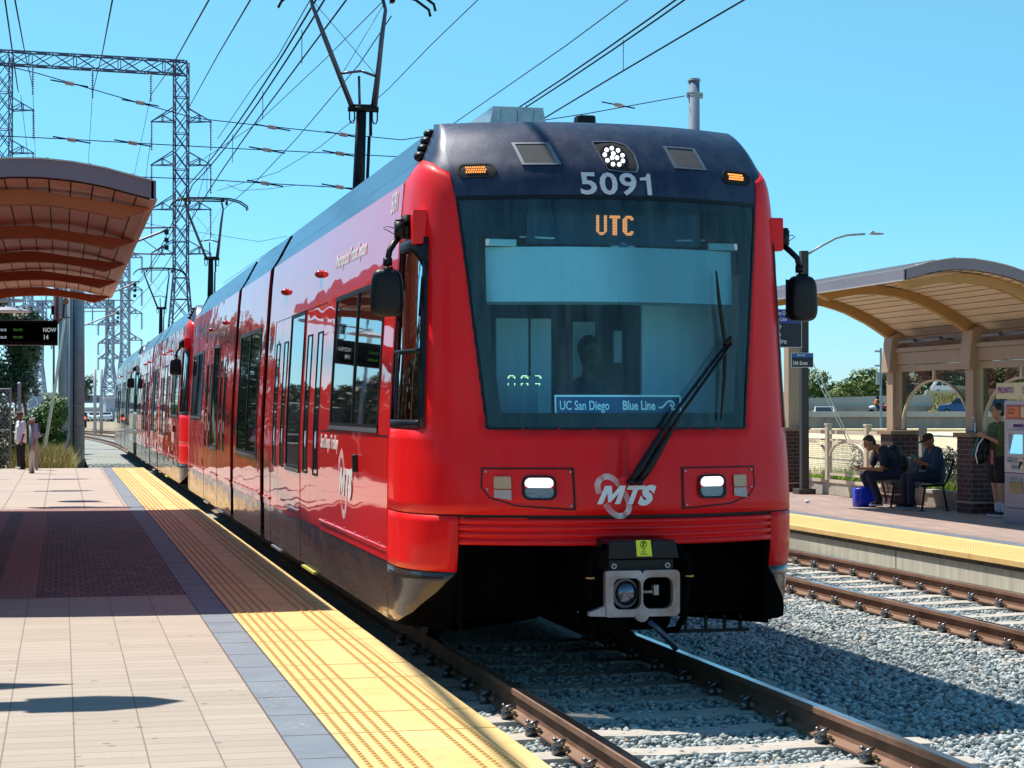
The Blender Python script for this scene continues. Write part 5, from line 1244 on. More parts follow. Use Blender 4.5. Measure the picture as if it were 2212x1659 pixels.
P, pr, g = seated('man', 'man with glasses in dark t-shirt leaning forward over his phone on the bench', b1, NAVY, DENIM, SKIN, dict(hip=(0, .54), knee=(.50, .52), ank=(.34, .10), chest=(.13, .80), neck=(.31, .98), head=(.46, 1.045), sh=(.24, .93), el=(.33, .62), wr=(.56, .63), tilt=R(28), sleeve=.7), hair=True, glasses=True)
t = thing('mobile_phone', 'dark phone in the hands of the man leaning forward', 'phone', tuple(P(.69, 0, .66))); b = MB(); b.box(P(.69, 0, .665), (.12, .075, .01), M=Matrix.Rotation(R(25), 3, 'Y')); b.build('phone_body', M_black, t, bevel=.003)
t = thing('backpack', 'black backpack on the back of the man leaning forward', 'backpack', tuple(P(-.08, 0, .55)))
o = fig('backpack_body', [(P(-.10, 0, .66), P(.02, 0, .92), .13, .11)], [(P(-.11, 0, .70), (.13, .17, .17))], M_black, t, .014); fig('shoulder_strap', [(P(.10, -.12, 1.0), P(.30, -.13, .97), .02, .02), (P(.30, -.13, .97), P(.30, -.14, .80), .02, .018), (P(.30, -.14, .80), P(.05, -.16, .66), .018, .018)], [], M_black, t, .012)
b2 = (13.58, 28.35, Q)
P2, pr2, g2 = seated('man', 'man in dark cap and blue shirt reading a green phone on the bench', b2, BLUSH, DENIM, SKIN3, dict(hip=(-.02, .53), knee=(.46, .50), ank=(.46, .10), chest=(0, .80), neck=(.04, 1.0), head=(.10, 1.09), sh=(.01, .94), el=(.10, .68), wr=(.24, .76), tilt=R(24), sleeve=1.35), cap=mat('brown_cap', (.03, .014, .008), .8))
t = thing('mobile_phone', 'green cased phone held by the man in the cap', 'phone', tuple(P2(.34, 0, .82))); b = MB(); b.box(P2(.345, 0, .845), (.012, .08, .15), M=Matrix.Rotation(R(-50), 3, 'Y')); b.build('phone_body', mat('green_case', (.01, .22, .15), .5), t, bevel=.003)
b = MB(); b.tube([P2(.21+.0*t_, -.06+.034*math.cos(t_), .745+.034*math.sin(t_)) for t_ in [i*math.pi/5 for i in range(11)]], .008, 5); w_ = b.build('wrist_watch', M_silver, pr2)
# blue bag
t = thing('shopping_bag', 'bright blue carrier bag on the ground by the bench', 'bag', (12.86, 29.5, Q))
b = MB(); rows = []
for z, s_ in ((0, 1), (.1, 1.03), (.2, .98), (.29, .92), (.33, .86)): rows.append([(12.88+a*.17*s_+.01*math.sin(9*z+5*a), 29.5+e*.10*s_, Q+z+.02*a*(z > .3)) for a, e in ((-1, -1), (-.5, -1.08), (0, -1), (.5, -1.06), (1, -1), (1.05, 0), (1, 1), (0, 1), (-1, 1), (-1.04, 0), (-1, -1))])
b.grid(rows); b.add([rows[0][i] for i in range(10)], [tuple(range(10))]); o = b.build('bag_body', mat('blue_bag', (.01, .03, .55), .35, bump=.5, bscale=12, bdist=.02), t, smooth=True, solid=.004)
b = MB(); b.tube([(12.74, 29.42, Q+.32), (12.70, 29.42, Q+.27), (12.71, 29.42, Q+.20), (12.75, 29.42, Q+.26)], .008, 5); b.build('bag_handle', MATS['blue_bag'], t, smooth=True)
o = MB().ell((12.40, 30.8, Q+.03), (.05, .04, .03), 7, 5).build('crumpled_litter', mat('litter_white', (.7, .75, .8), .5)); props(o, 'crumpled white litter on the far platform', 'litter')
def standing(label, base, heading, k, skin, shirt, trous, shorts=False, cap=None, bun=False, arms=None, socks=None, shoes=M_black, sole=None, width=1, baggy=1, turn=0):
    P = Frame(base, heading, k); root = thing('person', label, 'person', base)
    S = legs_of(P, (0, .90), (.01, .48), (-.03, .10), .09*width, (.085*width, .055*width, .038), .10)
    S += [(P(0, 0, .95), P(0, 0, 1.22), .125*k*width, .125*k*width), (P(0, 0, 1.22), P(-.01, 0, 1.42), .12*k*width, .055*k), (P(-.01, 0, 1.42), P(.0, 0, 1.52), .052*k, .05*k)]
    E = []
    arms = arms or [((.0, .21, 1.38), (-.02, .26, 1.10), (.05, .27, .86)), ((.0, -.21, 1.38), (-.02, -.26, 1.10), (.05, -.27, .86))]
    for i, (a, e, w_) in enumerate(arms):
        a, e, w_ = P(*a), P(*e), P(*w_); S += [(a, e, .046*k, .037*k), (e, w_, .035*k, .025*k)]; q, z_ = hand(P, w_, w_-e, 1 if i == 0 else -1, curl=.4, spread=P.l if False else tuple(P.l)); S += q; E += z_
    e2, g, M = head(P, (.03, 0, 1.60), 0, turn); E += e2
    fig('body', S, E, skin, root, .0085, 3); face(g, M, root, k)
    if shorts:
        T = [(P(0, d*.09, .92), P(.01, d*.10, .62), .115*k*width, .11*k*width) for d in (-1, 1)]+[(P(0, -.04, .96), P(0, .04, .96), .14*k*width, .14*k*width)]
        so_ = fig('shorts', T, [], trous, root, .012)
        b = MB()
        for q in (-.03, 0, .03): b.tube([P(-.05+q, -.215*width, .72), P(-.05+q, -.222*width, .58)], .008, 5)
        b.build('side_stripe', M_white, so_)
        [fig('sock', [(P(-.02, d*.10, .22), P(-.03, d*.10, .10), .047*k, .045*k)], [], socks, root, .01) for d in (-1, 1)]
    else:
        T = legs_of(P, (0, .93), (.0, .50), (-.03, .06), .09*width, (.11*width, .088*baggy, .078*baggy), .105)+[(P(0, -.04, .97), P(0, .04, .97), .13*k*width, .13*k*width)]
        fig('trousers', T, [], trous, root, .012)
    zb_ = .86 if baggy > 1 else .96
    T = [(P(0, -.05*width, zb_+.02), P(0, -.06*width, 1.24), .15*k*width*baggy, .14*k*width), (P(0, .05*width, zb_+.02), P(0, .06*width, 1.24), .15*k*width*baggy, .14*k*width), (P(-.01, -.14, 1.36), P(-.01, .14, 1.36), .085*k, .085*k), (P(0, -.08, 1.24), P(0, .08, 1.24), .14*k, .14*k)]
    for a, e, w_ in arms: a, e = P(*a), P(*e); T.append((a, a+(e-a)*.85, .07*k*baggy, .075*k*baggy))
    fig('t_shirt', T, [], shirt, root, .012)
    shoe(P, (-.03, .085), .10, root, shoes, sole)
    if cap:
        fig('cap', [], [(g(-.012, 0, .065), (.104*k, .088*k, .072*k), M), (g(-.0, 0, .045), (.102*k, .088*k, .03*k), M)], cap, root, .008, 2)
        b = MB(); b.prism([(.06, -.07), (.13, -.065), (.18, -.03), (.19, 0), (.18, .03), (.13, .065), (.06, .07)], lambda u, v, t: g(u, v, .045+t), 0, .01); b.build('cap_peak', cap, root)
    if bun: fig('hair', [], [(g(-.025, 0, .045), (.098*k, .086*k, .088*k), M), (g(-.06, 0, -.01), (.06*k, .078*k, .08*k), M), (g(-.11, 0, .04), (.04*k, .04*k, .04*k), M)], HAIR, root, .009, 2)
    return P, root, g
Pm, _, _ = standing('man in brown cap, long white t-shirt and black trousers at the platform end', (-.99, 49.6, PZ), R(200), .835, SKIN3, mat('white_tshirt', (.78, .76, .86), .8, bump=.5, bscale=9, bdist=.03), mat('black_trousers', (.012, .012, .016), .85, bump=.4, bscale=12, bdist=.02), cap=mat('brown_peaked_cap', (.12, .06, .05), .8), baggy=1.12, shoes=M_white, turn=R(0))
Pw, pw, gw = standing('young person in green t-shirt and black shorts beside the ticket machine', (13.62, 26.25, Q), math.pi, .985, SKIN2, mat('olive_tshirt', (.06, .10, .03), .8, bump=.4, bscale=12, bdist=.02), mat('black_shorts', (.01, .01, .016), .8), shorts=True, bun=True, socks=mat('white_socks', (.6, .62, .75), .8), shoes=mat('navy_sneaker', (.015, .02, .05), .6), sole=M_white, width=1.12,
  arms=[((.02, .20, 1.36), (.10, .26, 1.12), (.30, .16, 1.22)), ((.0, -.21, 1.36), (.02, -.25, 1.10), (.12, -.22, .92))])
t = thing('backpack', 'black backpack with pink and white straps carried in front', 'backpack', tuple(Pw(.32, .05, .9)))
bp_ = fig('backpack_body', [(Pw(.33, .02, .92), Pw(.27, .02, 1.15), .12, .10)], [(Pw(.34, .02, .92), (.12, .15, .12))], M_black, t, .013)
b = MB(); b.tube([Pw(.30, .14, 1.24), Pw(.42, .15, 1.1), Pw(.46, .14, .95), Pw(.42, .12, .82)], .010, 5); b.build('white_piping', M_white, bp_)
b = MB(); b.beam(Pw(.20, .16, 1.02), Pw(.20, .16, .80), .02, .035); b.build('pink_strap', mat('pink_strap', (.6, .12, .18), .6), bp_)
# ---------------- ticket machine
X0, X1, YF = 13.05, 13.62, 25.0
t = thing('ticket_machine', 'grey ticket vending machine with PRONTO header at the right edge', 'ticket machine', ((X0+X1)/2, 24.6, Q))
MGR = mat('machine_grey', (.45, .44, .50), .4, metal=.2, var=.05); MGD = mat('machine_dark_grey', (.27, .26, .32), .45)
b = MB(); b.bx(X0, X1, 24.08, YF, .78, 1.80); b.build('upper_cabinet', MGR, t, bevel=.012)
b = MB(); b.bx(X0+.004, X1, 24.08, YF-.004, Q+.22, .775); b.bx(X0-.01, X1, 24.07, YF+.01, Q, Q+.215); b.build('lower_cabinet', MGD, t, bevel=.008)
F_ = lambda u, v, q: (X0-q, YF-u*2.12, v)
def plate(name, u0, u1, z0, z1, m, q=.004, par=t, r_=.008): return MB().prism(rrect(u0, z0, u1, z1, r_), F_, q-.003, q+.003).build(name, m, par)
hd = MB().bx(X0-.02, X0+.12, 23.9, YF+.2, 1.82, 2.05).build('header_sign', mat('cream_sign', (.62, .58, .35), .5), t, bevel=.006)
text('PRONTO', 'header_lettering', mat('pronto_purple', (.22, .02, .30), .5), hd, lambda u, v, q: (X0-.023-q, YF+.15-u*2.0, 1.905+v), .115, bold=.003, xs=.50)
b = MB()
for i in range(3): b.ring(rrect(.275+.045*i, 1.90, .305+.045*i, 1.985, .005), rrect(.281+.045*i, 1.91, .299+.045*i, 1.975, .004), lambda u, v, q: F_(u, v, .023), 0, .004)
b.build('header_symbol', mat('dark_grey_mark', (.1, .1, .1), .6), hd)
ad = plate('advert_panel', .03, .40, 1.53, 1.735, mat('advert_brown', (.30, .10, .08), .5)); plate('advert_face', .045, .22, 1.56, 1.71, mat('advert_orange', (.62, .16, .06), .5), .009, ad)
plate('advert_face', .24, .38, 1.56, 1.71, mat('advert_cream', (.62, .5, .3), .5), .009, ad)
text('Give', 'advert_lettering', M_white, ad, lambda u, v, q: F_(.075+u, 1.66+v, .013), .045); text('back', 'advert_lettering', M_white, ad, lambda u, v, q: F_(.07+u, 1.61+v, .013), .045)
pl_ = plate('purple_label', .13, .28, 1.42, 1.465, mat('label_purple', (.09, .02, .20), .4)); text('PRONTO', 'label_lettering', M_white, pl_, lambda u, v, q: F_(.145+u, 1.433+v, .009), .026)
scr = MB().ring(rrect(.04, 1.00, .30, 1.38, .01), [(.075, 1.04), (.28, 1.04)][:0] or rrect(.085, 1.045, .28, 1.33, .01), F_, .0, .03).build('screen_frame', MGR, t)
MB().prism([(.085, 1.05), (.26, 1.05), (.28, 1.32), (.14, 1.32)], F_, .006, .009).build('screen', mat('screen_blue', (.1, .4, .55), .1, emit=(.22, .62, .85), es=.75), scr)
for u0, u1, z0, z1, s_ in ((.04, .18, .92, .99, 'CARDS'), (.10, .22, .83, .89, 'CASH'), (.07, .24, .66, .71, 'TICKETS')):
    q_ = plate('instruction_plate', u0, u1, z0, z1, M_cabdark); text(s_, 'plate_lettering', M_white, q_, lambda u, v, q: F_(u0+.012+u, z0+.02+v, .009), .03, xs=.8)
c_ = plate('card_slot', .20, .27, .84, .98, mat('cream_slot', (.55, .50, .42), .5)); text('P', 'slot_lettering', mat('pronto_purple', (.22, .02, .30), .5), c_, lambda u, v, q: F_(.21+u, .87+v, .009), .10, bold=.004)
plate('ticket_tray', .07, .25, .50, .655, mat('tray_glass', (.22, .20, .12), .25, metal=.5), .0)
MB().ell(F_(.305, 1.43, .02), (.035, .02, .045), 12, 8).build('round_button', M_chrome, t, smooth=True)
# ---------------- signs and poles on the far platform
t = thing('sign_pole', 'dark brown square pole with a curved lamp arm and 24th Street sign', 'sign pole', (13.67, 34.1, Q))
b = MB(); b.bx(13.60, 13.74, 34.03, 34.17, Q+.10, 4.66); b.build('pole_shaft', mat('dark_bronze', (.035, .035, .035), .5), t, bevel=.006)
MB().bx(13.50, 13.84, 33.93, 34.27, Q, Q+.10).build('pole_base', mat('dark_bronze2', (.06, .05, .045), .6), t, bevel=.01)
b = MB(); tip = atY(1893, 505, 34.1); st = atY(1746, 548, 34.1)
b.tube([st, atY(1775, 531, 34.1), atY(1805, 515, 34.1), atY(1830, 508, 34.1), atY(1868, 505.5, 34.1)], .022, 8)
arm = b.build('lamp_arm', M_steel, t, smooth=True); MB().ell(tip, (.17, .08, .025), 10, 6).ell(tip+Vector((-.08, 0, .03)), (.05, .04, .025), 8, 5).build('lamp_head', M_steel, arm, smooth=True)
a, c = atY(1708, 762, 33.98), atY(1756, 794, 33.98)
sg = MB().bx(a.x, c.x, 33.96, 33.99, c.z, a.z).build('street_sign', mat('sign_navy', (.008, .012, .03), .4), t, bevel=.004)
b = MB(); h_ = a.z-c.z; MB().bx(a.x+.008, c.x-.008, 33.955, 33.959, a.z-.085, a.z-.012).build('sign_blue_band', mat('sign_blue_bright', (.02, .13, .45), .4), sg)
MB().ring([(a.x, c.z), (c.x, c.z), (c.x, a.z), (a.x, a.z)], [(a.x+.009, c.z+.009), (c.x-.009, c.z+.009), (c.x-.009, a.z-.009), (a.x+.009, a.z-.009)], XZ(33.955), 0, -.003).build('sign_border', M_white, sg)
text('Blue Line', 'sign_lettering', M_white, sg, lambda u, v, q: (a.x+.12+u, 33.952-q, a.z-.06+v), .055, bold=.001, xs=.8)
text('24th Street', 'sign_lettering', M_white, sg, lambda u, v, q: (a.x+.03+u, 33.952-q, c.z+.05+v), .105, bold=.002, xs=.62)
# destination sign half hidden behind the tram
A_, B2 = atY(1640, 667, 33.9), atY(1731, 751, 33.9); mid_ = atY(1640, 699, 33.9).z
sg = MB().bx(A_.x, B2.x, 33.88, 33.92, B2.z, A_.z).build('direction_sign', mat('sign_navy', (.008, .012, .03), .4), None); props(sg, 'dark direction sign reading San Ysidro beside the tram mirror', 'sign')
MB().bx(A_.x+.01, B2.x-.01, 33.874, 33.878, mid_+.01, A_.z-.01).build('sign_blue_band', mat('sign_blue_deep', (.01, .05, .35), .4), sg)
MB().ring([(A_.x, B2.z), (B2.x, B2.z), (B2.x, A_.z), (A_.x, A_.z)], [(A_.x+.009, B2.z+.009), (B2.x-.009, B2.z+.009), (B2.x-.009, A_.z-.009), (A_.x+.009, A_.z-.009)], XZ(33.874), 0, -.003).build('sign_border', M_white, sg)
for s_, x, z, sz in (('UC San Diego', 1663, 680, .105), ('Blue Line', 1669, 693, .105), ('To', 1673, 709, .13), ('San', 1669, 726, .13), ('Ysidro', 1665, 742, .13)):
    p = atY(x, z, 33.87); text(s_, 'sign_lettering', M_white, sg, lambda u, v, q, p=p: (p.x+u, 33.870-q, p.z+v), sz, bold=.0015, xs=.92 if sz > .12 else .72)
# guy wires right
for i, (x0, y0, x1, y1) in enumerate(((1741, 772, 1842, 975), (1750, 772, 1848, 975))):
    o = MB().tube([atY(x0, y0, 40), atY(x1, y1, 40)], .012, 6).build('guy_wire', mat('white_sleeve', (.75, .75, .72), .5)); props(o, 'pale guy wire slanting down behind the fence, %s of the pair' % ('left' if i == 0 else 'right'), 'guy wire', 'guy wires behind the fence')
# ---------------- near platform objects, left
YD = 31.7; K_ = YD/24
t = thing('arrival_display', 'black hanging arrival display showing NOW and 14 under the near canopy', 'display board', (-.5, YD, 2.9))
a, c = atY(-60, 691, YD), atY(125, 746, YD)
b = MB(); b.bx(a.x, c.x, YD-.05, YD+.2, c.z, a.z); b.build('display_case', mat('display_black', (.004, .003, .004), .5, spec=.2), t, bevel=.008)
MB().bx(a.x+.02, c.x-.015, YD-.058, YD-.053, c.z+.06, a.z-.045).build('display_screen', mat('display_screen_black', (.001, .001, .002), .8, spec=0), t)
gr = mat('dim_white_led', (.1, .12, .13), .5, emit=(.42, .50, .54), es=.55); gg = mat('dim_green_led', (.02, .06, .01), .5, emit=(.07, .26, .03), es=.4)
for s_, x, y, sz, m_ in (('NOW', 92.5, 717, .098, gr), ('14', 92.5, 733.5, .112, gr), ('BLUE', 1, 715, .052, gr), ('BLUE', 1, 731, .052, gr), ('TO UTC', 28, 715, .052, gg), ('TO UTC', 28, 731, .052, gg)):
    p = atY(x, y, YD-.06); text(s_, 'display_lettering', m_, t, lambda u, v, q, p=p: (p.x+u, YD-.062-q, p.z+v), sz, bold=.001, xs=.80)
px_ = atY(123.5, 700, YD+.1).x
MB().cyl((px_, YD+.1, a.z-.05), (px_, YD+.1, 4.1), .036, n=10).build('hanging_pole', mat('mauve_steel', (.22, .17, .19), .5), t)
q_ = lambda x, y: atY(x, y, YD+.05)
b = MB(); e_ = q_(114, 670); b.box(tuple(e_), (.05, .08, .14)); b.tube([q_(115, 674), q_(110, 680), q_(109, 686), q_(113, 691), q_(120, 692)], .010, 6); b.build('cable_box', M_dark, t)
t = thing('loudspeaker', 'brown horn loudspeaker and bracket under the end of the near canopy', 'loudspeaker', (.05, YD+.4, 3.1)); YL = YD+.4
p = atY(142, 652, YL); MB().cyl(p+Vector((0, -.05, 0)), p+Vector((0, .08, 0)), .05, .028, 14).build('speaker_horn', mat('ochre_plastic', (.4, .25, .1), .5), t)
b = MB(); b.tube([atY(138, 648, YL), atY(138, 660, YL), atY(136, 684, YL), atY(126, 694, YL)], .02, 6); b.beam(atY(134, 684, YL), atY(151, 686, YL), .016, .016); b.build('speaker_bracket', mat('plum_steel', (.08, .03, .04), .5), t)
YP = 34.0; p = atY(21, 672, YP)
t = thing('dish_lamp', 'round pale dish lamp on a slim hanging stem above the arrival display', 'lamp', tuple(p))
c = atY(20, 674, YP); b = MB(); b.tube([c, c+Vector((0, 0, .015)), c+Vector((0, 0, .07)), c+Vector((0, 0, .09))], [.36, .36, .2, .04], 28); b.build('lamp_dish', mat('lamp_dish_grey', (.4, .36, .4), .4), t); MB().cyl(c+Vector((0, 0, .08)), c+Vector((0, 0, 1.2)), .028, n=8).build('lamp_stem', M_steel, t)
# validator post
t = thing('validator_post', 'brushed steel fare validator post near the man in white', 'validator', (-.675, 46.5, PZ))
MB().cyl((-.675, 46.5, PZ), (-.675, 46.5, 1.33), .064, n=24).build('post_tube', mat('brushed_steel', (.42, .38, .38), .35, metal=.7, var=.1), t, smooth=True)
b = MB(); b.prism([(-.07, 1.33), (.07, 1.33), (.075, 1.47), (-.065, 1.42)], lambda u, v, q: (-.675+u, 46.5+q, v), -.065, .065); hd = b.build('slanted_cap', mat('cap_grey', (.45, .42, .42), .4, metal=.5), t, bevel=.006)
MB().bx(-.745, -.605, 46.428, 46.432, 1.335, 1.375).build('red_band', mat('red_band', (.35, .05, .05), .5), hd)
t = thing('card_reader', 'grey card reader with purple edge behind the validator post', 'card reader', (-.50, 49.0, PZ))
p0, p1 = atY(302, 900, 49.0), atY(0, 0, 49.0)
q0 = lambda x, y: atY(x, y, 49.0)
a, c = q0(136*.54, 1).x, 0
def rr3(px, py): return atY(px/1803*500*.54004, (1440+py/3.606)*.54004, 49.0)
b = MB(); P_ = [rr3(495, 1060), rr3(495, 920), rr3(545, 920), rr3(570, 1035), rr3(605, 1110), rr3(500, 1140)]; b.add(P_+[v+Vector((0, .2, 0)) for v in P_], [(0, 1, 2, 3, 4, 5), (11, 10, 9, 8, 7, 6)]+[(i, (i+1) % 6, 6+(i+1) % 6, 6+i) for i in range(6)]); b.build('reader_housing', mat('mauve_grey', (.3, .28, .38), .5), t)
b = MB(); P_ = [rr3(540, 912), rr3(565, 910), rr3(578, 1030), rr3(552, 1030)]; b.add([v+Vector((0, -.01, 0)) for v in P_]+[v+Vector((0, .15, 0)) for v in P_], [(0, 1, 2, 3), (7, 6, 5, 4)]+[(i, (i+1) % 4, 4+(i+1) % 4, 4+i) for i in range(4)]); b.build('reader_edge', mat('reader_purple', (.10, .03, .25), .5), t)
b = MB(); b.cyl((rr3(530, 1000).x, 49.1, PZ), (rr3(530, 1000).x, 49.1, 1.0), .03, n=10); b.build('reader_stand', M_steel, t)

# double lamp posts along the back of the near platform (their shadows fall on the paving)
for i, y in enumerate((12.2, 32.5, 38.5, 44.5)):
    t = thing('platform_lamp', 'grey platform lamp post with a flat oval head, ' + ('the nearest, left of the picture', 'just beyond the near canopy', 'second beyond the near canopy', 'nearest the platform end')[i], 'lamp post', (-2.55, y, PZ), 'platform lamp posts')
    MB().cyl((-2.55, y, PZ), (-2.55, y, 4.1), .06, .045, 14).build('post_shaft', M_poleblue, t, smooth=True)
    if i == 0: MB().prism([(-2.4, -.16), (-1.9, -.16), (-1.38, 0), (-1.9, .16), (-2.4, .16)], lambda u, v, q: (u, y+.75+v, 4.06+q), 0, .06).tube([(-2.55, y, 4.0), (-2.3, y+.7, 4.09)], .022, 6).build('second_lamp_head', M_steel, t)
    b = MB(); b.tube([(-2.55, y, 4.0), (-2.3, y, 4.08), (-1.8, y, 4.1)], .022, 8); b.prism(rrect(-1.95, -.15, -1.50, .15, .10), lambda u, v, q: (u, y+v, 4.07+q), 0, .06); b.build('lamp_arm', M_poleblue, t)
    MB().prism([(-1.62, -.24), (-1.25, -.26), (-1.0, -.18), (-.82, 0), (-1.0, .18), (-1.25, .26), (-1.62, .24)], lambda u, v, q: (u, y+v, 4.06+q), 0, .07).build('lamp_head', M_steel, t, bevel=.01)

dr, dk, P_ = DRIVER
fig('body', [(P_(.08, .25, 1.35), P_(.08, .12, 1.75), .17, .16), (P_(.08-.19, .1, 1.78), P_(.08+.19, .1, 1.78), .07, .07), (P_(.08, .1, 1.82), P_(.08, .05, 1.98), .055, .05), (P_(-.11, .1, 1.76), P_(-.16, -.1, 1.5), .05, .04), (P_(.27, .1, 1.76), P_(.32, -.1, 1.5), .05, .04), (P_(-.16, -.1, 1.5), P_(-.08, -.4, 1.55), .04, .03), (P_(.32, -.1, 1.5), P_(.22, -.4, 1.55), .04, .03)], [(P_(.08, .05, 2.07), (.075, .095, .11)), (P_(.08, -.03, 2.03), (.05, .05, .07)), (P_(.08, -.09, 2.05), (.012, .015, .02))], SKIN3, dr, .012)
fig('uniform', [(P_(.08, .25, 1.35), P_(.08, .12, 1.75), .185, .172), (P_(.08-.18, .1, 1.78), P_(.08+.18, .1, 1.78), .08, .08), (P_(-.11, .1, 1.76), P_(-.16, -.1, 1.52), .062, .055), (P_(.27, .1, 1.76), P_(.32, -.1, 1.52), .062, .055)], [], dk, dr, .014)
fig('hair', [], [(P_(.08, .07, 2.11), (.083, .098, .09))], HAIR, dr, .012)
# ================================================================ left background
def pole(name, label, x, y, zb_, zt, r_, m=M_poleblue, base=True, group='line poles beside the track', conduit=False):
    t = thing(name, label, 'pole', (x, y, zb_), group)
    MB().cyl((x, y, zb_), (x, y, zt), r_, r_*.8, 20).build('pole_shaft', m, t, smooth=True)
    if base: b = MB(); b.box((x, y, zb_+.06), (r_*3.6, r_*3.6, .14)); b.prism([(r_*1.6, 0), (r_*.9, .35), (-r_*.9, .35), (-r_*1.6, 0)], lambda u, v, q: (x+u, y+q, zb_+.13+v), -.02, .02); b.build('pole_base', M_dark, t)
    return t
t = pole('catenary_pole', 'thick blue grey pole with conduit at the end of the near platform', .50, 58.5, -.25, 8.5, .185)
b = MB(); b.tube([(.26, 58.35, 8.4), (.26, 58.35, 1.2), (.24, 58.3, .8), (.02, 58.2, .1), (-.02, 58.2, -.3)], .055, 8); b.build('conduit', mat('conduit_grey', (.30, .36, .42), .5), t, smooth=True)
b = MB(); b.bx(.33, .37, 58.2, 58.26, 0, 8.4); b.build('shadow_channel', M_dark, t)
b = MB()
for z in (1.05, 1.75, 3.3): b.bx(.24, .62, 58.28, 58.31, z, z+.02)
b.build('pole_band', M_silver, t)
for x, y, r_, h, lab in ((-.03, 78, .10, 8.5, 'slim grey pole just left of the thick platform end pole'), (.13, 92, .17, 8.5, 'grey pole second behind the thick platform end pole'), (-.32, 84, .05, 7, 'thin brown post left of the grey poles')):
    pole('catenary_pole', lab, x, y, -.4, h, r_, mat('pole_grey_%d' % y, (.27, .29, .32) if y != 84 else (.2, .14, .12), .6, var=.1), base=False)
o = MB().tube([atY(139, 690, 60), atY(120, 830, 60)], .045, 8).tube([atY(120, 830, 60), atY(93, 990, 60)], .055, 8).build('guy_wire', mat('white_yellow_sleeve', (.95, .92, .75), .4, emit=None), None); props(o, 'pale guy wire sleeve slanting down into the weeds on the left', 'guy wire')
# fence left, gate post
FX = -1.35
chainlink('chain_link_fence', 'chain link fence behind the man in white', (-6.5, 54, -.2), (FX, 54, -.2), -.2, 2.2, .11, .006, postn=2)
t = thing('gate_post', 'galvanised gate post right of the chain link fence', 'post', (-1.12, 54.2, -.3)); MB().cyl((-1.12, 54.2, -.3), (-1.12, 54.2, 2.32), .05, n=12).ell((-1.12, 54.2, 2.33), .06).build('post_shaft', M_steel, t)
b = MB(); b.cyl((-6, 53.95, 1.08), (FX, 53.95, 1.08), .03, n=8); b.build('mid_rail', M_steel, SC.objects['chain_link_fence.001'] if 'chain_link_fence.001' in SC.objects else None)
t = thing('utility_box', 'weathered concrete utility box behind the fence at the left edge', 'utility box', (-2.3, 56, -.3)); b = MB(); b.bx(-2.9, -1.75, 55.6, 56.4, -.3, .75); b.build('box_body', M_conc, t, bevel=.02); MB().bx(-2.95, -1.70, 55.55, 56.45, .75, .82).build('box_lid', M_conc, t, bevel=.01)
GR = ((.03, .08, .015), (.16, .30, .05))
shrub('green_bush', 'dense green bush between the chain link fence and the poles', (-.72, 74, 1.05), (1.35, 1.0, 1.6), .085, 6200, GR, 41, stems=5)
shrub('green_bush', 'green ivy bush filling the chain link fence at the left edge', (-2.7, 60, .8), (1.5, .8, 1.5), .075, 6000, ((.02, .05, .012), (.09, .15, .035)), 42, stems=5)
def tree(label, c, r3, h, leaf, nl, cols, seed, group=None, name='tree'):
    return shrub(name, label, (c[0], c[1], c[2]), r3, leaf, nl, cols, seed, cat='tree', stems=9, group=group, smat=mat('bark_grey', (.22, .19, .17), .9, var=.2), parts=('crown', 'limb'))
def fulltree(label, x, y, zb_, h, cr, leaf, nl, cols, seed, group=None, drop=.38):
    t = tree(label, (x, y, zb_+h-cr[2]), cr, h, leaf, nl, cols, seed, group)
    b = MB(); r0 = max(cr)*.07; b.tube([(x, y, zb_), (x+.03*h, y, zb_+h*.25), (x-.01*h, y, zb_+h-cr[2]*1.6), (x, y, zb_+h-cr[2]*.6)], [r0, r0*.8, r0*.65, r0*.35], 9); b.build('trunk', MATS['bark_grey'], t, smooth=True); return t
fulltree('dark green gum tree behind the arrival display, left edge', -2.75, 82, -.4, 6.6, (2.0, 1.8, 2.3), .10, 14000, ((.018, .035, .015), (.10, .14, .045)), 51)
fulltree('small sparse tree right of the gum tree, twigs against the sky', -1.55, 86, -.4, 5.2, (.75, .8, 1.5), .07, 1500, ((.05, .06, .04), (.16, .18, .12)), 52)
r_ = random.Random(8)
pts = []
for i in range(9000):
    y = r_.uniform(51.5, 66); x = -1.2+r_.random()*1.5
    if (x-.5)**2+(y-58.5)**2 < .15: continue
    pts.append((x, y, -.3))
grass('weeds', 'tall sunlit dry weeds around the poles beyond the near platform', pts, .75, ((.22, .26, .06), (.50, .40, .16)), 9, 'weeds', .012)
# far track end: signal, trees, pale clutter, flyover
t = thing('rail_signal', 'small rail signal showing a red light down the track', 'signal', tuple(atZ(181, 945, -.4)))
y = 100.; p = atY(181, 905, y); b = MB(); b.cyl((p.x, y, -.4), (p.x, y, p.z+.3), .05, n=8); b.build('signal_post', M_steel, t)
b = MB(); b.bx(p.x-.14, p.x+.14, y-.2, y-.05, p.z-.45, p.z+.28); b.build('signal_head', M_black, t); MB().cyl((p.x, y-.21, p.z+.05), (p.x, y-.24, p.z+.05), .09, n=14).build('red_lens', mat('red_signal', (.8, .1, .05), .4, emit=(1, .12, .05), es=3), t)
for x, lab in ((205, 'left'), (219, 'right')):
    p = atY(x, 940, 150); pole('far_pole', 'pale distant pole near the end of the train, %s of the two' % lab, p.x, 150, -.4, 4.6, .13, mat('far_pole_pale', (.42, .45, .5), .6), base=False, group='far pale poles')
p = atY(170, 900, 170); fulltree('dark bluish tree beyond the end of the track', p.x, 170, -.4, 5.6, (1.6, 1.6, 2.1), .16, 2600, ((.03, .07, .07), (.08, .14, .10)), 53)
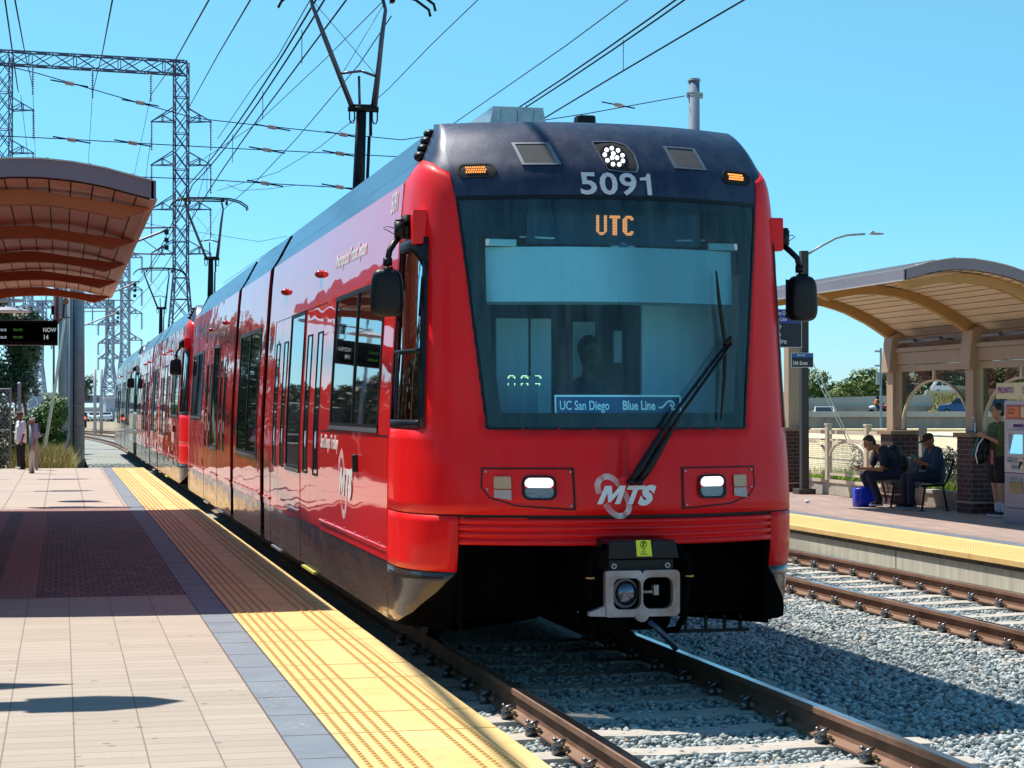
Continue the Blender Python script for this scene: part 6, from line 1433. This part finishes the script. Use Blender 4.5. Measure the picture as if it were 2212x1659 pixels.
for i, (x0, x1, y0, y1, Y, col) in enumerate(((228, 252, 862, 925, 300, (.34, .40, .50)), (176, 226, 885, 925, 340, (.42, .47, .56)), (60, 120, 852, 900, 420, (.3, .38, .48)))):
    a, c = atY(x0, y1, Y), atY(x1, y0, Y); t = thing('warehouse', ('pale warehouse beside the end of the train', 'low pale warehouse down the track', 'pale blue warehouse behind the green bush')[i], 'building', ((a.x+c.x)/2, Y, -.4))
    b = MB(); b.bx(a.x, c.x, Y, Y+25, -.45, c.z); b.build('wall', mat('warehouse_%d' % i, col, .6, var=.1, vscale=.2), t); b = MB(); b.bx(a.x-.3, c.x+.3, Y-.3, Y+25.3, c.z, c.z+.4); b.build('roof', mat('warehouse_roof', (.5, .52, .56), .8), t)
    b = MB()
    for q in range(3): xx = a.x+(c.x-a.x)*(q+.3)/3; b.bx(xx, xx+(c.x-a.x)*.14, Y-.06, Y-.01, -.4, (c.z)*.5)
    b.build('loading_door', M_cabdark, t)
def car(name, label, p, heading, col, kind='sedan', cat='car', group=None):
    root = thing(name, label, cat, tuple(p), group); root.rotation_euler = (0, 0, heading)
    L, W_, H = {'sedan': (4.6, 1.8, 1.45), 'suv': (4.6, 1.85, 1.72)}[kind]
    if kind == 'sedan': prof_ = [(-L/2, .35), (-L/2, .75), (-L/2+.15, .95), (-L/2+.9, 1.02), (-L/2+1.5, 1.42), (L/2-1.9, 1.42), (L/2-1.15, .98), (L/2-.2, .82), (L/2, .6), (L/2, .35)]
    else: prof_ = [(-L/2, .4), (-L/2, .95), (-L/2+.12, 1.1), (-L/2+.5, 1.65), (-L/2+.8, 1.70), (L/2-1.9, 1.68), (L/2-1.1, 1.12), (L/2-.15, .98), (L/2, .7), (L/2, .4)]
    def add(b, name_, m, par=root, **k):
        o = b.build(name_, m, par, world=True, **k); return o
    m = mat('car_paint_%s' % '_'.join('%d' % (c*100) for c in col), col, .3, coat=1)
    tum = lambda v: 1 if v < 1.0 else 1-.16*(v-1.0)/.7
    b = MB(); n_ = len(prof_)
    b.add([(u, -W_/2*tum(v), v) for u, v in prof_]+[(u, W_/2*tum(v), v) for u, v in prof_], [tuple(range(n_))[::-1], tuple(range(n_, 2*n_))]+[(i, (i+1) % n_, n_+(i+1) % n_, n_+i) for i in range(n_)]); body = add(b, 'car_body', m, bevel=.05)
    zt, zb_ = (1.38, 1.02) if kind == 'sedan' else (1.60, 1.14)
    b = MB(); ux = -L/2+(1.05 if kind == 'sedan' else .45); uy = L/2-(1.3 if kind == 'sedan' else 1.2)
    for d in (-1, 1):
        for a, e in ((ux, ux+.85), (ux+.92, (ux+uy)/2+.25), ((ux+uy)/2+.32, uy)): b.add([(a+.05, d*(W_/2+.008)*tum(zb_), zb_), (e, d*(W_/2+.008)*tum(zb_), zb_), (e-(.45 if e == uy else .03), d*(W_/2+.008)*tum(zt), zt), (a+(.35 if a == ux else .05), d*(W_/2+.008)*tum(zt), zt)], [(0, 1, 2, 3)])
    add(b, 'side_glass', M_glassd)
    i0 = 6 if kind == 'sedan' else 6; a_, c_ = prof_[5], prof_[6]; b = MB(); q = lambda k, s_: (a_[0]+(c_[0]-a_[0])*k+.02, s_*W_/2*.80, a_[1]+(c_[1]-a_[1])*k+.02); b.add([q(.12, -1), q(.12, 1), q(.95, 1.05), q(.95, -1.05)], [(0, 1, 2, 3)])
    a_, c_ = prof_[4], prof_[3] if kind == 'sedan' else prof_[2]; q = lambda k, s_: (a_[0]+(c_[0]-a_[0])*k-.02, s_*W_/2*.80, a_[1]+(c_[1]-a_[1])*k+.02); b.add([q(.12, -1), q(.12, 1), q(.9, 1), q(.9, -1)], [(0, 1, 2, 3)]); add(b, 'windscreen', M_glassd)
    for u in (-L/2+.85, L/2-.85):
        for d in (-1, 1): b = MB(); b.cyl((u, d*(W_/2-.2), .33), (u, d*(W_/2+.01), .33), .33, n=18); w_ = add(b, 'wheel', M_rubber); b = MB(); b.cyl((u, d*(W_/2+.0), .33), (u, d*(W_/2+.02), .33), .19, n=14); add(b, 'rim', M_silver, w_)
    for d in (-1, 1):
        b = MB(); b.box((L/2-.06, d*W_*.36, .72), (.10, .36, .12)); add(b, 'headlight', M_chrome); b = MB(); b.box((-L/2+.03, d*W_*.4, .85), (.08, .22, .16)); add(b, 'tail_light', M_amber if False else mat('tail_red', (.4, .01, .01), .4)); b = MB(); b.box((L/2-1.55, d*(W_/2+.08), 1.05), (.12, .16, .1)); add(b, 'wing_mirror', m)
    return root
# flyover far left
t = thing('flyover', 'long grey concrete flyover across the horizon at the left', 'flyover', (0, 700, -.4))
b = MB(); a, c = atY(40, 857, 700), atY(330, 857, 700); b.bx(a.x-60, c.x+260, 700, 712, 3.3, 5.3); b.build('deck', mat('far_concrete', (.16, .20, .30), .8, var=.08, vscale=.05), t)
MB().bx(a.x-60, c.x+260, 699.7, 700, 5.0, 6.0).build('parapet', mat('far_parapet', (.20, .24, .33), .8), t)
b = MB()
for i in range(12): b.bx(a.x-50+i*30, a.x-48+i*30, 702, 708, -.45, 3.3)
b.build('pillar', MATS['far_concrete'], t)
for i in range(9):
    xx = 178+i*8.5; p = atZ(xx, 910-((i*7) % 3), -.40); car('parked_car', 'small white parked car far down the track, %s from the left in its row' % ORD[i], (p.x, p.y, -.44), R(90+(i % 2)*180), (.75, .78, .82), group='far parked white cars')
# ================================================================ right background: freeway
def slab(name, label, x0, x1, D, z0, z1, th, m, cat, y=900, dz1=0, **k):
    A, B_ = atD(x0, y, D), atD(x1, y, D); A.z = B_.z = 0; u = (B_-A).normalized(); w_ = Vector((-u.y, u.x, 0))
    P_ = [A, B_, B_+w_*th, A+w_*th]; zz = [z1, z1+dz1, z1+dz1, z1]; b = MB(); b.add([(p.x, p.y, z0) for p in P_]+[(p.x, p.y, q) for p, q in zip(P_, zz)], [(3, 2, 1, 0), (4, 5, 6, 7), (0, 1, 5, 4), (1, 2, 6, 5), (2, 3, 7, 6), (3, 0, 4, 7)])
    return props(b.build(name, m, None), label, cat, **k)
M_bar = mat('freeway_concrete', (.60, .57, .50), .85, col2=(.42, .40, .35), vscale=.35, vs=(1, 1, .3)); M_bard = mat('stained_shaded_wall', (.22, .22, .20), .9, col2=(.40, .38, .33), vscale=.5, vs=(1, 1, .15))  # second one is a darker copy, wall shade put into its stained colour
M_road = mat('asphalt', (.06, .06, .065), .85)
slab('freeway_wall', 'stained wall face with shade painted in, below the near freeway barrier', 1660, 2300, 159.4, -.45, .88, .5, M_bard, 'wall'); slab('freeway_barrier', 'near freeway barrier, pale concrete, in front of the cars', 1660, 2300, 159, .90, 1.36, 1.0, M_bar, 'barrier')
props(slab('freeway', None, 1660, 2300, 160, -.45, .35, 12, M_road, None, kind='structure')); props(slab('upper_freeway', None, 1660, 2300, 173, -.45, .93, 26, M_road, None, kind='structure'))
a = slab('ramp_barrier', 'upper ramp barrier sloping down to the left behind the motorcyclist', 1640, 2015, 208, -.4, 2.55, .6, M_bar, 'barrier', dz1=.55)
slab('ramp_wall', 'wall with shadow painted in under the sloping upper ramp barrier', 1640, 2015, 207, -.4, 1.6, .4, M_bard, 'wall', dz1=.3)
slab('ramp_barrier', 'pale upper barrier beyond the grassy bank, seen through the arch', 2000, 2330, 236, 3.1, 3.75, .6, M_bar, 'barrier', dz1=.6)
# grassy bank rising behind the freeway
b = MB(); rows = []
for i, (D, z) in enumerate(((200.5, .5), (208, 1.5), (220, 2.6), (236, 3.2), (260, 3.4))):
    row = []
    for j in range(26): p = atD(2005+j*13, 880, D); row.append((p.x, p.y, z+.25*noise.noise(Vector((j*.6, i*.9, 0)))))
    rows.append(row)
b.grid(rows); props(b.build('grassy_bank', mat('bank_scrub', (.28, .26, .07), .95, col2=(.46, .33, .18), vscale=.35, bump=.6, bscale=3, bdist=.15), None, smooth=True), kind='structure')
r_ = random.Random(12); pts = []
for i in range(9000):
    j = r_.uniform(0, 24); D = r_.uniform(201, 234); p = atD(2005+j*13, 880, D); z = lerp([(200.5, .5), (208, 1.5), (220, 2.6), (236, 3.2)], D); pts.append((p.x, p.y, z-.05))
grass('bank_scrub', 'dry scrub and grass over the bank seen through the shelter arch', pts, .5, ((.10, .14, .04), (.36, .30, .12)), 13, 'scrub', .06)
def gaze(x, y, D, z): p = atD(x, y, D); return (p.x, p.y, z)
hd_ = -YAW-R(90)
car('white_car', 'white car behind the barrier, just right of the sign pole', gaze(1780, 890, 166, .35), hd_-R(8), (.75, .76, .78), group='cars on the freeway')
car('white_car', 'white car behind the barrier, between the tram and the sign pole', gaze(1714, 890, 167, .35), hd_-R(8), (.72, .75, .8), group='cars on the freeway')
car('blue_car', 'blue sport utility car on the freeway seen through the arch', gaze(2083, 890, 178, .93), R(-35)+R(180), (.02, .08, .25), 'suv', group='cars on the freeway')
car('white_car', 'white car on the upper road at the top of the arch', gaze(2050, 845, 246, 3.35), R(-18), (.75, .76, .78), 'suv', group='cars on the freeway')
car('dark_car', 'dark car half hidden beside the blue one, behind the tan post', gaze(2155, 890, 178, .93), R(-20), (.02, .02, .03), 'suv', group='cars on the freeway')
# motorcyclist
mp = Vector(gaze(1897, 890, 176, .93)); t = thing('motorcycle', 'red and white motorcycle on the freeway under the rider', 'motorcycle', tuple(mp))
h = YAW*-1+R(15); f = Vector((math.cos(h), math.sin(h), 0)); P_ = lambda a, b_, c: mp+f*a+Vector((-f.y, f.x, 0))*b_+Vector((0, 0, c))
b = MB()
for a in (-.7, .7): b.cyl(P_(a, -.06, .3), P_(a, .06, .3), .31, n=18)
b.build('wheel', M_rubber, t); b = MB(); b.ell(P_(.35, 0, .78), (.38, .22, .24)); b.ell(P_(.72, 0, .85), (.18, .24, .2)); b.build('fairing', mat('moto_red', (.6, .02, .03), .3, coat=1), t, smooth=True)
b = MB(); b.ell(P_(-.55, .0, .75), (.35, .38, .2)); b.build('pannier', mat('moto_white', (.7, .72, .78), .4), t, smooth=True); b = MB(); b.tube([P_(.45, -.4, 1.05), P_(.5, 0, .95), P_(.45, .4, 1.05)], .03, 6); b.tube([P_(.62, 0, .9), P_(.72, 0, .3)], .05, 6); b.build('handlebar', M_black, t)
rp = thing('person', 'motorcyclist in black helmet and orange vest on the freeway', 'person', tuple(mp)); BKL = mat('rider_black', (.012, .012, .014), .7)
S = []
for d in (-1, 1): S += [(P_(-.2, d*.15, .85), P_(.2, d*.26, .72), .11, .09), (P_(.2, d*.26, .72), P_(-.02, d*.24, .35), .08, .06), (P_(-.02, d*.24, .35), P_(.14, d*.24, .32), .06, .05), (P_(-.12, d*.24, 1.38), P_(.12, d*.36, 1.15), .075, .06), (P_(.12, d*.36, 1.15), P_(.42, d*.36, 1.08), .055, .045), (P_(.42, d*.36, 1.08), P_(.50, d*.33, 1.05), .05, .045)]
S += [(P_(-.22, 0, .9), P_(-.12, 0, 1.35), .2, .19), (P_(-.12, 0, 1.35), P_(-.08, 0, 1.55), .12, .08)]
fig('body', S, [], BKL, rp, .03, 2); fig('helmet', [], [(P_(-.06, 0, 1.68), (.16, .14, .16))], M_black, rp, .02, 2); fig('vest', [(P_(-.19, 0, 1.08), P_(-.11, 0, 1.36), .215, .21)], [], mat('vest_orange', (.75, .20, .02), .7), rp, .03, 2)
# trees along the freeway
GT = ((.05, .09, .02), (.22, .30, .07))
for i, (x, D, h, cr) in enumerate(((1768, 262, 7.2, (4.6, 3, 3.0)), (1835, 258, 6.6, (4.0, 3, 2.6)), (1880, 268, 7.4, (3.4, 3, 2.8)), (1735, 275, 5.4, (2.4, 2.4, 2.0)), (1962, 266, 9.3, (4.6, 3, 3.6)), (2030, 270, 8.6, (4.6, 3, 3.2)), (2090, 262, 8.2, (4.0, 3, 3.4)), (2150, 268, 9.4, (4.2, 3, 3.8)), (2210, 264, 8.8, (4.4, 3, 3.6)))):
    p = atD(x, 880, D); lab = ('rounded green tree above the ramp, nearest the brown sign pole', 'green tree above the ramp, in the middle of the left group', 'green tree above the ramp beside the thin light mast', 'small green tree just right of the red tram', 'green tree behind the left half of the arch panel', 'green tree behind the top of the arch', 'green tree left of the tan canopy post', 'dark green tree right of the tan canopy post', 'green tree above the ticket machine header')[i]
    zb_ = 1.0 if i < 4 else 1.6
    fulltree(lab, p.x, p.y, zb_-1.4, h-(zb_-1.4)-.3, cr, .30, 2600, GT if i < 4 else ((.03, .06, .02), (.16, .20, .06)), 60+i, 'trees beyond the freeway')
p = atD(1903, 880, 120); t = thing('light_mast', 'thin blue grey light mast left of the tan canopy post', 'lamp post', (p.x, p.y, 0)); zt = atD(1903, 752, 120).z
MB().cyl((p.x, p.y, -.4), (p.x, p.y, zt), .07, n=10).build('mast_shaft', M_poleblue, t); b = MB()
for z in (zt-.2, zt-1.1): b.box((p.x-.25, p.y, z), (.3, .15, .12))
b.box((p.x-.2, p.y, zt-1.9), (.22, .1, .75)); b.build('mast_box', M_steel, t)
# ================================================================ overhead line
p = atY(1500, 880, 51); pxr, pyr = p.x, 51
t = thing('catenary_pole', 'tall blue grey pole rising behind the tram roof', 'pole', (pxr, pyr, 0), 'line poles beside the track')
zt = atY(1500, 175, 51).z; r_ = .155
MB().cyl((pxr, pyr, -.4), (pxr, pyr, zt), r_*1.15, r_, 24).build('pole_shaft', mat('pole_blue_dark', (.12, .19, .27), .7, var=.12), t, smooth=True)
MB().cyl((pxr, pyr, zt), (pxr, pyr, zt+.06), r_*1.22, r_*1.1, 24).build('pole_cap', M_steel, t)
b = MB()
for y_ in (203, 209): z = atY(1500, y_, 51).z; b.cyl((pxr, pyr, z-.03), (pxr, pyr, z+.03), r_*1.1, n=24); b.box((pxr+r_+.04, pyr, z), (.10, .1, .09)); b.box((pxr-r_-.03, pyr, z), (.06, .08, .07))
b.build('pole_clamp', M_steel, t)
def wire(name, label, pts, r_, cat='wire', group=None, extra=None, m=M_wire):
    b = MB(); b.tube(pts, r_, 5, cap=False)
    o = b.build(name, m, None); props(o, label, cat, group)
    if extra: extra(o)
    return o
def ins(o, p, d, r_=.05, L=.28, col=M_cast):
    d = Vector(d).normalized(); b = MB(); b.cyl(Vector(p)-d*L*.5, Vector(p)+d*L*.5, r_, n=8); b.build('insulator', col, o)
    b = MB(); b.tube([Vector(p)-d*L*2.2, Vector(p)-d*L*.5], r_*.35, 5); b.tube([Vector(p)+d*L*.5, Vector(p)+d*L*2.2], r_*.35, 5); b.build('wire_grip', M_wire, o)
Yh = 51
def span(label, px, insx):
    P_ = [atY(x, y, Yh) for x, y in px]
    def ex(o):
        for x, y in insx: ins(o, atY(x, y, Yh), (1, 0, -.15), .055, .22)
    wire('span_wire', label, P_, .013, 'span wire', 'span wires across the tracks', ex)
span('upper span wire with insulators crossing from the top left to the tall blue pole', [(-30, 132), (80, 158), (300, 222), (420, 255), (553, 270), (745, 290), (868, 302), (950, 290), (1075, 275), (1158, 262), (1270, 245), (1480, 207)], [(150, 180), (303, 222), (588, 275), (742, 291), (1336, 227)])
span('middle span wire with insulators, second from the top', [(-30, 292), (155, 301), (290, 309), (512, 321), (575, 324), (740, 332), (830, 337), (980, 344)], [(155, 302), (287, 309), (577, 324), (735, 332)])
span('lowest span wire with insulators, ending behind the tram roof', [(300, 382), (450, 388), (573, 396), (735, 405), (900, 413)], [(573, 396), (733, 404)])
XT = 3.35
P_ = []
wire('contact_wire', 'contact wire over the red tram touching the pantographs', [(XT+.10*math.sin(y*.11), y, 6.62+.10*math.sin(y*.07)) for i, y in enumerate(range(-60, 200, 4))], .012, group='overhead wires above the red tram')
msg = lambda y: 7.12+.55*((abs((y-8) % 44-22))/22)**2
for k in (-.055, .055): wire('messenger_wire', 'twin messenger wire above the red tram, %s strand' % ('left' if k < 0 else 'right'), [(XT+k, 2+2.5*i, msg(2+2.5*i)) for i in range(-25, 60)], .014, group='overhead wires above the red tram')
for i_, y in enumerate((9.5, 13.5, 17.8, 22.5, 27.5, 33, 39, 46)): wire('dropper', 'thin dropper between the wires above the red tram, %s from the top edge' % ORD[i_], [(XT, y, msg(y)), (XT, y, msg(y)-.15), (XT, y, 6.64)], .006, 'dropper', 'droppers above the red tram')
X2 = 8.485
wire('contact_wire', 'contact wire over the empty track, upper middle of the sky', [(X2+.05*math.sin(i*.5), 2+3*i, 6.90) for i in range(-20, 48)], .013, group='overhead wires above the empty track')
m2 = lambda y: 7.38+.5*((abs((y-12) % 44-22))/22)**2
for k in (-.06, .06): wire('messenger_wire', 'twin messenger wire above the empty track, %s strand' % ('left' if k < 0 else 'right'), [(X2+k, 2+2.5*i, m2(2+2.5*i)) for i in range(-25, 55)], .014, group='overhead wires above the empty track')
for i_, y in enumerate((22.2, 28.6, 35)): wire('dropper', 'thin dropper between the wires above the empty track, %s from the right' % ORD[i_], [(X2, y, m2(y)), (X2, y, 6.92)], .006, 'dropper', 'droppers above the empty track')
wire('feeder_wire', 'thin wire left of the empty track messenger wires', [(8.2, 6+5*i, 7.75+.15*abs(i-5)/5) for i in range(20)], .009, group='overhead wires above the empty track')
def wpx(label, pts, D0, D1, r_=.02, grp='loose wires against the sky'):
    n_ = len(pts); P_ = [atD(x, y, D0+(D1-D0)*i/(n_-1)) for i, (x, y) in enumerate(pts)]; P_ = ([P_[0]+(P_[0]-P_[1])*k for k in (6, 3)] if pts[0][1] < 20 else [])+P_; wire('sky_wire', label, P_, r_, group=grp)
wpx('long thin wire from the top centre falling left behind the pantograph', [(1040, -8), (930, 98), (841, 190), (760, 262), (690, 318), (600, 372), (470, 412)], 45, 85, .012)
wpx('thin wire crossing behind the big pantograph frame', [(825, 5), (700, 130), (553, 268), (430, 350)], 40, 70, .010)
wpx('thin wire passing the pantograph crosspiece on the way down left', [(845, 35), (775, 140), (640, 300), (553, 392), (480, 455)], 30, 60, .010)
wpx('thin wire beside the twin messenger wire, upper left of centre', [(663, 12), (600, 122), (545, 190), (470, 300)], 35, 60, .010)
wpx('sagging wire below the big tower arms', [(490, 398), (520, 412), (580, 408), (640, 400), (700, 402)], 60, 66, .008)
wpx('long sagging wire low in the sky between the pantographs', [(300, 480), (420, 500), (560, 522), (620, 510)], 80, 90, .010)
# cantilevers and registration arms down the line
for i, (Y, lab) in enumerate(((64, 'nearest bracket arm holding the wires, beyond the near canopy'), (92, 'second bracket arm holding the wires'), (120, 'third bracket arm down the line'))):
    t = thing('bracket_arm', lab, 'bracket arm', (.5, Y, 6.3), 'bracket arms along the line')
    b = MB(); b.tube([(.35, Y, 6.3), (3.4, Y, 7.55)], .04, 6); b.tube([(.35, Y, 7.5), (3.6, Y, 7.62)], .03, 6); b.tube([(1.2, Y, 6.75), (3.3, Y, 6.72)], .025, 6); b.tube([(2.6, Y, 7.2), (3.3, Y, 6.68)], .015, 5); b.build('arm_tube', mat('arm_mauve', (.16, .12, .17), .5), t)
    b = MB()
    for z in (7.45, 7.2, 6.95): b.box((3.35, Y, z), (.14, .14, .14))
    b.build('arm_fittings', M_dark, t)
    if i: pole('catenary_pole', 'line pole carrying the %s bracket arm' % ('second' if i == 1 else 'third'), .35, Y, -.4, 8.0, .13, base=False)
    else: MB().cyl((.42, Y, -.4), (.42, Y, 8), .12, n=12).build('arm_post', M_poleblue, t, smooth=True)
# ================================================================ lattice towers
M_lat = mat('lattice_steel', (.055, .075, .16), .55, metal=.2); M_lat2 = mat('lattice_steel_hazed', (.30, .38, .52), .6)  # far copy is paler and bluer, distance haze put into the colour
M_ins = mat('insulator_dark', (.03, .03, .10), .4)
def lattice(b, p0, p1, w0, w1, r_, n_, face='both'):
    """square lattice mast from p0 to p1; widths w0->w1"""
    p0, p1 = Vector(p0), Vector(p1); ax = (p1-p0).normalized()
    s1_ = Vector((math.cos(YAW), -math.sin(YAW), 0)); s2_ = Vector((0, 0, 1)) if abs(ax.z) < .5 else Vector((math.sin(YAW), math.cos(YAW), 0))
    if abs(ax.z) < .5: s1_ = Vector((math.sin(YAW), math.cos(YAW), 0))
    C = lambda i, k: p0+(p1-p0)*k+(s1_*(1, 1, -1, -1)[i]+s2_*(1, -1, -1, 1)[i])*(w0+(w1-w0)*k)/2
    for i in range(4): b.tube([C(i, 0), C(i, 1)], r_*1.5, 4, cap=False)
    for q in range(n_):
        a, e = q/n_, (q+1)/n_
        for i in range(4):
            j = (i+1) % 4; b.tube([C(i, a), C(j, e)], r_, 3, cap=False); b.tube([C(j, a), C(i, e)], r_, 3, cap=False)
        if q % 2 == 0:
            for i in range(4): b.tube([C(i, a), C((i+1) % 4, a)], r_, 3, cap=False)
def insul(root, p, L, n_, r_, mt):
    b = MB(); p = Vector(p); b.cyl(p, p-Vector((0, 0, L)), r_*.25, n=5)
    for i in range(n_): z = p.z-L*(i+.5)/n_; b.cyl((p.x, p.y, z-.03), (p.x, p.y, z+.03), r_, r_*.6, 8)
    b.build('insulator_string', mt, root)
def tower(label, D, xc, ytop, wpx_, arms, ybase=900, flare=None, mt=M_lat, aw=66, right=True):
    s_ = D/FOC; c = atD(xc, 880, D); ht = atD(xc, ytop, D).z; w_ = wpx_*s_; u = Vector((math.cos(YAW), -math.sin(YAW), 0))
    root = thing('lattice_tower', label, 'pylon', (c.x, c.y, -.45), 'lattice transmission towers')
    b = MB(); rr = .055*D/200; zf = atD(xc, flare or 560, D).z
    lattice(b, (c.x, c.y, zf), (c.x, c.y, ht), w_, w_, rr, max(5, int((ht-zf)/w_/1.25)))
    lattice(b, (c.x, c.y, -.45), (c.x, c.y, zf), w_*2.7, w_, rr, 7); b.build('mast', mt, root)
    for ya in arms:
        z = atD(xc, ya, D).z; h = 22*s_*aw/66; b = MB()
        for d in (-1, 1):
            e = Vector((c.x, c.y, z))+u*d*aw*s_
            for k in (-.5, .5):
                q = Vector((math.sin(YAW), math.cos(YAW), 0))*w_*k
                b.tube([Vector((c.x, c.y, z))+u*d*w_/2+q, e], rr*1.2, 4); b.tube([Vector((c.x, c.y, z+h*1.35))+u*d*w_/2+q, e], rr*1.2, 4)
                m_ = Vector((c.x, c.y, z))+u*d*(w_/2+(aw*s_-w_/2)*.5)+q*.5; b.tube([m_, m_+Vector((0, 0, h*.66))], rr, 3); b.tube([Vector((c.x, c.y, z))+u*d*w_/2+q, m_+Vector((0, 0, h*.66))], rr, 3)
        a = b.build('cross_arm', mt, root)
        for d in (-1, 1): insul(a, Vector((c.x, c.y, z))+u*d*aw*s_*.97, 62*s_*aw/66, 12, .22*D/200*.8, M_ins)
    return root, c, u, s_, ht, w_
tA = tower('tall lattice tower left of centre carrying the right end of the high crossbeam', 200, 390, 131, 29, (262, 356, 452, 548), flare=600)
tB = tower('lattice tower at the left edge carrying the crossbeam', 200, 6, 118, 30, (237, 330), flare=600)
def crossbeam(label, D, xa, xb, ya, yb, h, nn, insx, mt=M_lat):
    a, c = atD(xa, ya, D), atD(xb, yb, D); root = thing('tower_crossbeam', label, 'pylon crossbeam', tuple((a+c)/2), 'crossbeams between the towers'); b = MB(); w_ = h*D/FOC
    lattice(b, a-Vector((0, 0, w_/2)), c-Vector((0, 0, w_/2)), w_, w_, .055*D/200, nn); b.build('beam_lattice', mt, root)
    for x in insx: k = (x-xa)/(xb-xa); p = a+(c-a)*k-Vector((0, 0, w_)); insul(root, p, 62*D/FOC*(.6 if D > 300 else 1), 12, .18*D/200, M_ins)
    return root
crossbeam('high lattice crossbeam with hanging insulators, top left of the sky', 200, -30, 402, 108, 133, 29, 9, (71, 200, 326))
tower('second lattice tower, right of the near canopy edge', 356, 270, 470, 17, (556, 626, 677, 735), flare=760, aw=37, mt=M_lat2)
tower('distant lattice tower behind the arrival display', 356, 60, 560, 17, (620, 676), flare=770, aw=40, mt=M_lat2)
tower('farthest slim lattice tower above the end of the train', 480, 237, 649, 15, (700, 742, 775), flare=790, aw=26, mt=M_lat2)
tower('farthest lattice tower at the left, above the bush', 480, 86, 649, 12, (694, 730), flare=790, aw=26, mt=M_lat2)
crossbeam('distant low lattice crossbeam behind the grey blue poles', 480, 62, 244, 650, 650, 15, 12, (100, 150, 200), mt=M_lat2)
# conductors from the towers over the camera
CG = 'high voltage conductors'
for i, (x0, y0, x1, y1) in enumerate(((40, 205, 10, -10), (132, 350, 56, -10), (368, 362, 452, -15), (602, 370, 842, -12), (755, 430, 1012, -14))):
    x0, y0, x1, y1 = [v*.54004*.463*(1 if k % 2 == 0 else 1)/1.0 for k, v in enumerate((x0, y0, x1, y1))] if False else (x0, y0, x1, y1)
cond = [((40, 200), (38, 190), (9, -12)), ((71, 190), (52, 105), (30, -12)), ((200, 200), (222, 110), (245, -12)), ((326, 205), (372, 142), (458, -12)), ((404, 240), (470, 120), (548, -12))]
for i, (p, q, s_) in enumerate(cond):
    wire('conductor', ('conductor at the far left running up beside the tower', 'second conductor from the left reaching the top edge', 'conductor rising from the middle insulator of the crossbeam', 'conductor rising from the right insulator of the crossbeam', 'conductor passing right of the tall lattice tower')[i], [atD(*p, 199), atD(*q, 120), atD(*s_, 70), atD(*s_, 70)+(atD(*s_, 70)-atD(*q, 120))*1.5, atD(*s_, 70)+(atD(*s_, 70)-atD(*q, 120))*3], .035, 'power line', CG)
for i, (p, q, s_) in enumerate((((71, 190), (76, 330), (100, 640)), ((200, 200), (192, 330), (178, 640)), ((326, 205), (300, 330), (252, 560)), ((45, 205), (70, 420), (95, 700)), ((455, 330), (390, 560), (290, 690)), ((326, 300), (310, 420), (262, 560)))):
    wire('conductor', ('faint conductor falling from the left crossbeam insulator', 'faint conductor falling from the middle crossbeam insulator', 'faint conductor falling from the right crossbeam insulator', 'faint conductor at the left falling behind the canopy', 'faint conductor falling from the right arm of the tall tower', 'faint conductor falling from the left arm of the tall tower')[i], [atD(*p, 201), atD(*q, 270), atD(*s_, 355)], .03, 'power line', CG)

# left of the picture: unseen building and trees added for tram side reflections
for i in range(9):
    y = -12+11*i; fulltree('dark unseen tree added left of the picture, %s from the camera end' % ORD[i], -16-(i*7 % 5), y, -.45, 6.5+(i*5 % 3), (3.2, 3.4, 2.6), .22, 1500, ((.03, .05, .02), (.10, .14, .05)), 80+i, 'unseen trees added left of the picture')
t = thing('station_building', 'long beige building left of the picture', 'building', (-30, 25, -.45)); MB().bx(-38, -28, -20, 75, -.45, 5.2).build('wall', mat('beige_stucco', (.16, .13, .11), .8, var=.08), t); MB().bx(-38.4, -27.6, -20.4, 75.4, 5.2, 5.6).build('roof', M_dark, t)
b = MB()
for i in range(22): b.bx(-28.0, -27.94, -17+4.1*i, -15+4.1*i, .9, 3.2)
b.build('window', M_glassd, t)['kind'] = 'stuff'

hr = random.Random(77); b = MB(); root = thing('hedge', 'tall unseen hedge added left of the picture for the tram side to mirror', 'hedge', (-4.2, 55, -.45))  # added out of view so the red side mirrors something dark
for i in range(26000):
    y = hr.uniform(6, 104); x = hr.choice((-3.5, -3.5, -3.5, hr.uniform(-4.9, -3.5)))+hr.gauss(0, .08); top = 2.75+.25*math.sin(y*.9)+.2*math.sin(y*.37+1); z = hr.uniform(-.4, top) if x > -3.8 else top+hr.gauss(0, .06)
    a = Vector((hr.gauss(0, 1), hr.gauss(0, 1), hr.gauss(0, 1))).normalized(); e = a.cross(Vector((hr.gauss(0, 1), hr.gauss(0, 1), hr.gauss(0, 1)))).normalized(); c = Vector((x, y, z)); k = .13
    b.add([c-a*k, c-e*k*.6, c+a*k, c+e*k*.6], [(0, 1, 2, 3)])
b.bx(-4.8, -3.65, 6, 104, -.45, 2.55); b.build('hedge_leaves', mat('hedge_leaf', (.015, .03, .012), .6, col2=(.05, .08, .03), vscale=3), root)

# behind the camera: unseen poles and trees added for the windscreen to mirror
for i, (x, y, h) in enumerate(((.3, -14, 9.2), (6.0, -30, 9.4), (11.9, -14, 9.2), (.2, -46, 9.2), (12.1, -48, 9.2))):
    pole('catenary_pole', 'catenary pole behind the photographer, %s of the row' % ORD[i], x, y, -.3, h, .16)
for i in range(7): fulltree('unseen tree added beyond the track end behind the photographer, %s from the platform side' % ORD[i], -14+8*i, -95-(i*5 % 9), -.45, 9+(i*3 % 4), (4.5, 4, 3.8), .35, 900, ((.03, .05, .02), (.10, .14, .05)), 120+i, 'trees behind the photographer')
